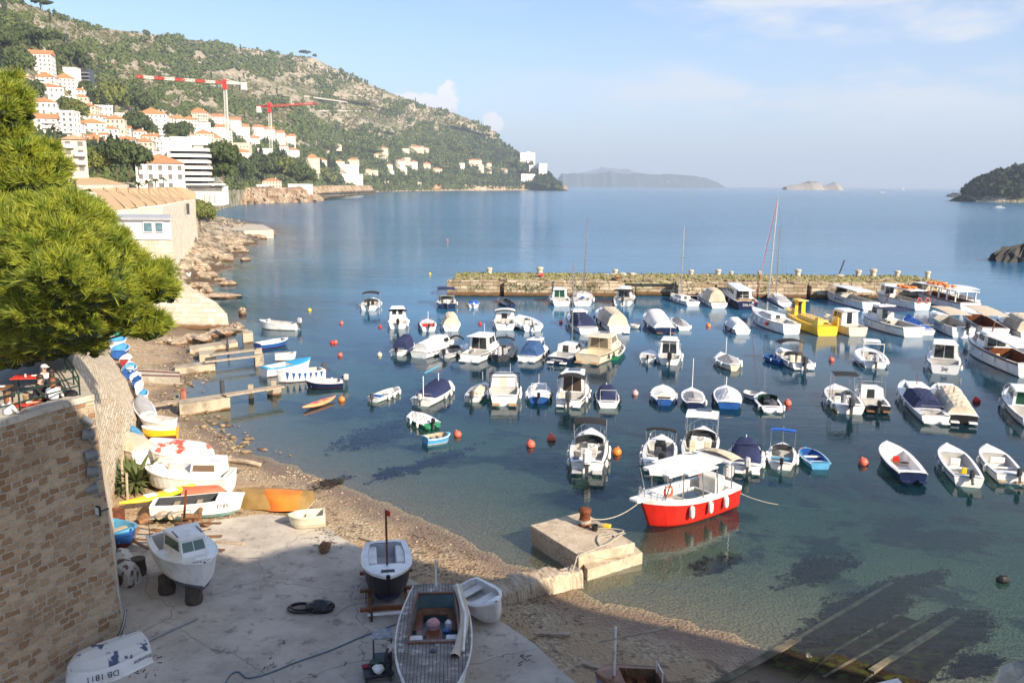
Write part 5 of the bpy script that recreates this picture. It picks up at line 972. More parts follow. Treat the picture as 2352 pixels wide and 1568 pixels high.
# ---------------- boats ----------------
class Boat:
    def __init__(s, name, label, cat, loc, rz, L, B, fb=.6, rise=.5, wt=.82, hull=M_GEL, boot=M_ANTI, stripe=None, deck=M_GEL, inner=None, rail=M_BLACK, cock=(.1, .62, .78), zf=.12, p=3.3, group='boats moored in the harbour', rake=.06, top=None, z0=0., keel=.3, fs=1.):
        s.L, s.B, s.fb, s.rise, s.wt, s.p, s.rake, s.keel = L, B, fb, rise, wt, p, rake, keel
        s.r = thing(name, label, cat, (loc[0], loc[1], z0), rz, group); inner = inner or M_COCK
        ts = [i/14 for i in range(15)]; ts[-1] = .985; ts.insert(-1, .96)
        c0, c1, cr = cock
        mb = MB(); rows = []
        for t in ts:
            w, z = s.w(t), s.z(t); y = -L/2+L*t; kz = -keel+(keel+.1*fb)*max(0, (t-.8)/.2)**2
            pr = [(0, kz), (.58*w, kz+.35*(0.05-kz)), (.84*w, .06), (.885*w, .17), (.965*w, .72*z), (.985*w, .84*z), (w, z)]
            yk = lambda zz: y+rake*L*max(0, t-.6)/.4*(max(zz, -.1)/z-.6)
            rows.append([(x, yk(zz), zz) for x, zz in reversed(pr)]+[(-x, yk(zz), zz) for x, zz in pr[1:]])
        n = 13; st = 3 if stripe is not None else 2
        for i in range(len(rows)-1):
            o = len(mb.v) if 0 else None
        base = 0; V = [p_ for r_ in rows for p_ in r_]; F = []; Mi = []
        bands = [3, 2, 2, 1, 0, 0, 0, 0, 1, 2, 2, 3]
        for i in range(len(rows)-1):
            for j in range(n-1): F.append((i*n+j, i*n+j+1, (i+1)*n+j+1, (i+1)*n+j)); Mi.append(bands[j])
        F.append(tuple(range(n-1, -1, -1))); Mi.append(2); F.append(tuple((len(rows)-1)*n+j for j in range(n))); Mi.append(2)
        mb.v = [tuple(p_) for p_ in V]; mb.f = F; mb.m = Mi
        mb.build('hull', [boot, stripe or hull, hull, top or hull], s.r, False)
        # deck with cockpit opening
        tt = sorted(set([t for t in ts if abs(t-c0) > .02 and abs(t-c1) > .02]+[c0, c1])) if c1 > c0 else ts
        dk = MB(); th = .0
        def dp(t, x, dz=0.): return (x, -L/2+L*t+s.rake*L*max(0, t-.6)/.4*.4, s.z(t)+dz)
        for a, b in zip(tt, tt[1:]):
            wa, wb_ = s.w(a), s.w(b); m_ = (a+b)/2
            if c1 > c0 and c0-1e-6 <= m_ <= c1:
                for sg in (-1, 1): q = [dp(a, sg*wa, .0), dp(b, sg*wb_, .0), dp(b, sg*wb_*cr, .03), dp(a, sg*wa*cr, .03)]; dk.add(q, [(0, 1, 2, 3) if sg < 0 else (3, 2, 1, 0)])
            else:
                dk.add([dp(a, -wa), dp(a, -wa*.5, .05), dp(a, wa*.5, .05), dp(a, wa), dp(b, -wb_), dp(b, -wb_*.5, .05), dp(b, wb_*.5, .05), dp(b, wb_)], [(0, 4, 5, 1), (1, 5, 6, 2), (2, 6, 7, 3)])
        dk.build('deck', deck, s.r)
        if c1 > c0:
            ck = MB(); tc_ = [t for t in tt if c0-1e-6 <= t <= c1+1e-6]; top_ = []; bot = []
            for sg in (1, -1):
                for t in (tc_ if sg > 0 else tc_[::-1]):
                    x, y, z = dp(t, sg*s.w(t)*cr, .03); top_.append((x, y, z)); bot.append((x*.9, y, zf))
            k = len(top_); ck.add(top_+bot, [(i, (i+1) % k, k+(i+1) % k, k+i) for i in range(k)]+[tuple(range(k, 2*k))]); ck.build('cockpit', inner, s.r)
        if rail is not None:
            rr_ = MB()
            for sg in (-1, 1): rr_.tube([dp(t, sg*(s.w(t)+.01), -.03) for t in tt], .03+.006*B, 0, 5)
            rr_.build('rub_rail', rail, s.r)
        s.dp = dp; s.cr = cr; s.c0, s.c1, s.zf = c0, c1, zf
    def w(s, t):
        B = s.B/2
        if t < .42: return B*(s.wt+(1-s.wt)*math.sin(PI/2*t/.42))
        return B*max(.02, 1-((t-.42)/.58)**s.p)
    def z(s, t): return s.fb*(1+s.rise*t**2.2+.08*(1-t)**3)
    def y(s, t): return -s.L/2+s.L*t
    def seats(s, tl, m=M_WHITE, z=None, d=.28):
        for t in tl:
            w_ = s.w(t)*s.cr*.97; q = MB(); q.box((0, s.y(t), z or s.z(t)*.62), (2*w_, d, .05)); q.build('thwart', m, s.r)
        return s
    def cover(s, t0, t1, hb, hf, m, pw=2., wf=.97, peak=None, name='canvas_cover'):
        rows = []; n = 10
        for i in range(n+1):
            t = t0+(t1-t0)*i/n; f = i/n; h_ = hb+(hf-hb)*(f**.8)
            if peak: h_ = hb+(peak-hb)*math.sin(PI*min(1, f*.5/.5))+(hf-hb)*f
            row = []
            for j in range(9):
                x = -1+2*j/8; a = (1-abs(x)**pw) if pw != 2 else math.sqrt(max(0, 1-x*x))**.7
                sag = .03*math.sin(i*2.3+j*1.7)*(0 < j < 8)*(h_ > .1)
                row.append((x*s.w(t)*wf, s.y(t), s.z(t)-.04+max(0, h_)*a+sag))
            rows.append(row)
        q = MB(); q.grid(rows); q.add(rows[0]+[(r_[0], r_[1], s.z(t0)-.04) for r_ in rows[0]], [(j, j+1, 10+j, 9+j) for j in range(8)]); q.add(rows[-1]+[(r_[0], r_[1], s.z(t1)-.04) for r_ in rows[-1]], [(9+j, 10+j, j+1, j) for j in range(8)])
        q.build(name, m, s.r, pw == 2.); return s
    def cabin(s, t0, t1, h_, wf=.72, rf=.25, rb=.02, m=M_GEL, gl=M_GLASS, ns=2, back='door', roof=.12, rm=None, zb=None, ti=.1, nf=2, front=True, wh=(.42, .86)):
        y0, y1 = s.y(t0), s.y(t1); z0 = (s.z(t0)+s.z(t1))/2-.02 if zb is None else zb; wb0, wb1 = s.w(t0)*wf, s.w(t1)*wf; L_ = y1-y0
        Bq = [(-wb0, y0, z0), (wb0, y0, z0), (wb1, y1, z0+.05), (-wb1, y1, z0+.05)]; k = 1-ti; Tq = [(-wb0*k, y0+rb*L_, z0+h_), (wb0*k, y0+rb*L_, z0+h_), (wb1*k, y1-rf*L_, z0+h_), (-wb1*k, y1-rf*L_, z0+h_)]
        c = MB(); c.add(Bq+Tq, [(0, 1, 5, 4), (1, 2, 6, 5), (2, 3, 7, 6), (3, 0, 4, 7), (4, 5, 6, 7)]); cb_ = c.build('cabin', m, s.r)
        def panel(a, b, c_, d, u0, u1, v0, v1, mt, nm='window'):
            a, b, c_, d = map(Vector, (a, b, c_, d)); f = lambda u, v: (a.lerp(b, u)).lerp(d.lerp(c_, u), v); nrm = (b-a).cross(d-a).normalized()*.018
            P4 = [f(u0, v0)+nrm, f(u1, v0)+nrm, f(u1, v1)+nrm, f(u0, v1)+nrm]; q = MB(); q.add(P4+[p_-nrm*1.5 for p_ in P4], [(0, 1, 2, 3), (0, 4, 5, 1), (1, 5, 6, 2), (2, 6, 7, 3), (3, 7, 4, 0)]); q.build(nm, mt, cb_)
        if front and nf:
            for i in range(nf): panel(Bq[2], Bq[3], Tq[3], Tq[2], .06+i*.9/nf, .02+(i+1)*.9/nf, wh[0], wh[1], gl)
        for (a, b, c_, d) in ((Bq[1], Bq[2], Tq[2], Tq[1]), (Bq[3], Bq[0], Tq[0], Tq[3])):
            for i in range(ns): panel(a, b, c_, d, .08+i*.84/ns, .02+(i+1)*.84/ns, wh[0], wh[1], gl)
        if back == 'door': panel(Bq[0], Bq[1], Tq[1], Tq[0], .30, .62, .05, .88, gl, 'door')
        if back == 'glass':
            for i in range(2): panel(Bq[0], Bq[1], Tq[1], Tq[0], .12+i*.38, .47+i*.38, .08, .88, gl, 'door')
        if back == 'wins':
            for i in range(2): panel(Bq[0], Bq[1], Tq[1], Tq[0], .14+i*.4, .42+i*.4, .5, .85, gl)
        if roof is not None:
            q = MB(); x0, x1 = wb0*k+.06, wb1*k+.06; yb, yf = y0+rb*L_-roof*L_, y1-rf*L_+.08; zt = z0+h_
            q.add([(-x0, yb, zt), (x0, yb, zt), (x1, yf, zt), (-x1, yf, zt), (-x0*.96, yb+.03, zt+.07), (x0*.96, yb+.03, zt+.07), (x1*.94, yf-.06, zt+.07), (-x1*.94, yf-.06, zt+.07), (0, yb+.05, zt+.1), (0, yf-.1, zt+.1)], [(3, 2, 1, 0), (0, 1, 5, 4), (1, 2, 6, 5), (2, 3, 7, 6), (3, 0, 4, 7), (4, 5, 8), (5, 6, 9, 8), (6, 7, 9), (7, 4, 8, 9)]); q.build('cabin_roof', rm or m, s.r)
        s.cb = (y0, y1, z0, h_, wb0*k); return s
    def bimini(s, t0, t1, z, m, wf=.88, thin=.05, curve=.22, post=True, folded=False, name='bimini_top', pm=M_STEEL):
        y0, y1 = s.y(t0), s.y(t1); W0 = s.B/2*wf; zb = s.fb; q = MB()
        if folded: q.tube([(-W0+2*W0*i/8, y1, zb+z-curve*(abs(-1+i/4)**2.5)) for i in range(9)], .10, 0, 7)
        else:
            rows = []
            for i in range(5):
                f = i/4; y = y0+(y1-y0)*f; bow = .10*math.sin(PI*f); rows.append([(-W0+2*W0*j/8, y, zb+z+bow-curve*(abs(-1+j/4)**2.5)) for j in range(9)])
            q.grid(rows); lo = [[(x, y, z_-thin) for x, y, z_ in r_][::-1] for r_ in rows]; q.grid(lo)
            q.add(rows[0]+[(x, y, z_-thin) for x, y, z_ in rows[0]], [(j, j+1, 10+j, 9+j) for j in range(8)]); q.add(rows[-1]+[(x, y, z_-thin) for x, y, z_ in rows[-1]], [(9+j, 10+j, j+1, j) for j in range(8)])
        q.build(name, m, s.r)
        if post:
            f_ = MB()
            for y in ((y0, y1) if not folded else (y1,)):
                for sg in (-1, 1): f_.tube([(sg*W0*.98, (y+y0+y1)/3 if not folded else y, zb), (sg*W0, y, zb+z-curve-.02)], .022, 0, 4)
            f_.build('bimini_frame', pm, s.r)
        return s
    def hardtop(s, t0, t1, z, m=M_GEL, wf=.85, np_=2, curve=.05): return s.bimini(t0, t1, z, m, wf, .09, curve, True, name='hardtop')
    def outboard(s, m=M_BLACK, sc=1., x=0., tilt=0.):
        sc *= .82; T = Matrix.Translation((x, -s.L/2-.18*sc, s.z(0)+.12*sc)) @ Matrix.Rotation(tilt, 4, 'X') @ Matrix.Scale(sc, 4)
        q = MB(); q.rbox((0, -.12, .28), (.36, .52, .5), .09, 0, T=T); q.rbox((0, -.14, .02), (.28, .38, .14), .05, 0, T=T); ob = q.build('outboard_motor', m, s.r)
        q = MB(); q.box((0, -.14, -.35), (.14, .22, .7), 0, T=T, taper=1.2); q.box((0, -.22, -.66), (.24, .3, .03), 0, T=T); q.box((0, .06, -.1), (.26, .2, .25), 0, T=T); q.build('motor_leg', M_DGREY, ob); return s
    def shield(s, t, h_, m=None, wf=.8, back=.12):
        y = s.y(t); w_ = s.w(t)*wf; z = s.z(t)+.02; m = m or M_GLASS; q = MB(); tp = []; bt = []
        for i in range(9):
            a = -1+i/4; bt.append((w_*a, y-back*s.L*abs(a)**2.2, z)); tp.append((w_*a*.92, y-back*s.L*abs(a)**2.2-h_*.6, z+h_))
        q.grid([bt, tp]); q.grid([[(x, y_-.02, z_) for x, y_, z_ in r_][::-1] for r_ in (bt, tp)]); q.build('windshield', m, s.r); q = MB(); q.tube(tp, .022, 0, 4)
        for a, b in ((bt[0], tp[0]), (bt[4], tp[4]), (bt[8], tp[8])): q.tube([a, b], .02, 0, 4)
        q.build('windshield_frame', M_STEEL, s.r); return s
    def rails(s, t0=.6, h_=.4, m=M_STEEL, r_=.018):
        q = MB(); P_ = []
        for t in np.linspace(t0, .97, 8): P_.append((t, 1))
        L_ = [(-s.w(t)*.9, s.dp(t, 0)[1], s.z(t)+h_*min(1, (t-t0)/.08+.05)) for t, _ in P_]; R_ = [(-x, y, z) for x, y, z in L_][::-1]; q.tube(L_+R_, r_, 0, 4)
        for i in (1, 3, 5, 7):
            for sg in (-1, 1): x, y, z = L_[i]; q.tube([(sg*abs(x), y, z), (sg*abs(x), y, z-h_)], r_*.9, 0, 4)
        q.build('bow_rail', m, s.r); return s
    def fend(s, ts=(.25, .5), m=M_WHITE, side=(-1, 1), r_=.11, h_=.42, z=.42):
        for t in ts:
            for sg in side:
                q = MB(); q.lathe([(.02, -h_/2-.06), (r_*.8, -h_/2+.02), (r_, -h_/4), (r_, h_/4), (r_*.8, h_/2-.02), (.03, h_/2+.06)], 0, 8); q.tube([(0, 0, h_/2), (-sg*.08, 0, max(.05, s.z(t)-z*s.fb/.6))], .012, 0, 3); q.build('fender', m, s.r, True, (sg*(s.w(t)+r_*.8), s.y(t), z*s.fb/.6))
        return s
    def mast(s, t, h_, m=M_STEEL, r_=.06, stay=True, boom=0., sail=None, spread=.55, red=False, lean=0.):
        y = s.y(t); z = s.z(t); tp = (lean, y, z+h_); q = MB(); q.tube([(0, y, z-.1), tp], r_, 0, 6, r2=r_*.7); ob = q.build('mast', m, s.r)
        if stay:
            q = MB(); q.tube([tp, (0, s.y(.98), s.z(.98))], r_*.32 if red else .016, 0, 3); q.build('forestay', M_RED if red else M_STEEL, ob); q = MB(); q.tube([tp, (0, s.y(.0), s.z(0))], .012, 0, 3)
            for sg in (-1, 1): q.tube([tp, (sg*h_*.055, y, z+h_*spread), (sg*s.w(t)*.95, y, s.z(t))], .012, 0, 3)
            q.build('stay', M_STEEL, ob)
            q = MB(); q.tube([(-h_*.06, y, z+h_*spread), (h_*.06, y, z+h_*spread)], .03, 0, 4); q.build('spreader', m, ob)
        if boom:
            q = MB(); q.tube([(0, y-.05, z+1.5), (0, y-boom, z+1.35)], .05, 0, 5); q.build('boom', m, s.r)
            if sail: q = MB(); q.tube([(0, y-.1, z+1.95), (0, y-boom*.3, z+1.75), (0, y-boom*.7, z+1.6), (0, y-boom, z+1.45)], .26, 0, 7, r2=.1); q.build('sail_cover', sail, s.r)
        return s
    def frame(s, t, h_, m=M_WHITE, wf=.75, r_=.022):
        w_ = s.w(t)*wf; y = s.y(t); z = s.z(t); q = MB(); q.tube([(-w_, y, z), (-w_, y, z+h_), (w_, y, z+h_), (w_, y, z)], r_, 0, 4); q.build('tube_frame', m, s.r); return s
    def console(s, t, m=M_GEL, h_=.75, w_=.6, x=0.):
        q = MB(); y = s.y(t); q.rbox((x, y, s.zf+h_/2), (w_, .5, h_), .06); c = q.build('console', m, s.r); q = MB(); q.box((x, y-.12, s.zf+h_+.12), (w_*.8, .04, .28)); q.build('screen', M_GLASS, c)
        q = MB(); q.tube([(x+.16*math.cos(a*PI/6), y-.3, s.zf+h_-.05+.16*math.sin(a*PI/6)) for a in range(13)], .015, 0, 4); q.build('steering_wheel', M_BLACK, c); return s
    def chairs(s, t, xs=(-.3, .3), m=M_SEAT, w_=.42, h_=.5):
        for x in xs: q = MB(); y = s.y(t); q.rbox((x, y, s.zf+h_/2), (w_, .42, h_), .05); q.rbox((x, y-.2, s.zf+h_+.18), (w_, .1, .4), .04); q.build('helm_seat', m, s.r)
        return s
    def bench(s, t, m=M_SEAT, h_=.4, d=.45):
        q = MB(); w_ = s.w(t)*s.cr*.9; q.rbox((0, s.y(t), s.zf+h_/2), (2*w_, d, h_), .05); q.build('bench_seat', m, s.r); return s
    def platform(s, m=M_GEL, d=.5):
        for sg in (-1, 1): q = MB(); w_ = s.w(0); q.rbox((sg*w_*.62, -s.L/2-d/2+.02, .2), (w_*.6, d, .12), .03); q.build('swim_platform', m, s.r)
        return s
    def ladder(s, x=.4):
        q = MB(); x = s.w(0)*x; y = -s.L/2-.05
        for dx in (-.14, .14): q.tube([(x+dx, y, s.z(0)+.1), (x+dx, y-.02, .02)], .018, 0, 4)
        for z in (.15, .35): q.tube([(x-.14, y, z), (x+.14, y, z)], .015, 0, 4)
        q.build('ladder', M_STEEL, s.r); return s
    def solar(s, x=0., w_=.8, d=.5):
        y0, y1, z0, h_, wt = s.cb; q = MB(); q.box((x, (y0+y1)/2, z0+h_+.12), (w_, d, .03)); q.build('solar_panel', mat('solar_cells', (.02, .03, .06), None, 6, .15), s.r); return s
    def antenna(s, x=0., t=.5, z=1.8, h_=1.2): q = MB(); q.tube([(x, s.y(t), s.fb+z), (x, s.y(t)-.1, s.fb+z+h_)], .018, 0, 4); q.build('antenna', M_WHITE, s.r); return s
    def motorpole(s, t=.5, h_=1.6, m=M_WHITE): q = MB(); q.tube([(0, s.y(t), s.zf), (0, s.y(t), s.fb+h_)], .035, 0, 5); q.build('short_mast', m, s.r); return s
    def flag(s, t=0.02, z=1.2, x=.4): 
        q = MB(); q.tube([(x, s.y(t), s.z(t)), (x, s.y(t)-.1, s.z(t)+z)], .015, 0, 4); fl_ = q.build('flagstaff', M_STEEL, s.r); q = MB(); q.grid([[(x+.02, s.y(t)-.1-j*.1, s.z(t)+z-i*.12+.02*math.sin(j*2)) for j in range(5)] for i in range(4)]); q.build('flag', mat('red_white_flag', (.7, .06, .05), (.75, .7, .7), 3, .8, lo=.48, hi=.52), fl_); return s
    def name_(s, txt, size=.28, m=M_NAVY): text_mesh(txt, size, m, s.r, 'name_lettering', (0, -s.L/2-.03, s.z(0)*.58), (PI/2, 0, 0)); return s
    def sidetext(s, txt, size, m, t=.6, sg=1, z=.6):
        x = sg*(s.w(t)*.975+.02); x0, x1 = s.w(t-.12), s.w(t+.12); an = math.atan2((x1-x0)*sg, .24*s.L); text_mesh(txt, size, m, s.r, 'side_lettering', (x, s.y(t), s.z(t)*z), (PI/2, 0, PI/2*sg-an if sg > 0 else -PI/2-an)); return s
    def sidewin(s, ts, z=.7, m=M_GLASS, w_=.3, h_=.14):
        for t in ts:
            for sg in (-1, 1): q = MB(); x0, x1 = s.w(t-.03), s.w(t+.03); an = math.atan2((x1-x0)*sg, .06*s.L); q.box((0, 0, 0), (.05, w_, h_)); o_ = q.build('porthole', m, s.r, loc=(sg*(s.w(t)*.98), s.y(t), s.z(t)*z)); o_.rotation_euler = (0, 0, -an)
        return s
def aim(u, v, hd):
    p_ = P(u, v); return p_, -(R(hd)+math.atan2(p_.x, p_.y))
def boat(u, v, wpx, hd, label, lr=2.55, cat='boat', name='motor_boat', fbk=.23, **k):
    p_, rz = aim(u, v, hd); B = wpx*1.0/ppm(p_); L = B*lr; fb = k.pop('fb', B*fbk); d = Vector((-math.sin(rz), math.cos(rz), 0)); c = p_+d*L/2
    return Boat(name, label, cat, c, rz, L, B, fb, **k)
def boat2(us, vs, ub, vb, B, label, cat='boat', name='motor_boat', lk=1., **k):
    a, b = P(us, vs), P(ub, vb); d = b-a; L = d.length*lk; rz = math.atan2(-d.x, d.y); d.normalize(); c = a+d*L/2
    return Boat(name, label, cat, c, rz, L, B, k.pop('fb', B*.25), **k)
# row near the breakwater
boat(847, 713, 44, 6, 'small open boat with dark bimini and black motor, leftmost of the far row').bimini(.35, .72, 1.6, M_CVK).outboard(M_BLACK, 1.2).shield(.62, .4).chairs(.4, m=M_CVK).bench(.15).fend((.2, .6))
boat(1028, 709, 46, -3, 'dark-hulled motor boat with navy bimini at the left tip of the breakwater', hull=M_NAVY, top=M_GEL).bimini(.3, .8, 1.9, M_CVN, curve=.05).outboard(M_WHITE, 1.3).shield(.6, .6).console(.55).chairs(.4).frame(.1, 1.1).fend((.3,), M_WHITE).rails(.65)
boat(1088, 707, 27, 0, 'small white rowing boat with bright blue cover near the breakwater', name='rowing_boat', cock=(0, 0, .8), rise=.2).cover(.25, .8, .2, .3, M_CVL).outboard(M_GEL, .8)
boat2(1173, 706, 1150, 692, 1.9, 'small dark blue boat lying low beside the breakwater', name='rowing_boat', hull=M_NAVY, deck=M_NAVY, inner=M_DGREY, rail=M_LGREY, cock=(.06, .85, .85)).seats((.3, .6), M_DGREY).outboard(M_BLACK, .7)
boat(1290, 703, 48, -6, 'white cabin cruiser with green curtains left of the first moored yacht', cock=(.05, .4, .8)).cabin(.38, .85, 1.3, back='glass', gl=M_GGREEN).fend((.2, .5), M_WHITE).rails(.6)
boat(1338, 703, 50, 0, 'white yacht with the leftmost tall mast and a blue furled sail', lr=3.1, name='sailing_yacht', cat='yacht', cock=(.05, .38, .6)).cabin(.38, .75, .45, .6, roof=None, back=None, ns=2).mast(.55, 12.2, r_=.11, boom=3.2, lean=.5).cover(.33, .42, .2, .3, M_CVL, wf=.2).fend((.3, .5)).rails(.75, .6).frame(.04, .8)
boat(1430, 703, 50, 4, 'white pilothouse boat with black awning and grey outboard by the breakwater', cock=(.04, .36, .82), rail=M_BLACK).cabin(.36, .8, 1.5, back='glass', roof=.3).bimini(.08, .36, 1.5, M_CVK, curve=.1).outboard(M_DGREY, 1.4).fend((.2, .4, .6), M_BLACK).rails(.65)
boat(1592, 703, 40, -22, 'white yacht with a single slim mast in front of the breakwater recess', lr=3.4, name='sailing_yacht', cat='yacht', cock=(.05, .34, .6)).cabin(.34, .75, .45, .6, roof=None, back='door', ns=3).mast(.6, 11.2, r_=.10, lean=.2).fend((.3, .5, .7), side=(-1,)).rails(.75, .6).frame(.03, .9)
boat2(1652, 708, 1612, 684, 3.0, 'white cabin boat with cream canvas between the slim yacht and the navy launch', cock=(.02, .2, .8)).cabin(.42, .8, 1.0, back=None).cover(.12, .45, 1.7, 1.75, M_CVB, 4).fend((.3, .6, .8), side=(-1,)).rails(.7)
b_ = boat2(1718, 712, 1672, 680, 3.6, 'navy-hulled launch named on the stern, with long white wheelhouse', hull=M_NAVY, top=M_NAVY, deck=M_GEL, inner=M_TEAK, rail=M_WHITE, cock=(.03, .2, .85), fb=1.15, name='passenger_launch', lk=1.05)
b_.cabin(.24, .8, 1.75, .78, .18, ns=5, back='glass', roof=.3, zb=.9).name_('DELFIN', .5, M_WHITE).fend((.3, .5), side=(-1,)).frame(.02, .9)
boat2(1802, 704, 1770, 682, 2.5, 'small white yacht with a shorter mast, crowded deck and black tyres', name='sailing_yacht', cat='yacht', cock=(.05, .4, .6)).cabin(.4, .78, .45, .6, roof=None, back=None).mast(.6, 11.2, r_=.10, lean=-.1).cover(.1, .4, .3, .5, M_LGREY).fend((.4, .6), M_BLACK, side=(-1,)).rails(.75, .5)
b_ = boat2(2000, 712, 1898, 683, 3.1, 'white glass-bottom tour boat with big black letters on its side', name='tour_boat', cat='tour boat', cock=(.06, .62, .85), fb=1.05, wt=.9)
b_.hardtop(.12, .75, 1.5, wf=.92).shield(.78, .9).bench(.3).bench(.5).sidetext('GLASS BOAT', .75, M_BLACK, .52, -1, .55).fend((.3, .6), side=(-1,))
b_ = boat2(2118, 712, 2014, 690, 3.1, 'white tour boat with orange life vests piled on its roof, left of the brown one', name='tour_boat', cat='tour boat', cock=(.04, .7, .85), fb=1.05, rail=M_WOOD, wt=.9)
b_.hardtop(.1, .82, 1.75, wf=.9).cabin(.72, .86, 1.6, .75, .2, back='glass').bench(.3, M_VARN).bench(.45, M_VARN).bench(.6, M_YELLOW).fend((.3, .6, .8), side=(-1,))
def vests(b, t0, t1, z, m=M_ORANGE):
    q = MB()
    for i in range(14): q.rbox((random.uniform(-.5, .5)*b.B*.5, b.y(t0+(t1-t0)*random.random()), b.fb+z+.14+random.uniform(0, .12)), (.55, .7, .26), .06, 0, random.uniform(-.2, .2))
    q.build('life_vests', m, b.r)
vests(b_, .22, .5, 1.8)
q = MB()
for sg in (-1, 1):
    q = MB(); q.tube([(sg*.7+.38*math.cos(a*PI/6), -b_.L/2-.1, b_.fb+.4+.38*math.sin(a*PI/6)) for a in range(13)], .08, 0, 5); q.build('lifebuoy', M_BUOY, b_.r)
b_ = boat2(2228, 716, 2105, 685, 3.5, 'brown wooden tour boat with white roof and orange vests, right end of breakwater', name='tour_boat', cat='tour boat', cock=(.04, .8, .9), fb=1.2, rail=M_VARN, top=M_VARN, inner=M_VARN, wt=.9)
b_.hardtop(.06, .9, 1.7, wf=.95).bench(.2, M_VARN).bench(.35, M_VARN).bench(.5, M_VARN).fend((.2, .4, .6), side=(-1,)); vests(b_, .35, .7, 1.75)
for t in (.1, .25, .4, .55, .7):
    for sg in (-1, 1): q = MB(); q.box((sg*b_.B*.44, b_.y(t), b_.fb+.8), (.12, .25, 1.6)); q.build('post', M_WHITE, b_.r)
b_ = boat2(2232, 703, 2160, 682, 3.0, 'white launch half hidden behind the brown wooden tour boat', name='passenger_launch', cock=(.04, .6, .85), fb=.9); b_.hardtop(.05, .6, 1.7)
# second row
boat(914, 755, 48, 0, 'white pilothouse fishing boat with black roof edge, leftmost of the second row', cock=(.04, .36, .82)).cabin(.36, .78, 1.55, .8, back='wins', roof=.22).bimini(.28, .33, 1.52, M_CVK, folded=True, post=False, curve=.12).outboard(M_BLACK, 1.3).fend((.1, .5), side=(1,)).rails(.6)
boat(985, 761, 40, -2, 'white open boat with red seat inside and a slim pole, second in the second row', rail=M_BLACK, cock=(.06, .6, .75)).bench(.5, M_RED).frame(.45, .7, M_STEEL).outboard(M_BLACK, .9).fend((.3, .6), M_BLACK, side=(-1,)).motorpole(.4, 1.7).rails(.6)
boat(1037, 761, 44, -2, 'white boat fully tented with cream canvas in the second row', cock=(0, 0, .8), rail=M_WHITE).cover(.12, .62, 1.1, 1.35, M_CVB, 3.).cover(.62, .85, .7, .1, M_CVW).ladder(-.2).fend((.5,), side=(-1,))
boat(1160, 758, 54, 0, 'wide white sports cruiser with black roof stripe in the second row', cock=(.06, .48, .8), lr=2.7).cabin(.5, .82, .8, .85, .5, back='door', roof=None).bimini(.42, .6, 1.45, M_CVW, curve=.2).bimini(.38, .41, 1.35, M_CVK, folded=True, post=False).chairs(.42).bench(.15).fend((.1, .4, .6)).rails(.6).flag(.02, .3)
b_ = boat(1224, 761, 54, -14, 'white inflatable boat with many fenders and a grey outboard in the second row', cock=(.04, .7, .62), p=2.8, rail=None, name='inflatable_boat'); b_.console(.5).chairs(.36).outboard(M_LGREY, 1.3, 0, -.4).fend((.1, .3, .45, .6, .75), side=(-1,)).fend((.1,), side=(1,)).motorpole(.2, .8)
def tubes(b, m): 
    for sg in (-1, 1): q = MB(); q.tube([(sg*b.w(t)*1.0, b.y(t), b.z(t)*.75) for t in np.linspace(-.06, .97, 12)], .26, 0, 8); q.build('inflatable_tube', m, b.r, True)
tubes(b_, M_WHITE)
boat2(1352, 768, 1313, 735, 2.9, 'white and brown cabin boat with navy canvas, left of the cream-canvas one', cock=(0, 0, .8), rail=M_WOOD, top=M_WOOD).cabin(.5, .76, 1.15, back=None, ns=1).cover(.12, .5, 1.05, 1.2, M_CVN, 4).fend((.3, .6, .8), side=(-1,)).antenna(0, .6, 1.2, .8)
boat2(1423, 766, 1378, 727, 3.2, 'white cabin boat with beige canvas and a square canvas window', cock=(0, 0, .8), rail=M_NAVY).cabin(.5, .8, .8, back=None, ns=2).cover(.08, .52, 1.45, 1.5, M_CVB, 4).fend((.3, .5, .7), M_BLACK, side=(-1,)).rails(.7).platform(d=.4)
boat2(1469, 754, 1448, 752, 1.3, 'tiny empty white dinghy floating between the cabin boats', name='dinghy', rail=None, cock=(.08, .85, .85), fb=.4, rise=.15).seats((.45,))
boat2(1528, 768, 1490, 735, 3.0, 'navy-hulled boat under a rounded white canvas hood', cock=(0, 0, .8), hull=M_NAVY, top=M_GEL, rail=M_WHITE).cover(.08, .62, .5, 1.35, M_CVW).frame(.05, 1.2).shield(.7, .3).fend((.3, .6), side=(-1,)).platform(M_WOOD, .4).rails(.7)
boat2(1572, 759, 1549, 740, 1.9, 'small boat under a grey pointed cover, right of the white hooded one', cock=(0, 0, .8), rail=M_WHITE).cover(.05, .92, .15, .25, M_CVG, 1., peak=.5).fend((.1,))
boat(1706, 768, 44, -18, 'small white cabin boat tented with white canvas, left of the tall yacht', cock=(0, 0, .8), rail=M_NAVY).cabin(.6, .82, .45, .75, roof=None, back=None, ns=1).cover(.15, .62, .75, 1.05, M_CVW, 3).fend((.2, .5), M_BLACK, side=(-1,)).fend((.7, .8), side=(-1,))
b_ = boat2(1818, 768, 1727, 733, 3.3, 'long white yacht with the tallest mast, navy sail cover and a red fender', name='sailing_yacht', cat='yacht', boot=M_NAVY, cock=(.04, .3, .6), fb=1.2, wt=.7, p=2.)
b_.cabin(.32, .74, .5, .6, .3, roof=None, back='door', ns=4, wh=(.3, .75)).mast(.62, 15.2, r_=.13, boom=5., sail=M_CVN, red=True, lean=.6).fend((.45, .62, .8), side=(-1,), r_=.18, h_=.6).fend((.28,), M_RED, side=(-1,), r_=.25, h_=.4).rails(.05, .55)
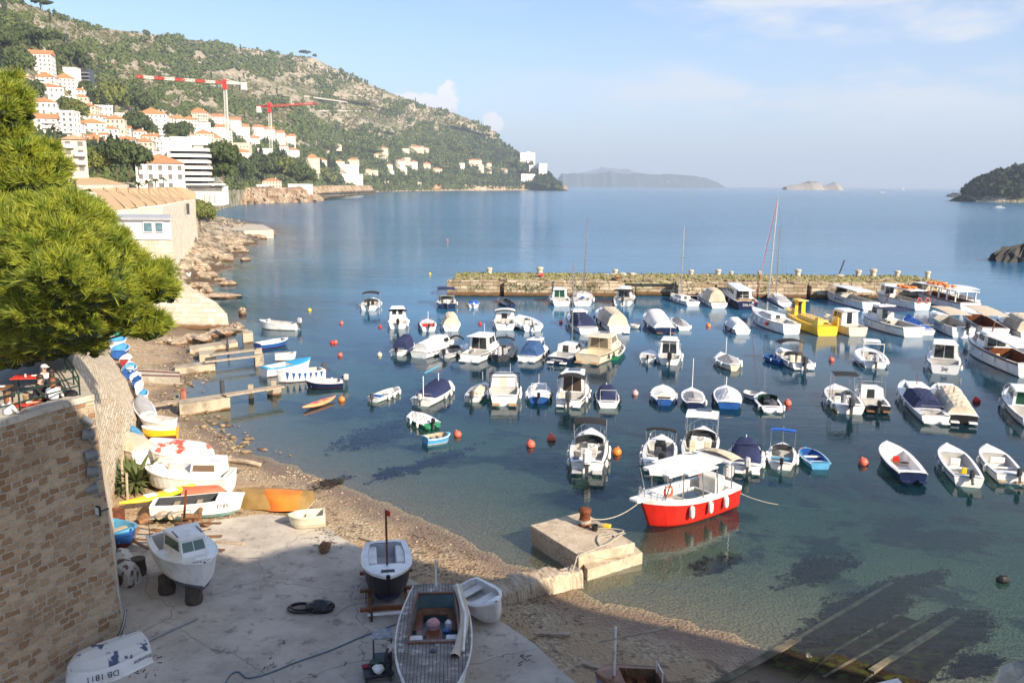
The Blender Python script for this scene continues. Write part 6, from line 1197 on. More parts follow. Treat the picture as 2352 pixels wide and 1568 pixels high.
# yellow semi-submarine
b_ = boat2(1900, 772, 1806, 735, 3.3, 'bright yellow sightseeing boat shaped like a submarine', name='semi_submarine', cat='sightseeing boat', hull=M_YELLOW, deck=M_YELLOW, boot=M_BLACK, rail=None, cock=(0, 0, .8), fb=1.15, p=2.4)
b_.cabin(.12, .6, .45, .55, .1, m=M_YELLOW, gl=M_YELLOW, ns=0, nf=0, back=None, roof=None).cabin(.66, .78, 1.9, .5, .1, m=M_YELLOW, gl=M_GLASS, ns=1, nf=1, back='door', roof=.6, rm=M_YELLOW)
for sg in (-1, 1): q = MB(); q.add([(sg*1.2, b_.y(.0), 1.0), (sg*1.2, b_.y(.14), 1.0), (sg*1.2, b_.y(.04), 2.3), (sg*1.2, b_.y(-.0), 2.3), (sg*1.32, b_.y(.0), 1.0), (sg*1.32, b_.y(.14), 1.0), (sg*1.32, b_.y(.04), 2.3), (sg*1.32, b_.y(-.0), 2.3)], [(0, 1, 2, 3), (7, 6, 5, 4), (0, 4, 5, 1), (1, 5, 6, 2), (2, 6, 7, 3), (3, 7, 4, 0)]); q.build('tail_fin', M_YELLOW, b_.r)
q = MB()
for sg in (-1, 1):
    q.tube([(sg*1.1, b_.y(t), 2.1) for t in (.1, .3, .6)], .03, 0, 4)
    for t in (.1, .2, .3, .4, .5, .6): q.tube([(sg*1.1, b_.y(t), 1.2), (sg*1.1, b_.y(t), 2.1)], .03, 0, 4)
q.build('deck_rail', M_STEEL, b_.r)
boat2(1970, 772, 1898, 747, 3.0, 'cream cabin boat with white wheelhouse, right of the yellow boat', hull=M_CREAM, deck=M_CREAM, boot=M_NAVY, rail=M_NAVY, cock=(.03, .24, .85), fb=1.).cabin(.26, .62, 1.7, .75, .2, ns=2, back='door').cabin(.6, .82, .5, .6, .4, roof=None, back=None, ns=2).fend((.3, .5), M_BLACK, side=(-1,)).rails(.7)
b_ = boat2(2098, 774, 1984, 742, 3.5, 'white launch with navy stripe and navy awning over the cockpit', stripe=M_GEL, top=M_NAVY, cock=(.04, .5, .85), fb=1.1, rail=M_GEL, name='passenger_launch')
b_.cabin(.56, .72, 1.7, .7, .15, ns=1, back='door', roof=.2).cabin(.7, .86, .7, .65, .3, roof=None, back=None, ns=2).bimini(.2, .56, 1.75, M_CVN, .9, curve=.05).console(.5, M_TEAK).bench(.1).fend((.3, .6, .8), side=(-1,)).rails(.7, .5); q = MB(); q.tube([(0, b_.y(.62), 2.7), (.3, b_.y(.55), 4.6)], .06, 0, 5); q.build('short_mast', M_VARN, b_.r)
boat2(2128, 770, 2080, 742, 2.4, 'slim white boat under a bright blue cover behind the striped launch', cock=(0, 0, .8)).cover(.1, .9, .3, .6, M_CVL, 1.).frame(.03, .6)
b_ = boat2(2212, 776, 2142, 742, 3.2, 'white open excursion boat with sand-coloured awning and black motor', cock=(.05, .75, .85), fb=1.15, wt=.85, name='tour_boat', cat='tour boat'); b_.bimini(.12, .8, 1.5, M_CVB, .8, curve=.05).console(.3).bench(.5).outboard(M_BLACK, 1.6, .3).sidetext('GLASS BOAT', .5, M_BLACK, .42, -1, .7).fend((.2, .5, .8), side=(-1,))
boat2(2286, 776, 2222, 740, 3.4, 'excursion boat with brown interior and long sand-coloured awning', cock=(.04, .8, .88), inner=M_VARN, fb=1.1, wt=.9, name='tour_boat', cat='tour boat').bimini(.02, .8, 1.6, M_CVB, .84, curve=.05).bench(.2, M_VARN).bench(.45, M_VARN)
boat2(2372, 782, 2302, 742, 3.4, 'white cabin boat with beige hood and dark fenders, cut by the right edge', cock=(0, 0, .8)).cabin(.5, .8, .9, back=None, ns=2).cover(.1, .52, 1.5, 1.5, M_CVB, 4).fend((.4, .55, .7, .8), M_NAVY, side=(-1,)).rails(.6)
# third row
boat(912, 817, 42, 18, 'small boat under a black canvas tent, leftmost of the third row', cock=(0, 0, .8), rail=M_WHITE).cover(.2, .72, 1.0, 1.25, M_CVN, 4).outboard(M_BLACK, 1.).frame(.08, .3, M_STEEL)
boat(962, 822, 56, 33, 'white cabin boat with cream canvas tent touching the black-tented one', cock=(0, 0, .8), rail=M_NAVY, lr=2.7).cabin(.5, .82, 1.0, back=None, ns=1, rf=.35).cover(.06, .52, .9, 1.25, M_CVW, 3).fend((.4, .7), M_BLACK, side=(1,)).rails(.65)
boat(1022, 822, 40, 28, 'open white boat with black folded bimini between two cabin boats', cock=(.05, .6, .8), lr=2.8).bimini(.3, .55, 1.5, M_CVK, folded=True, curve=.35).outboard(M_BLACK, 1.).shield(.6, .4).frame(.1, .4, M_STEEL).fend((.2,), M_BLACK)
boat(1080, 832, 64, 22, 'large white pilothouse cruiser with open glass doors in the third row', stripe=M_GEL, top=M_NAVY, boot=M_BLACK, cock=(.03, .36, .85), lr=2.5, fbk=.26).cabin(.36, .76, 1.5, .8, .25, ns=2, back='glass', roof=.35).platform(d=.6).fend((.3, .5, .6, .75), M_WHITE, side=(1,)).rails(.55, .5).flag(.35, .3, -.4).antenna(.2, .5, 1.6)
b_ = boat(1148, 829, 54, 8, 'grey inflatable boat with black bimini squeezed between cruisers', cock=(.04, .7, .6), hull=M_DGREY, deck=M_DGREY, rail=None, name='inflatable_boat'); tubes(b_, M_DGREY); b_.bimini(.45, .6, 1.3, M_CVK, folded=True, curve=.3).console(.5, M_DGREY).chairs(.36, m=M_LGREY).outboard(M_LGREY, 1.3)
boat(1210, 832, 54, 16, 'white cabin boat with medium blue canvas tent in the third row', cock=(0, 0, .8), rail=M_WHITE).cabin(.46, .8, 1.2, back=None, ns=2).cover(.08, .48, .85, 1.3, mat('steel_blue_canvas', (.03, .09, .22), (.02, .06, .16), 1.2, .85, bump=.8, bsc=2.5), 4).solar(0, .5, .4).platform(d=.3).fend((.3, .5, .7), M_BLACK, side=(1,))
b_ = boat(1280, 836, 62, 20, 'navy-hulled motor yacht with mahogany door and tall thin mast', hull=M_NAVY, top=M_GEL, cock=(.04, .36, .8), lr=2.7, name='sailing_yacht', cat='yacht'); b_.cabin(.36, .8, .85, .75, .35, ns=2, back='door', roof=None).mast(.6, 9.5, r_=.07, stay=True).ladder(-.5).platform(d=.5).fend((.3, .5), M_BLACK).rails(.6).name_('JMPARKA', .3, M_WHITE)
boat(1350, 836, 76, 20, 'big cream motor cruiser with scalloped awning and teak stern platform', hull=M_CREAM, deck=M_CREAM, inner=M_CREAM, cock=(.08, .4, .85), lr=2.6, fbk=.26).cabin(.4, .76, 1.4, .8, .28, m=M_CREAM, ns=2, back='glass', gl=mat('amber_window', (.20, .17, .12), None, 1, .1), roof=.45).solar(0, 1., .7).bench(.12).chairs(.2, (.6,), M_RED, .3, .25).platform(M_TEAK, .7).fend((.2, .35, .6, .8), M_DGREY, side=(1,)).rails(.55, .5)
boat2(1405, 827, 1426, 802, 1.7, 'small dinghy with green bottom and draped cover beside the cream cruiser', name='dinghy', hull=M_GREEN, top=M_CVW, cock=(.1, .85, .8)).seats((.3, .6)).cover(.3, .9, .1, .2, M_CVG, 1.)
boat(1487, 833, 40, 4, 'small white open boat next to the pilothouse boat in the gap', cock=(.05, .45, .8), rail=M_WHITE, lr=2.2).outboard(M_BLACK, .8).seats((.25,))
boat(1537, 838, 56, 0, 'white pilothouse boat with big rear glass and black outboard, right of the gap', cock=(.04, .36, .85)).cabin(.36, .8, 1.5, .82, ns=2, back='glass', roof=.12).outboard(M_BLACK, 1.5).frame(.3, 1.3, M_WHITE, .9).fend((.2, .5), side=(1,)).rails(.6).antenna(0, .5, 1.6)
boat(1686, 852, 56, -14, 'traditional cream double-ended fishing boat with grey cover and brown sternpost', hull=M_CREAM, deck=M_WHITE, rail=M_LBLUE, cock=(0, 0, .8), wt=.3, p=2., lr=2.5, rise=.35, name='fishing_boat').cover(.08, .55, .3, .55, M_CVG, 1.).motorpole(.62, 2.2).frame(.72, 1., M_STEEL, .3).fend((.2, .4, .6, .75))
boat2(1800, 838, 1758, 824, 1.7, 'plain dark blue plastic dinghy beside the black-topped boat', name='dinghy', hull=M_BLUE, deck=M_BLUE, inner=M_BLUE, rail=None, cock=(.06, .88, .8), fb=.5, rise=.1, boot=M_BLUE).seats((.35, .65), M_BLUE).fend((.3, .8), side=(-1,), r_=.08, h_=.25)
boat(1845, 850, 62, -20, 'white sports boat with wide black bimini and two tan seats', cock=(.06, .75, .8), lr=2.7).bimini(.5, .72, 1.7, M_CVK, .95, curve=.3).shield(.55, .5).chairs(.36, (-.35, .35), M_CVB).outboard(M_DGREY, 1.6).console(.5).platform(d=.3).fend((.1, .5, .7), side=(-1,)).fend((.05,), side=(1,)).rails(.75)
b_ = boat(2010, 846, 62, -10, 'white inflatable with arch and small canopy on the right side of the harbour', cock=(.04, .7, .6), rail=None, name='inflatable_boat'); tubes(b_, M_WHITE); b_.hardtop(.38, .62, 1.7, wf=.6).frame(.24, 1.55, M_WHITE, .75, .07).console(.45).chairs(.34).outboard(M_LGREY, 1.3)
boat(2170, 859, 74, -4, 'white pilothouse cruiser with cursive name on the stern', cock=(.03, .36, .85), lr=2.5, fbk=.27).cabin(.36, .76, 1.6, .8, .25, ns=2, back='glass', roof=.3).bench(.1, M_GEL).fend((.1, .4, .6), side=(-1,)).fend((.08,), side=(1,)).rails(.5, .6).name_('Jay', .5, M_BLACK)
b_ = boat2(2372, 868, 2228, 803, 3.6, 'long white launch with brown stripe and white awning, cut by the right edge', top=M_VARN, rail=M_BLACK, inner=M_VARN, cock=(.04, .55, .86), fb=1.25, name='passenger_launch'); b_.cabin(.56, .72, 1.4, .72, .25, ns=1, back='glass').cabin(.7, .87, .8, .7, .35, ns=1, back=None, m=M_VARN, roof=.1, rm=M_GEL).bimini(.05, .56, 1.6, M_CVW, .84, curve=.08).chairs(.5, (-.3,), M_CREAM).fend((.3, .5, .7, .85), side=(-1,)); q = MB(); q.tube([(0, b_.y(.66), 2.9), (.2, b_.y(.66), 4.)], .07, 0, 5); q.build('short_mast', M_VARN, b_.r)
# fourth row
boat(857, 923, 40, 33, 'small open white boat with small motor, leftmost of the fourth row', rail=M_WHITE, boot=M_GREEN, cock=(.05, .88, .85), rise=.3, lr=2.8).seats((.3, .6)).outboard(M_DGREY, .8).fend((.3, .5, .8), side=(1,)).bench(.2, M_BLUE, .3)
boat(967, 932, 62, 24, 'white boat with navy cover and light blue rolled awning on two poles', cock=(0, 0, .8), rail=M_WHITE, lr=2.8, boot=M_BLACK).cover(.14, .68, .35, .85, M_CVN).outboard(M_LGREY, 1.).ladder(-.5).frame(.1, .35, M_STEEL).fend((.4, .6, .85), side=(1,)).motorpole(.08, 1.9).motorpole(.6, 1.5); 
q = MB(); x = bpy.context.scene.collection.objects[-1].parent; q.tube([(0, -2.3, 2.6), (0, .6, 2.6)], .05, 0, 5); q.build('rolled_awning', mat('sky_blue_roll', (.05, .40, .62), None, 2, .7), x)
boat(1085, 923, 50, 14, 'white boat with pointed cream cover and black motor in the fourth row', cock=(0, 0, .8), rail=M_BLACK, lr=2.6).cover(.14, .78, .35, .2, M_CVB, 1., peak=.55).outboard(M_DGREY, 1.1).ladder(-.6).frame(.1, .3, M_STEEL).antenna(0, .8, .4, 1.)
boat(1158, 932, 74, 0, 'broad white sports cruiser with black roll bar and slatted platform', cock=(.1, .5, .85), lr=2.4, fbk=.28).cabin(.5, .8, .95, .85, .4, ns=1, back='door', m=M_GEL, gl=M_CREAM).frame(.46, 1.3, M_BLACK, .95, .06).bench(.16, M_GEL).platform(M_TEAK, .6).fend((.2, .35, .6)).rails(.5, .5).antenna(.5, .5, 1.)
boat(1237, 926, 54, 0, 'blue-hulled boat with rounded white hood and furled flag at the bow', hull=M_BLUE, top=M_GEL, cock=(0, 0, .8), rail=M_WHITE, lr=2.4).cover(.1, .66, .1, .35, M_CVW).frame(.12, 1.1, M_WHITE, .7).outboard(M_BLACK, .9).fend((.2, .4), side=(-1,)).fend((.2, .4), M_BLACK, side=(1,)).antenna(0, .8, .3, 1.)
boat(1306, 936, 74, 7, 'white pilothouse boat with black awning roof and big black outboard', cock=(.04, .38, .85), lr=2.5).cabin(.38, .78, 1.6, .82, ns=2, back='glass', gl=mat('brown_window', (.07, .05, .04), None, 1, .08)).bimini(.2, .42, 1.75, M_CVK, .85, curve=.25).solar(0, 1., .8).outboard(M_DGREY, 1.5).platform(d=.4).fend((.2, .4, .6), side=(1,)).rails(.5, .5)
boat(1397, 937, 54, -3, 'small boat with square navy cover framed by white tubes', cock=(0, 0, .8), rail=M_WHITE, boot=M_ANTI, lr=2.4).cover(.14, .7, .55, .75, M_CVN, 4).frame(.12, .9, M_WHITE, .75).fend((.3, .6), M_BLACK).motorpole(.85, .8)
boat(1525, 931, 56, -2, 'bright blue-hulled boat with pointed white cover open at the stern', hull=M_BLUE, top=M_WHITE, cock=(.04, .3, .7), rail=M_WHITE, lr=2.3, wt=.6, inner=M_WOOD).cover(.25, .8, .45, .2, M_CVW, 1., peak=.35).ladder(-.5).fend((.3, .5), M_LGREY).frame(.1, .3)
boat(1595, 939, 56, -4, 'navy-hulled boat with grey and cream cover and a thin flag mast', hull=M_NAVY, top=M_WHITE, cock=(0, 0, .8), rail=M_BLACK, lr=2.4, wt=.65).cover(.06, .72, .35, .2, M_CVG, 1., peak=.5).motorpole(.8, 3.0).frame(.05, .3).fend((.2, .8), side=(1,))
boat(1674, 939, 62, -4, 'blue-hulled boat under a high white tent, right of the navy mast boat', hull=M_BLUE, top=M_WHITE, cock=(0, 0, .8), rail=M_WHITE, lr=2.4).cover(.04, .86, .35, .1, M_CVW, 1.3, peak=.75).motorpole(.86, 1.2).fend((.3, .5), M_NAVY, side=(-1,))
boat2(1741, 918, 1711, 908, 1.35, 'tiny dark-rimmed white dinghy beside the open speedboat', name='dinghy', rail=M_BLACK, cock=(.08, .85, .8), fb=.4, rise=.2).seats((.5,))
b_ = boat(1774, 948, 58, -12, 'white speedboat with green-tinted windshield and a grey tarp inside', stripe=M_NAVY, cock=(.12, .66, .8), lr=2.3, fbk=.2, inner=M_DGREY); b_.shield(.62, .45, M_GGREEN, .85).platform(d=.3).console(.55, M_BLACK, .5).fend((.1,)); q = MB(); q.ball((.1, b_.y(.3), .45), (.55, .6, .35), 0, 10, jit=.18); q.build('tarp_bundle', M_DGREY, b_.r)
boat(1952, 951, 78, -12, 'white boat with yellow hull bottom and black bimini on an arch', hull=M_GEL, stripe=M_YELLOW, boot=M_YELLOW, cock=(.12, .72, .8), lr=2.5).bimini(.34, .56, 2.1, M_CVK, .7, curve=.03).frame(.36, 1.9, M_STEEL, .9, .04).console(.5, M_GEL, .7, .5, .4).console(.5, M_GEL, .6, .5, -.4).outboard(M_DGREY, 1.5).fend((.1, .3, .7), side=(-1,)).bench(.2).flag(.5, 1.9, .5)
boat(2016, 949, 68, -14, 'black-hulled boat with white cuddy and dark door, next to the yellow one', hull=M_BLACK, top=M_GEL, cock=(.06, .4, .82), lr=2.5).cabin(.4, .82, .9, .82, .45, ns=1, back='door', roof=None).frame(.42, 1.5, M_STEEL, .9, .03).outboard(M_BLACK, 1.).rails(.65).platform(M_WOOD, .3)
boat2(2148, 974, 2072, 893, 2.5, 'white cabin boat with navy tent and brown mast on the right side', cock=(.02, .14, .7), rail=M_WHITE, lk=.95).cabin(.52, .78, .8, .72, .3, ns=1, back=None).cover(.2, .54, .75, .95, M_CVN, 4).frame(.1, .5, M_STEEL).fend((.4, .6, .75), M_WHITE, side=(-1,)).motorpole(.6, 1.9, M_VARN).platform(d=.5); 
boat2(2212, 974, 2150, 900, 2.5, 'boat with smooth sand-coloured tent and dark hull beside the navy-tented one', hull=M_BLACK, top=M_GEL, cock=(0, 0, .8), rail=M_WHITE, lk=.95).cabin(.56, .82, .7, .72, .3, ns=1, back=None).cover(.06, .58, .6, 1.05, M_CVB, 4).motorpole(.4, 1.4, M_VARN).fend((.5,), M_CREAM, side=(-1,)).platform(M_GEL, .4)
boat2(2385, 985, 2318, 915, 2.7, 'white cabin boat with green side glass, cut by the right edge', cock=(.05, .4, .8)).cabin(.42, .76, 1.2, .75, .3, ns=1, back='glass', gl=M_GGREEN).fend((.5, .7), M_WHITE, side=(-1,)).fend((.8,), M_NAVY, side=(-1,)).rails(.65)
# nearer boats
boat(992, 984, 52, -28, 'green-hulled boat wrapped in a crumpled white cover', hull=M_GREEN, top=M_WHITE, cock=(0, 0, .8), rail=M_WHITE, lr=1.9, boot=M_GREEN).cover(.1, .95, .15, .1, M_CVW, 1., peak=.4).outboard(M_BLACK, .8).fend((.2, .5, .8), side=(-1,)).platform(M_GREEN, .3)
boat2(976, 1019, 1032, 1010, 1.35, 'small weathered blue and white rowing boat lying sideways in the shallows', name='rowing_boat', hull=M_LBLUE, deck=M_LBLUE, inner=M_PWOOD, rail=M_WHITE, cock=(.06, .86, .82), fb=.42, rise=.3, boot=M_WHITE).seats((.4, .65), M_PWOOD)
b_ = boat(1348, 1087, 92, 2, 'large white sports boat with black canvas top and white outboard, nearest in the middle', cock=(.14, .6, .82), lr=2.7, boot=M_BLACK, fbk=.27)
b_.cabin(.6, .86, .35, .75, .4, ns=1, nf=2, back='door', roof=None).bimini(.5, .72, 1.7, M_CVK, .86, .06, .12).shield(.62, .6).chairs(.36, (-.3, .3), M_SEAT, .5).bench(.42, M_SEAT, .5, .3).outboard(M_WHITE, 1.75).platform(M_LGREY, .55).fend((.1, .35, .55, .75)).rails(.6, .5).console(.55, M_GEL, .8, .7, .2)
for x in (-.8, .8):
    q = MB(); q.box((x*b_.B*.36, b_.y(.1), b_.z(.1)+.06), (.4, .5, .04)); q.build('deck_hatch', M_DGREY, b_.r)
boat(1511, 1082, 82, 2, 'white sports boat with folded black bimini and black cowled outboard', cock=(.12, .74, .82), lr=2.5, boot=M_BLACK).bimini(.6, .66, 1.25, M_CVK, folded=True, curve=.15).console(.56, M_BLACK, .8, .8).chairs(.4, (-.1,), M_DGREY).outboard(M_BLACK, 1.6, .25).platform(d=.45).fend((.1, .35, .6), side=(-1,)).rails(.74, .5).ladder(-.6).bench(.2, M_GEL)
b_ = boat(1602, 1066, 88, 3, 'white boat with solid white hardtop and solar panel behind the red launch', cock=(.08, .6, .85), lr=2.5); b_.hardtop(.4, .72, 2.0, wf=.85).shield(.62, .7, None, .85).console(.52, M_GEL, .9, 1.4).chairs(.36, (-.5, .5), M_CREAM).fend((.5,), side=(-1,)).rails(.6, .6); q = MB(); q.box((.1, b_.y(.64), b_.fb+2.12), (1.0, .6, .04)); q.build('solar_panel', MATS['solar_cells'], b_.r)
boat(1715, 1087, 74, -2, 'boat fully covered by a dark navy canvas with silver outboard', cock=(0, 0, .8), lr=2.6, rail=M_WHITE).cover(.12, .82, .35, .6, M_CVN).outboard(M_LGREY, 1.2).platform(d=.55).fend((.2, .4, .6)).motorpole(.86, .8).frame(.5, .62, M_CVN, .9, .06)
boat(1794, 1079, 64, 0, 'small white open boat with rolled blue bimini and brown stern', cock=(.06, .68, .82), lr=2.35, boot=M_WOOD, rail=M_WHITE).shield(.66, .5).bimini(.62, .68, 1.5, M_CVL, folded=True, curve=.05).outboard(M_BLACK, .8).seats((.2, .4), M_LBLUE).fend((.3, .5)).motorpole(.72, 1.7, M_STEEL)
boat2(1884, 1078, 1848, 1044, 1.55, 'light blue rowing dinghy right of the small white open boat', name='rowing_boat', hull=M_LBLUE, deck=M_LBLUE, inner=M_BLUE, rail=M_WHITE, cock=(.06, .88, .85), rise=.25, boot=M_LBLUE, fb=.42).seats((.25, .6), M_WHITE)
boat2(2096, 1110, 2034, 1043, 2.0, 'navy-hulled open boat with white deck and red bucket inside', hull=M_NAVY, top=M_NAVY, deck=M_WHITE, inner=M_WHITE, rail=M_WHITE, cock=(.08, .72, .72), boot=M_ANTI, fb=.62, name='open_boat').seats((.55,), M_WOOD, .3).chairs(.64, (0,), M_RED, .4, .12).platform(M_NAVY, .35).motorpole(.75, .3)
boat2(2224, 1118, 2172, 1046, 2.05, 'white open fishing boat with yellow float inside and black tilted motor', rail=M_BLACK, cock=(.06, .72, .8), fb=.58, name='open_boat').seats((.4,), M_WHITE).outboard(M_BLACK, .9, .1, -.5).fend((.3, .5, .7), M_WHITE, side=(-1,), r_=.08, h_=.25).chairs(.3, (.1,), M_YELLOW, .3, .2).chairs(.55, (-.1,), M_WHITE, .6, .3)
boat2(2320, 1112, 2264, 1048, 1.95, 'white open fishing boat with slatted stern board, rightmost of the pair', rail=M_DGREY, cock=(.12, .7, .8), fb=.58, name='open_boat').seats((.38,), M_WHITE).outboard(M_BLACK, .9, .4, -.4).fend((.3, .6), side=(-1,)).chairs(.58, (0,), M_WHITE, .9, .3).platform(M_PWOOD, .25)
# moorings at the left jetties
boat2(683, 757, 598, 754, 2.0, 'white open boat with grey motor and crate, farthest of the jetty boats', rail=M_WHITE, boot=M_WOOD, cock=(.06, .8, .85), name='open_boat', fb=.75).outboard(M_LGREY, 1.3).chairs(.8, (0,), M_LGREY, .8, .8).seats((.4, .6)).fend((.1,), side=(1,))
boat2(591, 800, 660, 790, 2.0, 'white and blue rowing boat at the end of the double jetty', name='rowing_boat', hull=M_BLUE, top=M_WHITE, cock=(.05, .85, .85), rail=M_WHITE, boot=M_ANTI).seats((.3, .6)).fend((.3, .5), side=(-1,), r_=.08, h_=.3)
boat2(632, 826, 680, 824, 1.7, 'small white dinghy with a blue stripe between the jetty boats', name='dinghy', stripe=M_GEL, top=M_BLUE, cock=(.06, .86, .85), rail=M_WHITE, fb=.5).seats((.3, .6))
boat2(604, 864, 712, 846, 2.1, 'long boat with light blue deck moored behind the triangle-painted one', name='open_boat', hull=M_WHITE, deck=mat('bright_blue_deck', (.03, .36, .62), None, 2, .5), rail=M_LBLUE, cock=(.1, .55, .7), inner=M_WHITE, fb=.75).seats((.3,)).fend((.3, .5), side=(-1,))
b_ = boat2(742, 866, 636, 878, 2.0, 'white boat painted with blue triangles along its side', name='open_boat', cock=(.06, .74, .8), rail=M_WHITE, fb=.8); b_.outboard(M_DGREY, 1., 0, -.7).seats((.3, .5))
q = MB()
for sg in (-1, 1):
    for i in range(7):
        t = .1+i*.12; x0, x1, x2 = b_.w(t-.03), b_.w(t+.03), b_.w(t); z = b_.z(t); T3 = [(sg*(x0+.02), b_.y(t-.035), z*.92), (sg*(x1+.02), b_.y(t+.035), z*.92), (sg*(x2*.93+.02), b_.y(t), z*.25)]; q.add(T3 if sg > 0 else T3[::-1], [(0, 1, 2)])
q.build('painted_triangles', M_BLUE, b_.r)
boat2(788, 886, 703, 889, 1.9, 'navy and white open boat with covered grey motor near the orange kayak', name='open_boat', hull=M_NAVY, top=M_WHITE, cock=(.08, .85, .85), rail=M_WHITE, boot=M_ANTI).outboard(M_LGREY, 1.1).outboard(M_BLACK, .6, .6, -.9).seats((.3, .5)).fend((.3, .5, .7), side=(1, ), r_=.1)
# kayaks
def kayak(a, b, w_, label, m, m2=None, z=0., h_=.3, tilt=0., pitch=0., seatm=M_BLACK, name='kayak', flip=False, cat='kayak'):
    A = Vector(a); B_ = Vector(b); d = B_-A; L_ = d.length; c = (A+B_)/2; rt = thing(name, label, cat, tuple(c), math.atan2(-d.x, d.y)); rt.rotation_euler = (pitch, tilt, math.atan2(-d.x, d.y))
    rows = []; n = 18
    for i in range(n+1):
        t = -1+2*i/n; k = max(.03, (1-abs(t)**2.2)); y = t*L_/2; up = h_*.6*t*t
        rows.append([(w_/2*k*math.cos(q*2*PI/10), y, h_*(.5+.5*math.sin(q*2*PI/10)*(.7+.3*k))*1.0*(.5+.5*k)+up) for q in range(10)])
    q = MB(); q.grid(rows, 0, True)
    for f_i in range(len(q.f)): q.m[f_i] = 1 if (m2 and f_i//10 >= n*.55) else 0
    q.build('hull', [m, m2 or m], rt, True)
    for y in ((-.12, .14)):
        q = MB(); q.rbox((0, y*L_, h_*.93), (w_*.55, L_*.15, .06), .03); q.build('seat_well', seatm, rt)
    return rt
kayak(P(695, 944, .0), P(771, 918, .0), .95, 'faded orange kayak floating below the jetty boats', mat('faded_orange_plastic', (.80, .33, .15), (.70, .24, .10), 2, .5), h_=.38, seatm=M_BUOY)
kayak(PY(1236, 639, f0.y+3.5), PY(1249, 631, f0.y+5), .8, 'dark red canoe lying on the left part of the breakwater', mat('dark_red_plastic', (.55, .04, .05), None, 2, .4), h_=.5)
kayak(PY(1425, 650, f0.y+.3), PY(1412, 629, f0.y+3), .8, 'red and yellow kayak leaning over the breakwater edge', M_RED, None, h_=.35, seatm=M_YELLOW)
# buoys
for i, (u, v, s_, m_, lb) in enumerate(((711, 714, .22, M_YELLOW, 'yellow buoy nearest the far open boat with bimini'), (784, 744, .22, M_BUOY, 'pinkish buoy left of the pilothouse fishing boat'), (770, 788, .2, M_BUOY, 'orange buoy with a red float in the left open water'), (763, 789, .2, M_RED, 'flat red float touching the orange buoy'), (781, 817, .22, M_BUOY, 'pink buoy below the buoy pair on the left'), (872, 817, .22, M_CREAM, 'cream white buoy left of the black-tented boat'),
        (873, 752, .18, M_RED, 'small red buoy just left of the pilothouse fishing boat'), (1102, 745, .2, M_RED, 'red buoy between the cream-tented boat and the sports cruiser'), (1288, 742, .2, M_BUOY, 'dull red buoy left of the brown and white cabin boat'), (785, 920, .24, M_ORANGE, 'orange buoy tied to the orange kayak'), (1052, 1001, .24, M_BUOY, 'orange buoy right of the blue and white rowing boat'), (1220, 1024, .26, M_BUOY, 'orange-red buoy left of the nearest sports boat, lower'), (1267, 1010, .26, M_BUOY, 'orange-red buoy left of the nearest sports boat, upper'), (1416, 1042, .26, M_ORANGE, 'bright orange buoy right of the nearest sports boat'),
        (1458, 906, .24, mat('pink_plastic', (.66, .38, .38), None, 3, .5), 'pink buoy right of the square navy cover'), (1628, 750, .26, M_ORANGE, 'square orange float near the grey pointed cover'), (1910, 829, .24, M_BUOY, 'pinkish buoy right of the two-seat sports boat'), (1809, 929, .26, M_BUOY, 'pale red buoy right of the speedboat'), (2244, 923, .26, M_RED, 'red buoy right of the sand-coloured tent'), (1984, 1066, .27, M_BUOY, 'red buoy left of the navy open boat'), (987, 630, .2, M_YELLOW, 'lone yellow buoy on open water left of the breakwater'), (1028, 552, .2, M_ORANGE, 'tiny orange buoy far out on the bay'), (1440, 980, 0, M_RED, ''), (1841, 1040, .25, M_BUOY, 'red buoy at the bow of the light blue dinghy'), (1497, 1001, 0, M_RED, ''))):
    if not s_: continue
    q = MB(); k = 1.25; q.ball((0, 0, s_*.5), s_*k, 0, 10); q.lathe([(s_*.3, s_*1.5), (s_*.25, s_*2.)], 0, 6); g = P(u, v); ob = q.build('mooring_buoy', m_, None, True, g); tag(ob, lb, 'buoy', 'mooring buoys in the harbour'); ob.rotation_euler = (random.uniform(-.4, .4), random.uniform(-.4, .4), 0)
# far away boats
for (u, v, L_, lb) in ((2026, 443, 22, 'white excursion boat far out on the open sea'), (2188, 452, 16, 'sailing boat with bare mast near the wooded island'), (2293, 478, 10, 'small white motor boat below the wooded island'), (2123, 446, 5, 'tiny dinghy far out right of the excursion boat'), (1880, 0, 0, '')):
    if not L_: continue
    g = P(u, v); b_ = Boat('motor_boat', lb, 'boat', g, R(70), L_, L_*.3, L_*.09, group='boats out on the open sea'); 
    if L_ > 9: b_.cabin(.25, .7, L_*.1)
    if L_ == 16: b_.mast(.5, 15, r_=.15)
b_ = thing('distant_sail', 'tiny dark sail on the horizon left of the wooded island', 'sailing boat', tuple(P(2074, 437.0))); q = MB(); q.add([(-4, 0, 0), (9, 0, 0), (0, 0, 38), (0, 1, 38), (9, 1, 0), (-4, 1, 0)], [(0, 1, 2), (3, 4, 5), (1, 4, 3, 2), (0, 2, 3, 5)]); q.build('sail', M_LGREY, b_)
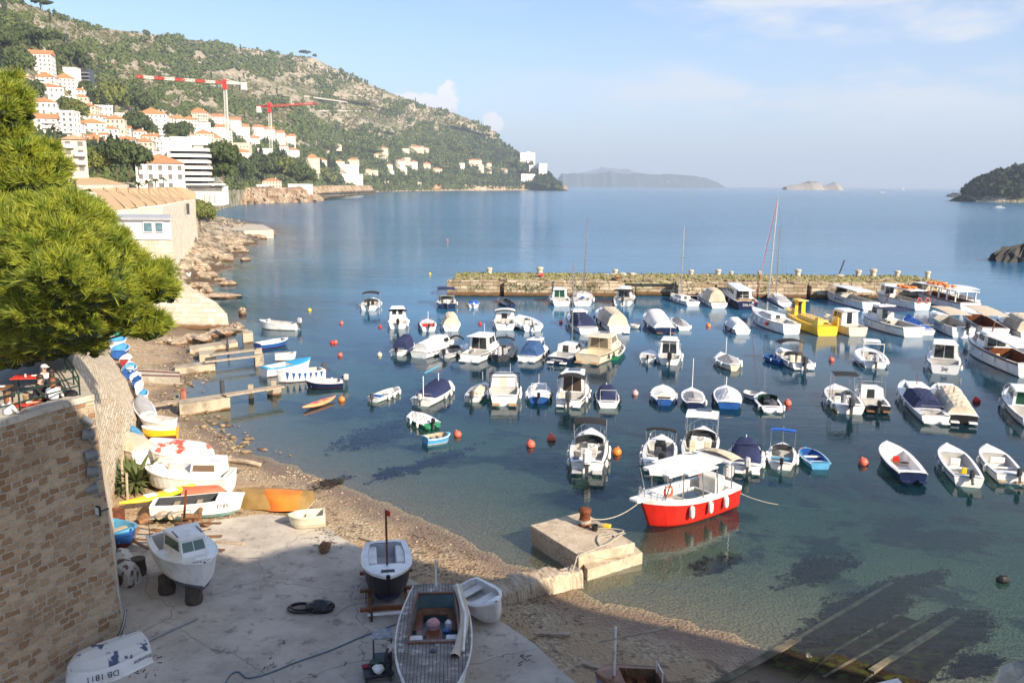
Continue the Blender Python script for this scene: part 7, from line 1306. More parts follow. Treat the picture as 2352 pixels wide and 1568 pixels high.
# ---------------- red launch ----------------
b_ = boat2(1660, 1152, 1478, 1211, 2.9, 'red-hulled passenger launch with white roof tied to the mooring block', hull=M_RED, top=M_GEL, boot=M_RED, deck=M_GEL, inner=M_GEL, rail=None, cock=(.12, .76, .82), fb=1.25, rise=.38, wt=.88, name='passenger_launch', cat='launch', p=3.1, rake=.12, lk=1.02, group='boats moored in the harbour', zf=.5)
RB = b_; z = b_.fb
rf = MB(); pts = [(-.30, -1.0), (-.30, -.62), (-.16, -.62), (-.16, -1.0), (.20, -1.0), (.20, -.72), (.36, -.72), (.36, -.38), (.43, 0), (.36, .38), (.36, .72), (.20, .72), (.20, 1.0), (-.16, 1.0), (-.16, .62), (-.30, .62), (-.30, 1.0), (-.40, .8), (-.47, .4), (-.47, -.4), (-.40, -.8)]
pp = [(x*b_.B*.47, y*b_.L) for y, x in pts]; rf.prism(pp, z+1.6, z+1.7); rf.build('white_roof', M_GEL, b_.r)
rf = MB(); rows = [[(x*b_.B*.44, b_.L*(-.42-.13*f), z+1.75-.3*f*f+.22*(1-abs(x)**2)) for x in np.linspace(-1, 1, 7)] for f in np.linspace(-.4, 1, 6)]; rf.grid(rows); rf.build('canvas_awning', M_CVB, b_.r)
for sg in (-1, 1):
    for t in (.13, .32, .5, .72, .86): q = MB(); x = b_.w(t)*.9*sg; q.tube([(x, b_.y(t), b_.z(t)), (sg*b_.B*.40, b_.y(t), z+1.62)], .04, 0, 6); q.build('roof_post', M_STEEL, b_.r)
for sg in (-1, 1): q = MB(); q.rbox((sg*b_.B*.33, b_.y(.42), .62), (.5, b_.L*.4, .5), .05); q.build('side_bench', mat('cream_cushion', (.66, .58, .42), None, 2, .7), b_.r)
q = MB(); q.box((0, b_.y(.42), .95), (1.25, b_.L*.3, .05)); 
for sg in (-1, 1): q.box((sg*.66, b_.y(.42), .75), (.06, b_.L*.3, .75))
q.box((0, b_.y(.57), .75), (1.3, .06, .75)); q.box((0, b_.y(.27), .75), (1.3, .06, .75)); hb_ = q.build('glass_well', M_GEL, b_.r); q = MB(); q.box((0, b_.y(.42), 1.0), (1.2, b_.L*.29, .03)); q.build('well_opening', M_GLASS, hb_)
q = MB(); q.rbox((0, b_.y(.16), 1.15), (1.3, .8, 1.5), .08); q.build('helm_console', M_GEL, b_.r)
b_.outboard(M_LGREY, 1.5).fend((.25, .45, .66), side=(-1, 1), r_=.15, h_=.62, z=.4).rails(.84, .5, r_=.025)
q = MB(); q.rbox((0, b_.L/2+.32, b_.z(1)-.02), (.7, .8, .14), .05); q.build('bow_platform', M_GEL, b_.r)
for (x, t) in ((-.7, .82), (.6, .2)): q = MB(); q.tube([(x, b_.y(t)+.3*math.cos(a*PI/6), z+.75+.3*math.sin(a*PI/6)) for a in range(13)], .07, 0, 5); q.build('lifebuoy', M_BUOY, b_.r)
def rope(pts, r_, label, m=M_ROPE, name='mooring_rope', cat='rope', sag=0., n=14):
    q = MB(); P_ = []
    for a, b in zip(pts, pts[1:]):
        a, b = Vector(a), Vector(b)
        for i in range(n): f = i/n; P_.append(a.lerp(b, f)-Vector((0, 0, sag*4*f*(1-f))))
    P_.append(Vector(pts[-1])); o_ = P_[0].copy(); q.tube([p_-o_ for p_ in P_], r_, 0, 5); return tag(q.build(name, m, None, False, o_), label, cat)
bowp = b_.r.location+Matrix.Rotation(b_.r.rotation_euler.z, 3, 'Z') @ Vector((0, b_.L/2, b_.z(1)-.1)); stp = b_.r.location+Matrix.Rotation(b_.r.rotation_euler.z, 3, 'Z') @ Vector((-.9, -b_.L/2, .9))
bol = P(1343, 1206, 1.05)
rope([tuple(bol+Vector((.15, .1, .35))), tuple(bowp)], .03, 'mooring rope hanging from the bollard to the bow of the red launch', sag=.45)
rope([tuple(stp), tuple(P(1785, 1158)), tuple(P(1935, 1168, -.3))], .022, 'thin mooring line from the stern of the red launch into the water', sag=.1)
# ---------------- bollard and things on the block ----------------
rt = thing('rusty_bollard', 'rusty iron bollard on the concrete mooring block', 'bollard', tuple(bol)); q = MB(); q.lathe([(.34, 0), (.30, .05), (.27, .12), (.26, .62), (.30, .68), (.33, .72), (.33, .84), (.26, .92), (.1, .95)], 0, 16); q.build('bollard_body', M_RUST, rt, True)
q = MB()
for z in (.18, .24, .30): q.tube([(.29*math.cos(a*PI/8), .29*math.sin(a*PI/8), z+.02*math.sin(a)) for a in range(17)], .03, 0, 5)
q.build('rope_turns', M_ROPE, rt)
rt = thing('painted_board', 'wooden board with a yellow painted end beside the rusty bollard', 'board', tuple(P(1381, 1207, 1.1)), R(-25)); MB().rbox((-.25, 0, .06), (.75, .32, .1), .02).build('plank', M_PWOOD, rt); MB().rbox((.3, 0, .06), (.36, .33, .12), .02).build('painted_end', M_YELLOW, rt)
q = MB(); q.lathe([(.14, 0), (.18, .3), (.15, .3), (.12, .05)], 0, 10); tag(q.build('bucket', M_BLACK, None, False, P(1366, 1218, 1.05)), 'black bucket at the foot of the rusty bollard', 'bucket')
def curve(pts, r_, label, m=M_ROPE, name='rope', cat='rope', k=6):
    P_ = [Vector(p) for p in pts]; o_ = P_[0].copy(); out = []
    for i in range(len(P_)-1):
        a, b, c, d = P_[max(0, i-1)], P_[i], P_[i+1], P_[min(len(P_)-1, i+2)]
        for j in range(k):
            t = j/k; out.append(.5*((2*b)+(-a+c)*t+(2*a-5*b+4*c-d)*t*t+(-a+3*b-3*c+d)*t**3)-o_)
    out.append(P_[-1]-o_); return tag(MB().tube(out, r_, 0, 6).build(name, m, None, True, o_), label, cat)
Z = 1.09
curve([P(a, b, Z) for a, b in ((1350, 1212), (1400, 1213), (1432, 1218), (1418, 1226), (1385, 1232), (1372, 1238), (1378, 1252), (1398, 1244), (1412, 1232), (1392, 1226), (1375, 1230), (1372, 1245), (1390, 1250), (1424, 1228), (1436, 1224))], .035, 'grey rope coiled loosely on top of the mooring block')
curve([P(1432, 1224, Z), P(1400, 1245, Z), P(1360, 1262, Z), P(1328, 1276, Z), P(1322, 1290, .9), P(1312, 1315, .7), G(1290, 1340, .05), G(1262, 1344, .05), G(1200, 1362, .05), G(1148, 1378, .05), G(1085, 1400, .1)], .035, 'white rope running from the block down over the sand')
# ---------------- boats on the beach and on the slab ----------------
def beach(us, vs, ub, vb, B, label, z=.6, flip=False, tilt=0., lk=1., name='rowing_boat', cat='boat', group='boats laid up on the beach', pitch=0., **k):
    a, b = P(us, vs, z), P(ub, vb, z); d = b-a; L = d.length*lk; rz = math.atan2(-d.x, d.y); c = (a+b)/2; fb = k.pop('fb', .5)
    o_ = Boat(name, label, cat, c, rz, L, B, fb, group=group, z0=z+(.28 if not flip else fb*1.06), **k)
    o_.r.rotation_euler = (pitch, PI+tilt if flip else tilt, rz); return o_
def peel(name, c1, c2, sc=1.4, lo=.52, hi=.58): return mat(name, c1, c2, sc, .75, lo=lo, hi=hi, det=8)
M_PEELR = peel('white_paint_with_red_wear', (.50, .10, .07), (.74, .72, .68), .9); M_PEELG = peel('chalky_white_paint', (.72, .71, .68), (.50, .49, .46), 1.6, .3, .6); M_PEELB = peel('peeling_white_blue_paint', (.06, .09, .16), (.62, .61, .57), 2.2, .56, .60); M_PEELK = peel('peeling_brown_white_paint', (.10, .05, .05), (.50, .49, .46), 2.6, .5, .56)
beach(398, 990, 328, 986, 1.5, 'white dinghy highest on the gravel beach beside the bastion foot', cock=(.05, .85, .85), rail=M_WHITE).seats((.3, .6))
beach(408, 1008, 328, 1012, 1.6, 'white rowing boat with ochre yellow side lying on the gravel', hull=M_YELLOW, top=M_WHITE, cock=(.05, .85, .85), rail=M_WHITE, tilt=.15).seats((.3, .65))
beach(350, 1034, 495, 1050, 2.1, 'long overturned white boat with worn red bottom', flip=True, hull=M_WHITE, top=M_WHITE, stripe=M_WHITE, boot=M_PEELR, rail=M_WHITE, fb=.55)
beach(426, 1066, 350, 1066, 1.3, 'small white dinghy with faded pink paint inside, between two overturned boats', cock=(.05, .85, .85), rail=M_WHITE, inner=M_PEELR).seats((.4,))
beach(482, 1086, 344, 1084, 1.9, 'overturned chalky white boat above the cabin boat', flip=True, hull=M_PEELG, top=M_PEELG, boot=M_PEELG, rail=M_WHITE)
beach(462, 1104, 346, 1102, 1.3, 'narrow white rowing boat with oar, squeezed beside the cabin boat', cock=(.05, .85, .8), rail=M_WHITE).seats((.3, .6), M_PWOOD)
b_ = beach(532, 1128, 340, 1124, 2.3, 'white cabin boat with open window frames drawn up on the beach', name='motor_boat', cock=(.04, .3, .8), fb=.75, rail=M_WHITE); b_.cabin(.08, .42, .85, .8, .1, ns=1, back=None, front=True, roof=None, gl=mat('brown_gap', (.16, .11, .07), None, 2, .8)).cover(.42, .9, .35, .2, M_CVW, 2.)
kayak(P(275, 1168, 1.05), P(455, 1122, 1.05), .95, 'yellow and lime green kayak lying over the timber pile', M_YELLOW, mat('lime_plastic', (.50, .66, .03), None, 2, .4), h_=.36, seatm=M_WHITE)
beach(420, 1150, 522, 1144, 1.3, 'overturned brick-red boat behind the numbered white boat', flip=True, hull=mat('brick_red_paint', (.50, .14, .08), (.40, .11, .06), 2, .7), boot=MATS['brick_red_paint'], top=MATS['brick_red_paint'], rail=None)
beach(712, 1160, 530, 1150, 1.9, 'long overturned ochre-brown boat lying behind the orange one', flip=True, hull=mat('ochre_brown_paint', (.34, .22, .07), (.24, .15, .05), 1.2, .7), boot=MATS['ochre_brown_paint'], top=MATS['ochre_brown_paint'], rail=None)
beach(692, 1164, 597, 1158, 1.5, 'overturned bright orange boat at the edge of the sand', flip=True, hull=M_ORANGE, boot=M_ORANGE, top=M_ORANGE, rail=M_ORANGE, wt=.7, p=2., fb=.6)
b_ = beach(352, 1192, 562, 1180, 1.7, 'white rowing boat with black registration number and turquoise bottom', cock=(.05, .7, .8), rail=M_WHITE, boot=mat('turquoise_paint', (.08, .36, .38), (.3, .4, .38), 2, .7), fb=.6, inner=M_DGREY); b_.seats((.25, .5), M_PWOOD).sidetext('TT85', .28, M_BLACK, .78, 1, .62)
beach(748, 1208, 664, 1214, 1.25, 'empty cream plastic dinghy on the slab edge', hull=mat('ivory_plastic', (.66, .62, .48), None, 2, .5), top=MATS['ivory_plastic'], deck=MATS['ivory_plastic'], inner=MATS['ivory_plastic'], boot=MATS['ivory_plastic'], rail=MATS['ivory_plastic'], cock=(.06, .82, .84), rise=.1, wt=.9, p=3., z=.72, fb=.45, name='dinghy').seats((.45,), MATS['ivory_plastic'])
beach(235, 1236, 303, 1262, 1.7, 'light blue wooden boat poking out behind the bastion corner', hull=M_BLUE, top=M_LBLUE, deck=M_LBLUE, inner=M_LBLUE, cock=(.05, .85, .85), rail=M_LBLUE, z=.72).seats((.4, .7), M_PWOOD)
beach(278, 1295, 300, 1352, 1.3, 'overturned boat with flaking brown and white stripes by the bastion corner', flip=True, hull=M_PEELK, top=M_PEELK, boot=M_PEELK, rail=None, z=.78, lk=.95)
b_ = beach(330, 1502, 150, 1572, 1.85, 'overturned white boat with peeling blue paint at the foot of the bastion', flip=True, hull=M_WHITE, top=M_WHITE, boot=M_PEELB, stripe=M_PEELB, rail=M_WHITE, z=.78, fb=.62, keel=.25)
b_.sidetext('DB 1811', .3, M_NAVY, .66, 1, .5); b_.sidetext('Romana', .22, M_NAVY, .14, 1, .5)
for i, (u, v, wp, hm, dm, lb) in enumerate(((262, 786, 32, M_WHITE, M_GREEN, 'small white boat with green edge, farthest of the boats behind the bastion flank'), (260, 800, 36, M_WHITE, M_LBLUE, 'white boat second farthest behind the bastion flank'), (266, 822, 38, M_BLUE, M_LBLUE, 'blue and white boat lying beside the farthest white ones'), (278, 846, 24, mat('dark_red_paint', (.30, .03, .03), None, 2, .4), M_WHITE, 'dark red boat behind the white standing board'), (286, 870, 30, M_BLUE, M_LBLUE, 'light blue boat below the dark red one'), (299, 890, 22, M_WHITE, M_WHITE, 'small white boat halfway down the bastion flank'), (302, 900, 20, M_BLUE, M_BLUE, 'small boat showing a blue edge halfway down the flank'), (307, 912, 18, M_WHITE, M_WHITE, 'white dinghy pressed to the wall above the turquoise one'), (316, 934, 20, M_WHITE, M_LBLUE, 'white and turquoise boat standing near the wall foot'))):
    g = P(u, v, .7); B = wp/ppm(g)*1.0; Boat('rowing_boat', lb, 'boat', (g.x, g.y+1.2), R(15), B*2., B, .5, hull=hm, top=hm, deck=dm, inner=dm, boot=M_WHITE, rail=M_WHITE, cock=(.06, .82, .82), z0=.95, group='boats laid up on the beach').seats((.4,))
kayak(P(300, 872, .7), P(296, 815, 1.9), .8, 'white paddle board leaning upright by the bastion flank', M_WHITE, None, h_=.16, seatm=M_LGREY, name='paddle_board', cat='paddle board')
beach(342, 978, 322, 940, 1.35, 'boat wrapped in pale grey cloth beside the wall foot', cock=(0, 0, .8), rail=M_WHITE).cover(.03, .97, .3, .3, M_LGREY, 2., peak=.4)
beach(320, 1032, 295, 994, 1.1, 'narrow sky-blue boat bottom leaning by the bastion flank', flip=True, hull=M_WHITE, top=M_WHITE, boot=M_LBLUE, rail=M_PWOOD, tilt=-.35, z=.9)
beach(334, 1066, 290, 1040, 1.9, 'boat wrapped in tan cloth with dark straps above the fan palm', cock=(0, 0, .8), rail=M_WOOD, fb=.6).cover(.03, .97, .4, .4, M_CVB, 2., peak=.5)
g = G(312, 1120, .1); palm(tuple(g), .25, 1.9, 'low bushy fan palm at the foot of the bastion flank', 90, 'fan_palm', .35, .06)
# posts near the palm, barrel, logs, debris
for i, (u, v, h_) in enumerate(((283, 1130, 2.2), (293, 1150, 1.6), (390, 1130, 1.7))): tag(MB().tube([(0, 0, -.2), (.05, 0, h_)], .07, 0, 6).build('wooden_post', M_PWOOD, None, False, G(u, v)), ['weathered post left of the fan palm', 'shorter weathered post just below the fan palm', 'post standing behind the yellow kayak'][i], 'post')
rt = thing('rusty_barrel', 'rusty brown steel barrel in the timber pile', 'barrel', tuple(P(270, 1209, .72))); q = MB(); q.lathe([(.38, 0), (.38, .26), (.41, .29), (.38, .32), (.38, .54), (.41, .57), (.38, .6), (.38, .82), (.40, .85), (.34, .85), (.34, .82)], 0, 16); q.build('drum', M_RUST, rt)
rnd = random.Random(5)
LU = [rnd.uniform(275, 470) for _ in range(26)]; PU = [rnd.uniform(285, 460) for _ in range(16)]
for i in range(26):
    u, v = LU[i], rnd.uniform(1178, 1248); v = min(v, 1252) 
    if u > 360: v = max(v, 1208)
    g = P(u, v, .75); L_ = rnd.uniform(.5, .95); r_ = rnd.uniform(.13, .24); q = MB(); q.tube([(0, 0, 0), (L_*.5, .02, .03), (L_, 0, 0)], r_, 0, 8, r2=r_*.85); o_ = q.build('cut_log', M_WOOD if i % 3 else M_PWOOD, None, False, (g.x, g.y, .75+r_+(.35 if i % 4 == 0 else 0))); o_.rotation_euler = (0, rnd.uniform(-.25, .25), rnd.uniform(0, 3)); tag(o_, 'short cut log, '+ORD[sorted(LU).index(LU[i])]+' from the left in the timber pile', 'log', 'cut logs in the timber pile')
for i in range(16):
    u, v = PU[i], rnd.uniform(1195, 1258); g = P(u, v, .95); L_ = rnd.uniform(1., 2.6); o_ = MB().box((L_/2, 0, 0), (L_, .14, .06)).build('loose_plank', M_WOOD if i % 2 else M_PWOOD, None, False, (g.x-.8, g.y, .86+.1*(i % 4))); o_.rotation_euler = (0, rnd.uniform(-.12, .12), rnd.uniform(-.9, .6)); tag(o_, 'loose old plank, '+ORD[sorted(PU).index(PU[i])]+' from the left on the timber pile', 'plank', 'loose planks on the timber pile')
# cabin boat on blocks
b_ = beach(392, 1276, 474, 1366, 2.35, 'white cabin boat with green tinted windows propped on wooden blocks', z=1.35, name='motor_boat', hull=M_WHITE, boot=mat('grey_antifouling', (.16, .18, .22), (.1, .12, .15), 3, .8), top=M_WHITE, cock=(.04, .4, .82), fb=.85, rail=M_WHITE, rise=.35, keel=.5, group='boats laid up on the beach', p=2.6)
b_.cabin(.38, .78, .75, .66, .22, .02, ns=1, back='door', gl=M_GGREEN, roof=.05, wh=(.35, .85), nf=2).frame(.06, .9, M_STEEL, .9).rails(.9, .12); q = MB(); q.tube([(0, b_.y(.5), 2.3), (-.15, b_.y(.5), 3.5)], .05, 0, 6); q.build('short_mast', M_VARN, b_.r)
for sg in (-1, 1): MB().box((sg*.5, b_.y(.56), b_.fb+.9), (.07, .8, .06)).build('handrail', M_VARN, b_.r)
q = MB(); q.rbox((0, b_.y(.87), b_.z(.87)+.08), (.5, .35, .06), .08); q.build('deck_hatch', M_GEL, b_.r)
Z = SLABZ
for (u, v, lb) in ((446, 1383, 'dark block under the bow of the cabin boat'), (384, 1360, 'dark round block under the side of the cabin boat'), (318, 1318, 'dark upright stump between the bastion and the cabin boat')):
    g = P(u, v, Z); q = MB(); q.lathe([(.34, 0), (.38, .2), (.33, .5), (.34, .75)], 0, 10); tag(q.build('support_block', mat('dark_stump', (.09, .07, .055), (.05, .04, .03), 3, .9, bump=.6), None, False, g), lb, 'block')
# dark open boat on the cradle
b_ = beach(886, 1300, 893, 1392, 2.05, 'white and black open boat with a red pole mast resting on a wooden cradle', z=1.15, name='open_boat', hull=M_BLACK, boot=M_NAVY, top=M_WHITE, cock=(.06, .66, .76), fb=.85, rail=M_WHITE, rise=.25, keel=.5, inner=mat('pale_grey_floor', (.42, .44, .47), (.34, .36, .39), 2, .7), group='boats laid up on the beach', zf=.3)
for sg in (-1, 1): q = MB(); q.rbox((sg*b_.B*.3, b_.y(.3), .58), (.42, b_.L*.46, .5), .05); q.build('side_bench', M_WHITE, b_.r)
q = MB(); q.tube([(0, b_.y(.7), .8), (0.02, b_.y(.7), 3.4)], .045, 0, 6); ob = q.build('pole_mast', M_VARN, b_.r); q = MB(); q.add([(0, 0, 0), (-.16, .02, -.08), (0, 0, -.26), (-.15, .02, -.3)], [(0, 1, 3, 2)]); q.build('pennant', M_RED, ob, loc=(0, b_.y(.7), 3.4))
q = MB(); q.box((0, b_.y(.9), b_.z(.9)+.06), (.55, .22, .04)); q.build('deck_opening', M_BLACK, b_.r)
for x in (-1, 1):
    for t in (.15, .4): q = MB(); q.box((x*b_.w(t)*1.01, b_.y(t), b_.z(t)*.85), (.06, .28, .1)); q.build('cleat', M_DGREY, b_.r)
rt = thing('boat_cradle', 'brown timber cradle with small wheels under the black and white open boat', 'cradle', (b_.r.location.x, b_.r.location.y, Z), b_.r.rotation_euler.z)
for sg in (-1, 1): MB().box((sg*.75, 0, .2), (.14, 4.6, .16)).build('runner', M_VARN, rt)
for y in (-1.4, .3, 2.0): MB().box((0, y, .36), (2.3, .16, .14)).build('crossbeam', M_VARN, rt)
for sg in (-1, 1):
    q = MB(); q.tube([(sg*.7+.22*0, 2.3+.2*math.cos(a*PI/6), .24+.2*math.sin(a*PI/6)) for a in range(13)], .05, 0, 5); q.build('wheel', M_BLACK, rt)
MB().box((0, 2.35, .3), (1.7, .08, .08)).build('axle', M_WHITE, rt)
# big wooden boat at the bottom centre
M_PLANK = None
m, t = newmat('weathered_plank_deck'); h = NT(t); oc = h.n('TexCoord').outputs['Object']; wv = h.n('TexWave', {'Vector': oc, 'Scale': 2.6, 'Distortion': .0}, wave_type='BANDS', bands_direction='X').outputs['Fac']
c = h.mix(h.r(h.noise(oc, 1.6, 6, .7), .35, .65), (.155, .135, .12), (.30, .275, .25)); c = h.mix(h.r(h.noise(oc, 3.2, 6, .7), .57, .62, 0, .8), c, (.55, .53, .50)); c = h.mix(h.r(wv, .10, .0), c, (.03, .025, .02)); h.bsdf(c, .75, wv, .2); M_PLANK = m
b_ = beach(1002, 1412, 990, 1730, 2.62, 'large old wooden boat with long open cockpit, lying at the bottom centre', z=1.15, name='wooden_boat', hull=M_WHITE, top=M_PLANK, deck=M_PLANK, boot=M_WHITE, inner=mat('teal_grey_floor', (.17, .26, .27), (.12, .19, .2), 1.5, .6), cock=(.09, .50, .68), fb=.95, rail=M_PEELG, rise=.25, keel=.4, wt=.66, p=2.5, zf=.1, group='boats laid up on the beach')
L0 = b_
q = MB(); pts = [b_.dp(t, sg*b_.w(t)*.66, .08) for sg, tl in ((1, (.10, .2, .3, .42, .53)), (-1, (.53, .42, .3, .2, .10))) for t in tl]; q.tube(pts+[pts[0]], .05, 0, 6); q.build('cockpit_coaming', M_VARN, b_.r)
for sg in (-1, 1): q = MB(); q.rbox((sg*.62, b_.y(.22), .5), (.34, b_.L*.18, .06), .02); q.build('side_seat', M_VARN, b_.r)
q = MB(); q.rbox((0, b_.y(.14), .5), (1.4, .5, .08), .03); q.build('stern_seat', M_WOOD, b_.r)
for sg in (-1, 1): q = MB(); q.rbox((sg*.66, b_.y(.44), .42), (.5, b_.L*.10, .62), .04); q.build('locker', M_WHITE, b_.r)
q = MB(); q.rbox((0, b_.y(.40), .42), (.62, b_.L*.10, .62), .03); q.build('engine_box', M_VARN, b_.r)
q = MB(); q.box((.3, b_.y(.345), .55), (.7, .45, .08)); q.build('work_board', mat('speckled_board', (.22, .12, .12), (.35, .25, .25), 8, .7), b_.r)
q = MB(); q.lathe([(.2, 0), (.26, .3), (.24, .34), (.2, .3)], 0, 12); q.ball((0, 0, .33), (.24, .24, .13), 0, 10, jit=.1); q.build('cloth_bucket', mat('pink_cloth', (.62, .36, .32), (.45, .22, .25), 7, .9), b_.r, loc=(.05, b_.y(.335), .62))
q = MB(); q.lathe([(.13, 0), (.13, .28), (.05, .36)], 0, 8); q.build('canister', M_WHITE, b_.r, loc=(-.5, b_.y(.3), .5)); q = MB(); q.rbox((0, 0, .08), (.3, .2, .14), .03); q.build('blue_box', M_BLUE, b_.r, loc=(-.42, b_.y(.345), .55))
q = MB(); q.tube([(0, b_.y(.03), .9), (0, b_.y(.03), 2.2)], .035, 0, 6); q.build('stern_post', M_WHITE, b_.r)
q = MB(); q.tube([(-.82, b_.y(.06), 1.25), (-1.12, b_.y(.35), 1.25), (-1.02, b_.y(.63), 1.25)], .05, 0, 5); q.build('awning_pole', M_WHITE, b_.r)
q = MB(); rows = [[(-(.72+.36*math.sin(PI*min(1, f*.9+.1))+.16*math.cos(a*PI/4)), b_.y(.05+.6*f), 1.12+.12*math.sin(a*PI/4)+.02*math.sin(f*30+a)) for a in range(8)] for f in np.linspace(0, 1, 22)]; q.grid(rows, 0, True); q.build('furled_awning', M_CVB, b_.r)
q = MB(); q.lathe([(.1, 0), (.12, .05), (.07, .1)], 0, 10); q.build('deck_fitting', M_DGREY, b_.r, loc=(0, b_.y(.60), b_.z(.6)+.05))
g = L0.r.location
for sg in (-1, 1):
    q = MB(); q.tube([(0, 0, 0), (sg*-.2, 0, .75)], .09, 0, 6); tag(q.build('prop_timber', M_WOOD, None, False, (g.x+sg*.9, g.y+1.4, Z)), 'timber prop holding the large wooden boat, %s side' % ('left' if sg < 0 else 'right'), 'prop')
beach(1072, 1384, 1148, 1440, 1.45, 'white clinker rowing boat tilted beside the large wooden boat', z=.9, hull=M_PEELG, top=M_WHITE, boot=M_PEELG, cock=(.05, .85, .84), rail=M_WHITE, tilt=.22, fb=.6, inner=M_PEELG).seats((.15, .55), M_WHITE, None, .4)
b_ = beach(1524, 1622, 1368, 1632, 1.7, 'grey-blue sailing dinghy with bare mast and slanting yard at the bottom edge', z=.55, name='sailing_dinghy', cat='sailing boat', hull=mat('grey_blue_paint', (.16, .19, .25), (.12, .14, .19), 2, .7), top=mat('grey_blue_paint', (0, 0, 0)), deck=M_VARN, inner=M_WOOD, boot=M_DGREY, cock=(.08, .62, .72), rail=M_VARN, fb=.75, wt=.75)
q = MB(); q.tube([(0, b_.y(.74), .5), (0, b_.y(.74), 2.75)], .04, 0, 6); ob = q.build('mast', M_WHITE, b_.r); q = MB(); q.tube([(0, b_.y(.74)+.6, 2.25), (0, b_.y(.74)-2.0, 2.65)], .045, 0, 5); q.build('yard', M_PWOOD, ob); q = MB(); q.tube([(0, b_.y(.74)-1.5, 2.38), (0, b_.y(.12), 1.1)], .012, 0, 4); q.tube([(0, b_.y(.74), 2.0), (.4, b_.y(.5), .8)], .01, 0, 4); q.tube([(0, b_.y(.74), 2.0), (-.3, b_.y(.85), .8)], .01, 0, 4); q.build('rigging', M_ROPE, ob); b_.frame(.08, .4, M_WHITE, .5)
b_.seats((.3, .5), M_VARN)
# slab clutter
g = P(735, 1402, Z); rt = thing('tarp_bundle', 'black plastic bundle with loops of black hose on the slab', 'bundle', tuple(g)); q = MB(); q.ball((0, 0, .18), (.62, .38, .26), 0, 14, jit=.12); q.build('plastic_bag', mat('shiny_black_plastic', (.012, .012, .014), None, 3, .25, bump=1., bsc=5), rt)
q = MB()
for k in range(5): a0 = random.uniform(.5, .9); q.tube([(-.75+a0*math.cos(a*PI/8)*.8, .1+a0*.55*math.sin(a*PI/8)-k*.05, .05+.05*k) for a in range(17)], .035, 0, 5)
q.build('hose_loop', M_BLACK, rt)
curve([P(a, b, Z+.03) for a, b in ((770, 1412), (800, 1390), (835, 1382), (855, 1376), (842, 1392), (838, 1372), (842, 1350))], .02, 'thin light rope between the black bundle and the cradle')
curve([P(a, b, Z+.03) for a, b in ((518, 1568), (530, 1548), (548, 1542), (570, 1556), (620, 1544), (680, 1520), (760, 1492), (830, 1462), (900, 1436), (934, 1424))], .03, 'long blue-grey hose snaking across the concrete slab', mat('blue_grey_hose', (.10, .15, .20), None, 3, .5), 'hose', 'hose')
curve([P(313, 1484, Z+.06), P(380, 1452, Z+.06), P(452, 1419, Z+.06)], .05, 'long grey pole lying on the slab behind the overturned boat', mat('grey_metal_pole', (.32, .32, .31), None, 3, .5), 'pole', 'pole')
g = P(879, 1520, Z); rt = thing('cage_table', 'tall grey metal frame table standing left of the worker', 'table', tuple(g), .15)
for x in (-.32, .32):
    for y in (-.3, .3): MB().box((x, y, .55), (.05, .05, 1.1)).build('leg', M_DGREY, rt)
MB().box((0, 0, 1.12), (.74, .7, .06)).build('table_top', mat('paint_spattered_top', (.16, .17, .19), (.35, .36, .38), 6, .5), rt); MB().box((0, 0, .12), (.7, .66, .18)).build('base_tray', M_DGREY, rt)
g = P(862, 1560, Z); rt = thing('workbench', 'low black bench with tools, red cloth and white bag at the bottom edge', 'workbench', tuple(g), .3); MB().rbox((.1, 0, .3), (1.0, .7, .1), .02).build('bench_top', M_BLACK, rt)
for x in (-.35, .5): MB().box((x, 0, .13), (.06, .6, .26)).build('leg', M_DGREY, rt)
q = MB(); q.ball((0, 0, 0), (.22, .18, .16), 0, 9, jit=.15); q.build('white_bag', M_WHITE, rt, loc=(.1, -.15, .48)); q = MB(); q.rbox((0, 0, 0), (.42, .26, .22), .04); q.build('power_tool', mat('dark_green_plastic', (.03, .06, .05), None, 3, .4), rt, loc=(.05, .25, .47)); MB().box((0, 0, 0), (.34, .2, .04)).build('red_cloth', mat('crimson_cloth', (.30, .02, .05), None, 3, .9), rt, loc=(-.25, .34, .38))
g = P(746, 1266, Z); stone_obj((g.x, g.y, Z+.22), (.34, .3, .26), 'tree_stump', M_WOOD, 'sawn brown tree stump alone on the sunny slab', 'stump', seed=3)
for i, (a, b, lb) in enumerate((((1236, 1459), (1310, 1462), 'grey plank lying on the dark sand'), ((1115, 1443), (1150, 1452), 'short board beside the clinker rowing boat'), ((1338, 1528), (1385, 1540), 'board beside the grey-blue sailing dinghy'), ((830, 1238), (862, 1246), 'light board left in the wet sand'), ((500, 1252), (560, 1258), 'pale plank right of the cabin boat stern'))):
    A, B = G(*a, .12), G(*b, .12); A.z = B.z = max(A.z, B.z, .1 if i != 4 else Z+.05); d = B-A; o_ = MB().box((0, 0, 0), (d.length, .22, .07)).build('plank', M_PWOOD, None, False, (A+B)/2); o_.rotation_euler = (0, 0, math.atan2(d.y, d.x)); tag(o_, lb, 'plank')
A = G(500, 1058, .1); curve([A, G(540, 1064, .2), G(575, 1070, .25), G(600, 1072, .1)], .16, 'bleached driftwood trunk lying across the upper beach', M_PWOOD, 'driftwood_trunk', 'driftwood')
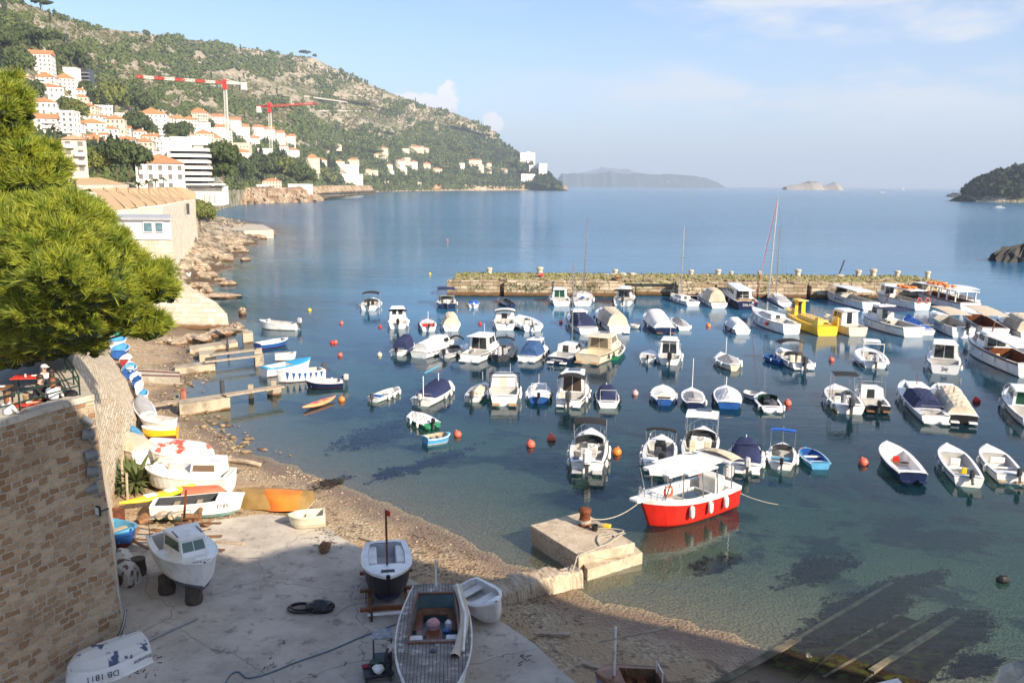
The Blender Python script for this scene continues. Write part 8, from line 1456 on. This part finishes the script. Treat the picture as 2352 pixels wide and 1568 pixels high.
# worker
def human(J, mats, label, loc, rz, sc=1., hair=None, cap=None, parent=None, long_hair=False, extra_hand=True):
    names = list(J['v'].keys()); me = bpy.data.meshes.new('person'); vs = [Vector(J['v'][n_][:3]) for n_ in names]; ed = [(names.index(a), names.index(b)) for a, b in J['e']]; rad = [J['v'][n_][3] for n_ in names]; cl = [J['c'].get(n_, 0) for n_ in names]
    for sd in ('L', 'R'):
        w_ = J['v']['wr'+sd]; e_ = J['v']['el'+sd]; d = (Vector(w_[:3])-Vector(e_[:3])).normalized(); s_ = d.cross(Vector((0, 0, 1))).normalized(); base = Vector(w_[:3])+d*.07; k0 = len(vs); vs.append(base); rad.append(.034); cl.append(0); ed.append((names.index('wr'+sd), k0))
        for i, (o_, ln) in enumerate(((-.03, .06), (-.01, .075), (.012, .07), (.032, .055))):
            p1 = base+s_*o_+d*.03; vs += [p1, p1+d*ln*.6-Vector((0, 0, .02)), p1+d*ln-Vector((0, 0, .05))]; rad += [.011, .010, .009]; cl += [0, 0, 0]; k = len(vs)-3; ed += [(k0, k), (k, k+1), (k+1, k+2)]
        p1 = base-s_*.045*(1 if sd == 'L' else -1)-d*.02; vs += [p1, p1+d*.05]; rad += [.013, .010]; cl += [0, 0]; k = len(vs)-2; ed += [(k0, k), (k, k+1)]
    me.from_pydata(vs, ed, []); ob = bpy.data.objects.new('person', me); COL.objects.link(ob)
    sk = ob.modifiers.new('skin', 'SKIN'); sv = me.skin_vertices[0].data if me.skin_vertices else None
    if sv is None:
        import bmesh; bm = bmesh.new(); bm.from_mesh(me); bm.verts.layers.skin.verify(); bm.to_mesh(me); bm.free(); sv = me.skin_vertices[0].data
    for i, r_ in enumerate(rad): sv[i].radius = (r_, r_); sv[i].use_root = (i == 0)
    ob.modifiers.new('sub', 'SUBSURF').levels = 1; bpy.context.view_layer.update()
    m2 = bpy.data.meshes.new_from_object(ob.evaluated_get(bpy.context.evaluated_depsgraph_get())); ob.modifiers.clear(); ob.data = m2
    m2.materials.clear()
    for q_ in mats: m2.materials.append(q_)
    P0 = [Vector(v) for v in vs]
    segs = [(P0[a], P0[b], max(cl[a], cl[b]) if a < len(names) and b < len(names) and not (names[a][:2] in ('el', 'wr', 'ne', 'he') or names[b][:2] in ('wr', 'he')) else 0) for a, b in ed]
    for pl in m2.polygons:
        c = pl.center; best = 9; ci = 0
        for a, b, k in segs:
            t_ = max(0, min(1, (c-a).dot(b-a)/max(1e-6, (b-a).length_squared))); dd = (c-a.lerp(b, t_)).length
            if dd < best: best = dd; ci = k
        pl.material_index = ci; pl.use_smooth = True
    ob.location = loc; ob.rotation_euler = (0, 0, rz); ob.scale = (sc,)*3; tag(ob, label, 'person')
    H_ = Vector(J['v']['he'][:3]); T_ = Vector(J['v']['ht'][:3]); up = (T_-H_).normalized(); c = H_.lerp(T_, .75)
    if hair: q = MB(); q.ball(tuple(c+Vector((0, -.02, .02))), (.098, .112, .095), 0, 10); q.build('hair', hair, ob, True)
    if long_hair: q = MB(); q.ball(tuple(c+Vector((0, -.07, -.16))), (.09, .06, .22), 0, 8); q.build('long_hair', hair, ob, True)
    if cap: q = MB(); q.ball(tuple(c+Vector((0, 0, .04))), (.11, .12, .08), 0, 10); q.box(tuple(c+Vector((0, .13, .03))), (.14, .12, .02)); q.build('cap', cap, ob)
    q = MB(); q.ball(tuple(c+Vector((0, .10, -.03))), (.014, .02, .02), 0, 6); q.build('nose', mats[0], ob, True)
    return ob
M_SKIN = mat('skin', (.52, .30, .21), None, 3, .6); M_SHW = mat('white_shirt', (.72, .70, .68), None, 3, .9); M_SHP = mat('pale_pink_shirt', (.62, .50, .48), None, 3, .9); M_SHK = mat('black_shirt', (.015, .015, .017), None, 3, .9); M_TRO = mat('dark_trousers', (.045, .045, .05), None, 3, .9)
M_HB = mat('dark_brown_hair', (.035, .018, .010), None, 3, .6); M_HA = mat('auburn_hair', (.20, .075, .03), None, 3, .6); M_HG = mat('grey_hair', (.5, .47, .44), None, 3, .7)
E_ = [('pe', 'sp'), ('sp', 'ch'), ('ch', 'ne'), ('ne', 'he'), ('he', 'ht')]
for sd in 'LR': E_ += [('ch', 'sh'+sd), ('sh'+sd, 'el'+sd), ('el'+sd, 'wr'+sd), ('pe', 'hi'+sd), ('hi'+sd, 'kn'+sd), ('kn'+sd, 'an'+sd), ('an'+sd, 'to'+sd)]
def jt(c, **v): return {'v': v, 'e': E_, 'c': c}
CC = {'pe': 2, 'sp': 1, 'ch': 1, 'shL': 1, 'shR': 1, 'elL': 1, 'elR': 1, 'hiL': 2, 'hiR': 2, 'knL': 2, 'knR': 2, 'anL': 2, 'anR': 2, 'toL': 2, 'toR': 2}
def sit(lean=.0, arm=.0): return jt(CC, pe=(0, 0, .5, .15), sp=(0, .0+lean*.3, .74, .13), ch=(0, lean*.7, .95, .14), ne=(0, .03+lean, 1.10, .055), he=(0, .05+lean*1.2, 1.19, .075), ht=(0, .06+lean*1.3, 1.31, .085), shL=(-.17, lean*.8, 1.0, .07), shR=(.17, lean*.8, 1.0, .07), elL=(-.24, .14+lean, .75, .045), elR=(.24, .14+lean, .75, .045), wrL=(-.16, .36+lean+arm, .78+arm, .032), wrR=(.16, .36+lean, .78, .032), hiL=(-.1, .05, .48, .09), hiR=(.1, .05, .48, .09), knL=(-.13, .45, .5, .065), knR=(.13, .45, .5, .065), anL=(-.13, .42, .09, .045), anR=(.13, .42, .09, .045), toL=(-.13, .58, .05, .04), toR=(.13, .58, .05, .04))
def stand(): return jt(CC, pe=(0, 0, .95, .14), sp=(0, 0, 1.15, .13), ch=(0, 0, 1.36, .14), ne=(0, .0, 1.50, .055), he=(0, .02, 1.59, .075), ht=(0, .02, 1.70, .085), shL=(-.18, 0, 1.42, .065), shR=(.18, 0, 1.42, .065), elL=(-.24, -.02, 1.14, .042), elR=(.24, -.02, 1.14, .042), wrL=(-.24, .08, .9, .03), wrR=(.24, .08, .9, .03), hiL=(-.09, 0, .9, .09), hiR=(.09, 0, .9, .09), knL=(-.11, .02, .5, .062), knR=(.11, 0, .5, .062), anL=(-.12, -.03, .09, .042), anR=(.12, -.03, .09, .042), toL=(-.13, .12, .05, .04), toR=(.13, .12, .05, .04))
def bent(): return jt(CC, pe=(0, -.08, .95, .145), sp=(0, .06, 1.14, .135), ch=(0, .24, 1.30, .145), ne=(0, .37, 1.38, .055), he=(0, .45, 1.40, .072), ht=(0, .53, 1.44, .082), shL=(-.19, .27, 1.32, .07), shR=(.19, .27, 1.32, .07), elL=(-.25, .44, 1.08, .045), elR=(.25, .42, 1.08, .045), wrL=(-.16, .66, 1.02, .032), wrR=(.16, .68, 1.04, .032), hiL=(-.1, -.06, .9, .09), hiR=(.1, -.06, .9, .09), knL=(-.13, .04, .5, .065), knR=(.13, -.12, .5, .065), anL=(-.14, .02, .1, .045), anR=(.14, -.26, .1, .045), toL=(-.15, .18, .05, .042), toR=(.15, -.10, .05, .042))
human(bent(), [M_SKIN, M_SHP, M_TRO], 'grey-haired man in a pale shirt bending over to work on the wooden boat', P(893, 1552, Z), R(-95), .95, M_HG)
# ---------------- terrace of the restaurant ----------------
def TPt(u, v, dz=0.): p_ = P(u, v, TZ+dz); return Vector((p_.x, p_.y, TZ-.75))
rt = thing('terrace_railing', 'dark green metal railing around the restaurant terrace', 'railing', tuple(P(184, 910, TZ)))
o = Vector(rt.location); rp_ = [P(*a, TZ)-o for a in ((-60, 982), (47, 952), (184, 911), (170, 884), (150, 856), (166, 838))]
for p_ in rp_[:5]: MB().tube([p_, p_+Vector((0, 0, .75))], .035, 0, 6).build('post', mat('dark_green_metal', (.015, .04, .03), None, 3, .4), rt)
for hz_ in (.42, .75): MB().tube([p_+Vector((0, 0, hz_)) for p_ in rp_[:5]], .028, 0, 6).build('rail', MATS['dark_green_metal'], rt)
M_WICK = mat('wicker', (.46, .32, .17), (.30, .19, .09), 9, .8, bump=.5); M_TCL = mat('red_tablecloth', (.62, .04, .025), None, 2, .8)
def chair(u, v, rz, lb, m=M_WICK):
    c = thing('wicker_chair', lb, 'chair', tuple(TPt(u, v)), rz, 'wicker chairs on the terrace'); MB().rbox((0, 0, .42), (.5, .48, .06), .03).build('seat', m, c)
    q = MB(); q.grid([[(.27*math.sin(a), -.05-.25*math.cos(a), z) for a in np.linspace(-1.3, 1.3, 9)] for z in (.45, .62, .8)]); q.grid([[(.25*math.sin(a), -.05-.23*math.cos(a), z) for a in np.linspace(1.3, -1.3, 9)] for z in (.45, .62, .8)]); q.build('backrest', m, c)
    for x in (-.2, .2):
        for y in (-.2, .2): MB().box((x, y, .2), (.04, .04, .4)).build('leg', M_DGREY, c)
def table(u, v, rz, lb, cloth=True, s=(.8, .8)):
    c = thing('restaurant_table', lb, 'table', tuple(TPt(u, v)), rz, 'tables on the terrace'); MB().box((0, 0, .73), (s[0], s[1], .04)).build('table_top', M_TCL if cloth else M_WOOD, c)
    for x in (-.34, .34):
        for y in (-.3, .3): MB().box((x*s[0]/.8, y, .36), (.05, .05, .7)).build('leg', M_BLACK, c)
    MB().rbox((.1, .1, .77), (.2, .16, .03), .02).build('plate', M_WHITE, c); q = MB(); q.lathe([(.03, 0), (.035, .1), (.03, .12)], 0, 8); q.build('glass', M_WHITE, c, loc=(-.15, -.1, .75))
table(58, 926, .3, 'table with red cloth near the terrace edge by the auburn-haired woman', True, (.9, .6)); table(104, 909, .3, 'table between the man in black and the woman in white', False); table(70, 864, .2, 'long table with red napkins at the back of the terrace', True, (1.3, .7)); table(-5, 889, .1, 'dark table at the left edge under the pine', False)
chair(127, 919, R(20), 'wicker chair of the woman in white'); chair(14, 956, R(10), 'wicker chair of the auburn-haired woman'); chair(80, 929, R(200), 'empty wicker chair by the red table'); chair(38, 929, R(170), 'empty wicker chair left of the one by the red table'); chair(74, 909, R(-60), 'wicker chair of the man in black')
human(sit(.05), [M_SKIN, M_SHW, M_TRO], 'woman in a white top with long brown hair seated at the terrace edge', TPt(124, 920), R(20), 1.12, M_HA, long_hair=True)
human(sit(.12, .1), [M_SKIN, M_SHK, M_TRO], 'bearded man in a black t-shirt drinking at the terrace table', TPt(80, 913), R(-70), 1.15, M_HB)
human(sit(.05), [M_SKIN, M_SHW, M_TRO], 'man in a white t-shirt and white cap at the back table', TPt(100, 883), R(-120), 1.12, None, M_SHW)
human(sit(.05), [M_SKIN, M_SHK, M_TRO], 'woman in black with long dark hair seen from behind', TPt(122, 896), R(30), 1.12, M_HB, long_hair=True)
human(sit(.02), [M_SKIN, M_SHW, M_TRO], 'auburn-haired woman in white at the lower left table', TPt(18, 956), R(-20), 1.12, M_HA, long_hair=True)
q = MB(); q.rbox((0, 0, .16), (.42, .22, .3), .08); tag(q.build('handbag', mat('tan_leather', (.40, .18, .05), None, 3, .6), None, False, TPt(88, 918)+Vector((0, 0, .0))), 'tan leather handbag beside the red table', 'bag')
q = MB(); q.rbox((0, 0, .14), (.4, .26, .26), .08); tag(q.build('handbag', M_BLACK, None, False, P(165, 912, TZ)), 'black bag standing by the terrace railing corner', 'bag')
# bathers
for i, (u, v, ps, mt, lb) in enumerate(((481, 515, 1, M_SHK, 'dark-clad person at the start of the bathing terrace'), (516, 519, 1, M_CREAM, 'person in light clothes standing on the bathing terrace'), (523, 519, 1, M_SHK, 'person in dark clothes next to the light-clad one on the bathing terrace'), (534, 528, 0, M_SHK, 'dark figure sitting below the bathing terrace'), (451, 560, 0, M_SHK, 'person in black sitting by the stone wall'), (445, 557, 0, M_RED, 'person in red and white sitting by the stone wall'), (511, 534, 0, M_LBLUE, 'person in blue sitting on the pale rocks'))):
    g = P(u, v, 2.6); human(stand() if ps else sit(), [M_SKIN, mt, M_TRO], lb, (g.x, g.y, 2.6 if ps else 2.9), R(40*i), 1.1, M_HB)
# floodlights on the bastion
for i, (u, v, an) in enumerate(((200, 966, -.6), (203, 998, -.2), (211, 1045, .1), (214, 1083, -.1), (211, 1121, .1))):
    p_ = PY(u, v, cb.y-.55); rt = thing('floodlight', ['small slim floodlight highest on the bastion corner', 'large round floodlight second from the top on the bastion corner', 'round floodlight in the middle of the column on the bastion corner', 'floodlight with wide hood fourth from the top on the bastion corner', 'lowest round floodlight on the bastion corner'][i], 'floodlight', tuple(p_), R(-60)); M_FL = mat('grey_light_housing', (.20, .21, .21), None, 3, .5)
    T = Matrix.Rotation(PI/2+an, 4, 'X'); s_ = .7 if i == 0 else 1.
    q = MB(); q.lathe([(.12*s_, -.22), (.2*s_, -.18), (.2*s_, .1), (.23*s_, .22), (.2*s_, .22), (.18*s_, .12)], 0, 12, T=T); q.build('housing', M_FL, rt); q = MB(); q.lathe([(.18*s_, .10), (.17*s_, .13)], 0, 12, T=T); q.build('lens', mat('clear_lens', (.45, .5, .5), None, 2, .1), rt)
    q = MB(); q.tube([(-.26, 0, 0), (-.26, .1, -.3), (.26, .1, -.3), (.26, 0, 0)], .025, 0, 5); q.tube([(0, .1, -.3), (0, .3, -.3)], .03, 0, 5); q.build('bracket', M_FL, rt)
p_ = PY(221, 1171, cb.y-.5); rt = thing('led_floodlight', 'flat square floodlight with white face low on the bastion corner', 'floodlight', tuple(p_), R(-30)); MB().rbox((0, 0, 0), (.5, .1, .36), .03).build('housing', M_BLACK, rt); MB().box((0, -.06, 0), (.42, .02, .28)).build('light_panel', mat('frosted_panel', (.7, .72, .75), None, 2, .3), rt); MB().tube([(0, .05, -.1), (0, .5, -.1)], .03).build('bracket', M_BLACK, rt)
curve([PY(214, 912, cb.y-.12), PY(220, 965, cb.y-.1), PY(228, 1050, cb.y-.1), PY(240, 1140, cb.y-.1), PY(252, 1230, cb.y-.1), PY(262, 1320, cb.y-.1), PY(278, 1390, cb.y-.1), PY(290, 1440, cb.y-.1)], .02, 'grey cable running down the bastion corner', M_LGREY, 'cable', 'cable')
for i in range(4): curve([PY(290-i, 1400, cb.y-.15), PY(284-i*3, 1440+i*3, cb.y-.6-.1*i), P(262-i*6, 1490+i*2, Z+.05), P(232-i*5, 1508, Z+.05)], .022, ['black cable loosest at the foot of the bastion', 'grey cable second at the foot of the bastion', 'pale cable third at the foot of the bastion', 'dark cable closest to the wall at the foot of the bastion'][i], (M_BLACK, M_LGREY, M_ROPE, M_DGREY)[i], 'cable', 'cable')
# ---------------- jetties ----------------
def slab_box(pts, zt, name, label, m, zb=-2.5, cat='jetty'):
    w_ = wpoly(pts, zt); o_ = Vector((w_[0][0], w_[0][1], 0)); rt = thing(name, label, cat, tuple(o_)); MB().prism(densify([(a-o_.x, b-o_.y) for a, b in w_], .5, .05), zb, zt).build('pier_block', m, rt); return rt, o_
def planks(rt, o_, a, b, z, wd=.45, m=M_PWOOD, name='plank_walk', za=None):
    A, B = P(*a, z if za is None else za)-o_, P(*b, z)-o_; A.z = z if za is None else za; B.z = z; d = (B-A); n_ = Vector((d.y, -d.x, 0)).normalized()*wd/2; q = MB(); dz = Vector((0, 0, .1)); q.add([A-n_, A+n_, B+n_, B-n_, A-n_-dz, A+n_-dz, B+n_-dz, B-n_-dz], [(0, 1, 2, 3), (7, 6, 5, 4), (0, 4, 5, 1), (1, 5, 6, 2), (2, 6, 7, 3), (3, 7, 4, 0)]); q.build(name, m, rt)
M_TID = stone('tidal_concrete', (.34, .28, .20), (.56, .48, .36), (.26, .2, .13), 1.2, .4, .02, .15, .9, tide=.35, rnd=.3, stain=.8)
rt, o_ = slab_box([(408, 918), (526, 902), (528, 912), (412, 930)], .95, 'long_jetty', 'long low jetty of concrete and planks nearest to the gravel beach', M_TID)
planks(rt, o_, (350, 930), (412, 918), .95, .9, za=.7); planks(rt, o_, (515, 906), (648, 885), 1.15, .9)
for u, v in ((577, 899), (630, 889)): MB().box(tuple(P(u, v+16, 0)-o_+Vector((0, 0, .2))), (.35, .35, 2.)).build('pile', M_TID, rt)
MB().box(tuple(P(630, 905, 0)-o_+Vector((0, 0, .1))), (1., .9, .9)).build('pile_footing', M_TID, rt)
g = P(511, 900, .9); tag(MB().lathe([(.2, -1), (.2, .9), (.22, 1.)], 0, 8).build('mooring_pile', M_DGREY, None, False, g), 'dark round mooring pile behind the long jetty', 'pile'); tag(MB().lathe([(.3, -1), (.2, .3), (.3, .5)], 0, 6).build('brick_stub', mat('brick_red_stone', (.36, .13, .08), None, 3, .9), None, False, P(421, 905, .4)), 'red brick stub among the shore stones', 'stone')
rt, o_ = slab_box([(582, 800), (600, 798), (602, 806), (584, 808)], .9, 'double_jetty', 'jetty of two parallel planks ending at small concrete blocks', M_TID); planks(rt, o_, (484, 814), (598, 800), 1.0, .7); planks(rt, o_, (468, 830), (600, 815), 1.0, .6)
w_ = wpoly([(584, 812), (604, 810), (606, 820), (586, 822)], .9); MB().prism([(a-o_.x, b-o_.y) for a, b in w_], -2.5, .9).build('pier_block', M_TID, rt)
for u, v in ((524, 812), (526, 826), (588, 836)): MB().tube([tuple(P(u, v+10, -1)-o_), tuple(P(u, v+10, -1)-o_+Vector((0, 0, 2.2)))], .09, 0, 6).build('pile', M_DGREY, rt)
rt, o_ = slab_box([(556, 760), (578, 758), (581, 764), (558, 766)], 1.1, 'small_jetty', 'small concrete block with a plank at the foot of the tower', M_TID); planks(rt, o_, (500, 752), (566, 757), 1.2, .7)
slab_box([(434, 795), (540, 778), (546, 786), (436, 802)], .55, 'stone_groyne', 'long broken concrete groyne in the small cove', M_TID); slab_box([(400, 838), (488, 828), (494, 836), (402, 846)], .7, 'stone_groyne', 'short broken concrete groyne below the double jetty', M_TID); slab_box([(455, 806), (492, 802), (496, 812), (458, 815)], .8, 'stone_groyne', 'dark stepped rock groyne at the root of the double jetty', M_TID)
rt, o_ = slab_box([(312, 848), (412, 852), (410, 868), (316, 864)], .75, 'boat_ramp', 'flat concrete boat ramp on the gravel beach', M_GREYC, -.5, 'ramp'); planks(rt, o_, (312, 850), (412, 855), .82, .25, M_RUST, 'rail_strip'); planks(rt, o_, (314, 860), (411, 863), .82, .25, M_RUST, 'rail_strip')
# white rowing boat on the ledge by the tower, weeds
beach(417, 640, 438, 638, 1.8, 'white rowing boat pulled up on the ledge beside the tower', z=.6, cock=(.05, .85, .85), rail=M_WHITE)
# pebbles and shore stones
def pebbles(name, pts, smin, smax, m, label):
    V0 = []; n_ = 6
    for z, r_ in ((-.4, .5), (0, 1), (.45, .6)): V0 += [(r_*math.cos(q_*PI/3), r_*math.sin(q_*PI/3)*.75, z*.8) for q_ in range(n_)]
    F0 = [(i*n_+q_, i*n_+(q_+1) % n_, (i+1)*n_+(q_+1) % n_, (i+1)*n_+q_) for i in range(2) for q_ in range(n_)]+[(12, 13, 14, 15), (12, 15, 16, 17)]
    s = rng.uniform(smin, smax, len(pts))*rng.uniform(.6, 1.4, len(pts)); ob = scatter(name, pts, s, [(np.array(V0), np.array(F0)), (np.array(V0)*[1.3, .8, .8], np.array(F0))], m, label); return ob
bx = rng.uniform(-42, 14, 90000); by = rng.uniform(27, 100, 90000); sd_ = sdist(bx, by); sl_ = np.array(sp); ins = sdist(bx, by, sl_); inten = fbm(bx*.25, by*.25, 4)
k = (sd_ > .25) & (sd_ < 16) & (ins < -.1) & (inten > .44) & (rng.random(90000) < np.where(by > 50, .55, .06)); bx, by = bx[k], by[k]
pebbles('beach_pebbles', np.stack([bx, by, Hgt(bx, by)+.02], 1), .03, .10, mat('pebble_stone', (.52, .43, .31), (.24, .18, .11), .9, .9, lo=.3, hi=.7, coords='Object'), 'pale pebbles and gravel scattered over the beach')
bx = rng.uniform(-42, -8, 2200); by = rng.uniform(50, 100, 2200); sd_ = sdist(bx, by); k = (sd_ > -1.6) & (sd_ < 1.2) & (by > 56); bx, by = bx[k], by[k]
pebbles('shore_stones', np.stack([bx, by, Hgt(bx, by)+.08], 1), .10, .30, mat('brown_shore_stone', (.36, .27, .17), (.10, .07, .045), 1.2, .9), 'brown stones lying along the waterline')
# litter of dry weed on sand and slab
bx = rng.uniform(-24, 16, 26000); by = rng.uniform(27, 56, 26000); inten = fbm(bx*.45+40, by*.45, 4); sd_ = sdist(bx, by); k = (inten > .555) & (sd_ > .5); bx, by, inten = bx[k], by[k], inten[k]; ins = sdist(bx, by, sl_); zz__ = np.where(ins > 0, SLABZ+.02, Hgt(bx, by)+.03)
kk = ~((ins > 0) & (inten < .66)); bx, by, zz__ = bx[kk], by[kk], zz__[kk]
V0 = np.array([(-1, -.15, 0), (1, -.12, 0), (1.1, .15, .25), (-.9, .18, .2)]); ob = scatter('dry_seaweed', np.stack([bx, by, zz__], 1), rng.uniform(.03, .10, len(bx)), [(V0, np.array([(0, 1, 2, 3)]))], mat('dead_seaweed', (.10, .06, .035), (.045, .028, .018), 2, .9), 'dark dry seaweed strands washed up on sand and slab')
# seaweed on the ramps and dark patches of weed on the seabed
def weedpatch(name, cs, n_, r_, label):
    P_ = []
    for (u, v, ru, rv, w_) in cs:
        for _ in range(int(n_*w_)):
            a, b = random.gauss(0, .5), random.gauss(0, .5); P_.append((u+a*ru+b*rv*.8, v+b*rv-a*ru*.35))
    P_ = np.array(P_); d = rays(P_[:, 0], P_[:, 1]); z = np.zeros(len(d))
    for _ in range(4): k = (z-CAMZ)/d[:, 2]; z = Hgt(d[:, 0]*k, d[:, 1]*k)
    P_ = np.stack([d[:, 0]*k, d[:, 1]*k, z+.03], 1); V1, F1 = leafblob(5, .9, .12, .5, 3, core=False); V1[:, 2] = np.abs(V1[:, 2])*.5; return scatter(name, P_, rng.uniform(r_*.6, r_*1.4, len(P_)), [(V1, F1)], mat('brown_seaweed', (.030, .020, .014), (.014, .012, .010), 2, .9), label)
weedpatch('ramp_seaweed', [(1990, 1400, 80, 30, 1.), (2050, 1355, 50, 14, .4), (2130, 1330, 40, 10, .2), (2200, 1450, 60, 30, .8), (2240, 1530, 40, 14, .3), (1900, 1450, 60, 12, .4)], 700, .28, 'brown seaweed growing on and around the launching ramps')
weedpatch('seabed_weed', [(1880, 1310, 60, 18, .4), (2180, 1420, 22, 8, .1), (900, 1085, 30, 6, .15), (760, 1110, 26, 5, .1), (860, 1000, 90, 18, .6), (1000, 1060, 80, 8, .3), (1640, 1300, 40, 12, .2)], 500, .35, 'dark weed patches on the seabed of the harbour')
# dark float near the right edge, near parapet stones of the viewpoint
q = MB(); q.ball((0, 0, .12), (.34, .2, .2), 0, 10); q.box((0, 0, .3), (.3, .12, .1)); tag(q.build('black_float', M_BLACK, None, False, P(2303, 1336)), 'small black float near the right edge of the shallow water', 'float')
g = PY(2362, 1590, 7.); stone_obj(tuple(g), (.22, .22, .22), 'parapet_stone', M_BOLL, 'blurry pale stone of the viewpoint parapet in the lower right corner', 'stone', seed=11)
A = [PY(u, v, y) for u, v, y in ((1960, 1580, 12), (2062, 1556, 12.4), (2085, 1580, 12.), (2000, 1620, 11))]; q = MB(); q.add([p_-A[0] for p_ in A]+[p_-A[0]-Vector((0, 0, 1.5)) for p_ in A], [(3, 2, 1, 0), (0, 1, 5, 4), (1, 2, 6, 5), (2, 3, 7, 6), (3, 0, 4, 7)]); tag(q.build('stone_ledge', M_REND, None, False, A[0]), 'white corner of a stone ledge cut by the bottom edge', 'ledge')
# ---------------- the big pine at the left ----------------
def pine(name, label, poly, Yc, Ydep, ncl, rc, seed, base, ntuft=50, need=.46):
    rr = np.random.default_rng(seed); pa = np.array(poly, float); rt = thing(name, label, 'tree', tuple(base)); V = []; F = []; cen = []
    lo_, hi_ = pa.min(0), pa.max(0); tries = 0
    while len(cen) < ncl and tries < 60000:
        tries += 1; u, v = rr.uniform(lo_[0], hi_[0]), rr.uniform(lo_[1], hi_[1]); sdv = float(sdist(np.array([u]), np.array([v]), pa)[0])
        if sdv < 14: continue
        y = Yc-Ydep*min(1, sdv/170)**.6+rr.uniform(-1.1, 1.1); p_ = PY(u, v, y)
        if all((p_-c).length > rc*.55 for c, _ in cen): cen.append((p_, min(rc*rr.uniform(.55, 1.15), sdv/ppm(p_)*.9+.12)))
    for c, r_ in cen:
        for _ in range(ntuft):
            z = rr.uniform(-.4, 1); a = rr.uniform(0, 2*PI); k = math.sqrt(max(0, 1-z*z)); dr = Vector((k*math.cos(a), k*math.sin(a), z*.6)); p0 = c+dr*r_*rr.uniform(.35, .95); ax = (dr+Vector((0, 0, .45))+Vector(rr.normal(size=3))*.25).normalized()
            s1 = ax.cross(Vector((0, 0, 1.)) if abs(ax.z) < .9 else Vector((1., 0, 0))).normalized(); s2 = ax.cross(s1)
            for j in range(8):
                b = 2*PI*j/8+rr.uniform(-.3, .3); d = (ax*.95+(s1*math.cos(b)+s2*math.sin(b))*.5).normalized(); L_ = need*rr.uniform(.6, 1.1); wv_ = d.cross(Vector(rr.normal(size=3))).normalized()*.020; o_ = len(V)
                V += [tuple(p0-wv_), tuple(p0+wv_), tuple(p0+d*L_+wv_*.25), tuple(p0+d*L_-wv_*.25)]; F.append((o_, o_+1, o_+2, o_+3))
    V = np.array(V)-np.array(rt.location); ob = fast_mesh('crown', V, np.array(F), M_PINE); ob.parent = rt
    q = MB(); q.tube([(0, 0, -1), (.1, .3, 1.6), (-.2, .6, 3.2), (.1, .8, 5.2)], .32, 0, 8, r2=.14)
    for c, _ in cen[::6]: e = c-Vector(rt.location); q.tube([(0, .5, min(3.4, max(.8, e.z*.6))), tuple(e*.55+Vector((0, .6, e.z*.15))), tuple(e)], .09, 0, 5, r2=.02)
    q.build('trunk', M_TRUNK, rt)
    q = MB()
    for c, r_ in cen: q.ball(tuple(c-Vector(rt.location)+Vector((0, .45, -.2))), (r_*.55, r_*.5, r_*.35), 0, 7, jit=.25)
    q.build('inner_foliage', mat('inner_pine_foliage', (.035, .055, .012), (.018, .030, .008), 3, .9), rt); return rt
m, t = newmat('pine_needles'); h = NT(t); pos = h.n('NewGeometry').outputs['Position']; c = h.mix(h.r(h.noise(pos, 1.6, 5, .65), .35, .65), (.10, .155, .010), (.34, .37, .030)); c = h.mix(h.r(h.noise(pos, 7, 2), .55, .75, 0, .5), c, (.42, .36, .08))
pb = h.n('BsdfPrincipled', {'Base Color': c, 'Roughness': .6}); tb_ = h.n('BsdfTranslucent', {0: c}); h.out(h.n('MixShader', {0: .22, 1: pb.outputs[0], 2: tb_.outputs[0]}).outputs[0]); M_PINE = m
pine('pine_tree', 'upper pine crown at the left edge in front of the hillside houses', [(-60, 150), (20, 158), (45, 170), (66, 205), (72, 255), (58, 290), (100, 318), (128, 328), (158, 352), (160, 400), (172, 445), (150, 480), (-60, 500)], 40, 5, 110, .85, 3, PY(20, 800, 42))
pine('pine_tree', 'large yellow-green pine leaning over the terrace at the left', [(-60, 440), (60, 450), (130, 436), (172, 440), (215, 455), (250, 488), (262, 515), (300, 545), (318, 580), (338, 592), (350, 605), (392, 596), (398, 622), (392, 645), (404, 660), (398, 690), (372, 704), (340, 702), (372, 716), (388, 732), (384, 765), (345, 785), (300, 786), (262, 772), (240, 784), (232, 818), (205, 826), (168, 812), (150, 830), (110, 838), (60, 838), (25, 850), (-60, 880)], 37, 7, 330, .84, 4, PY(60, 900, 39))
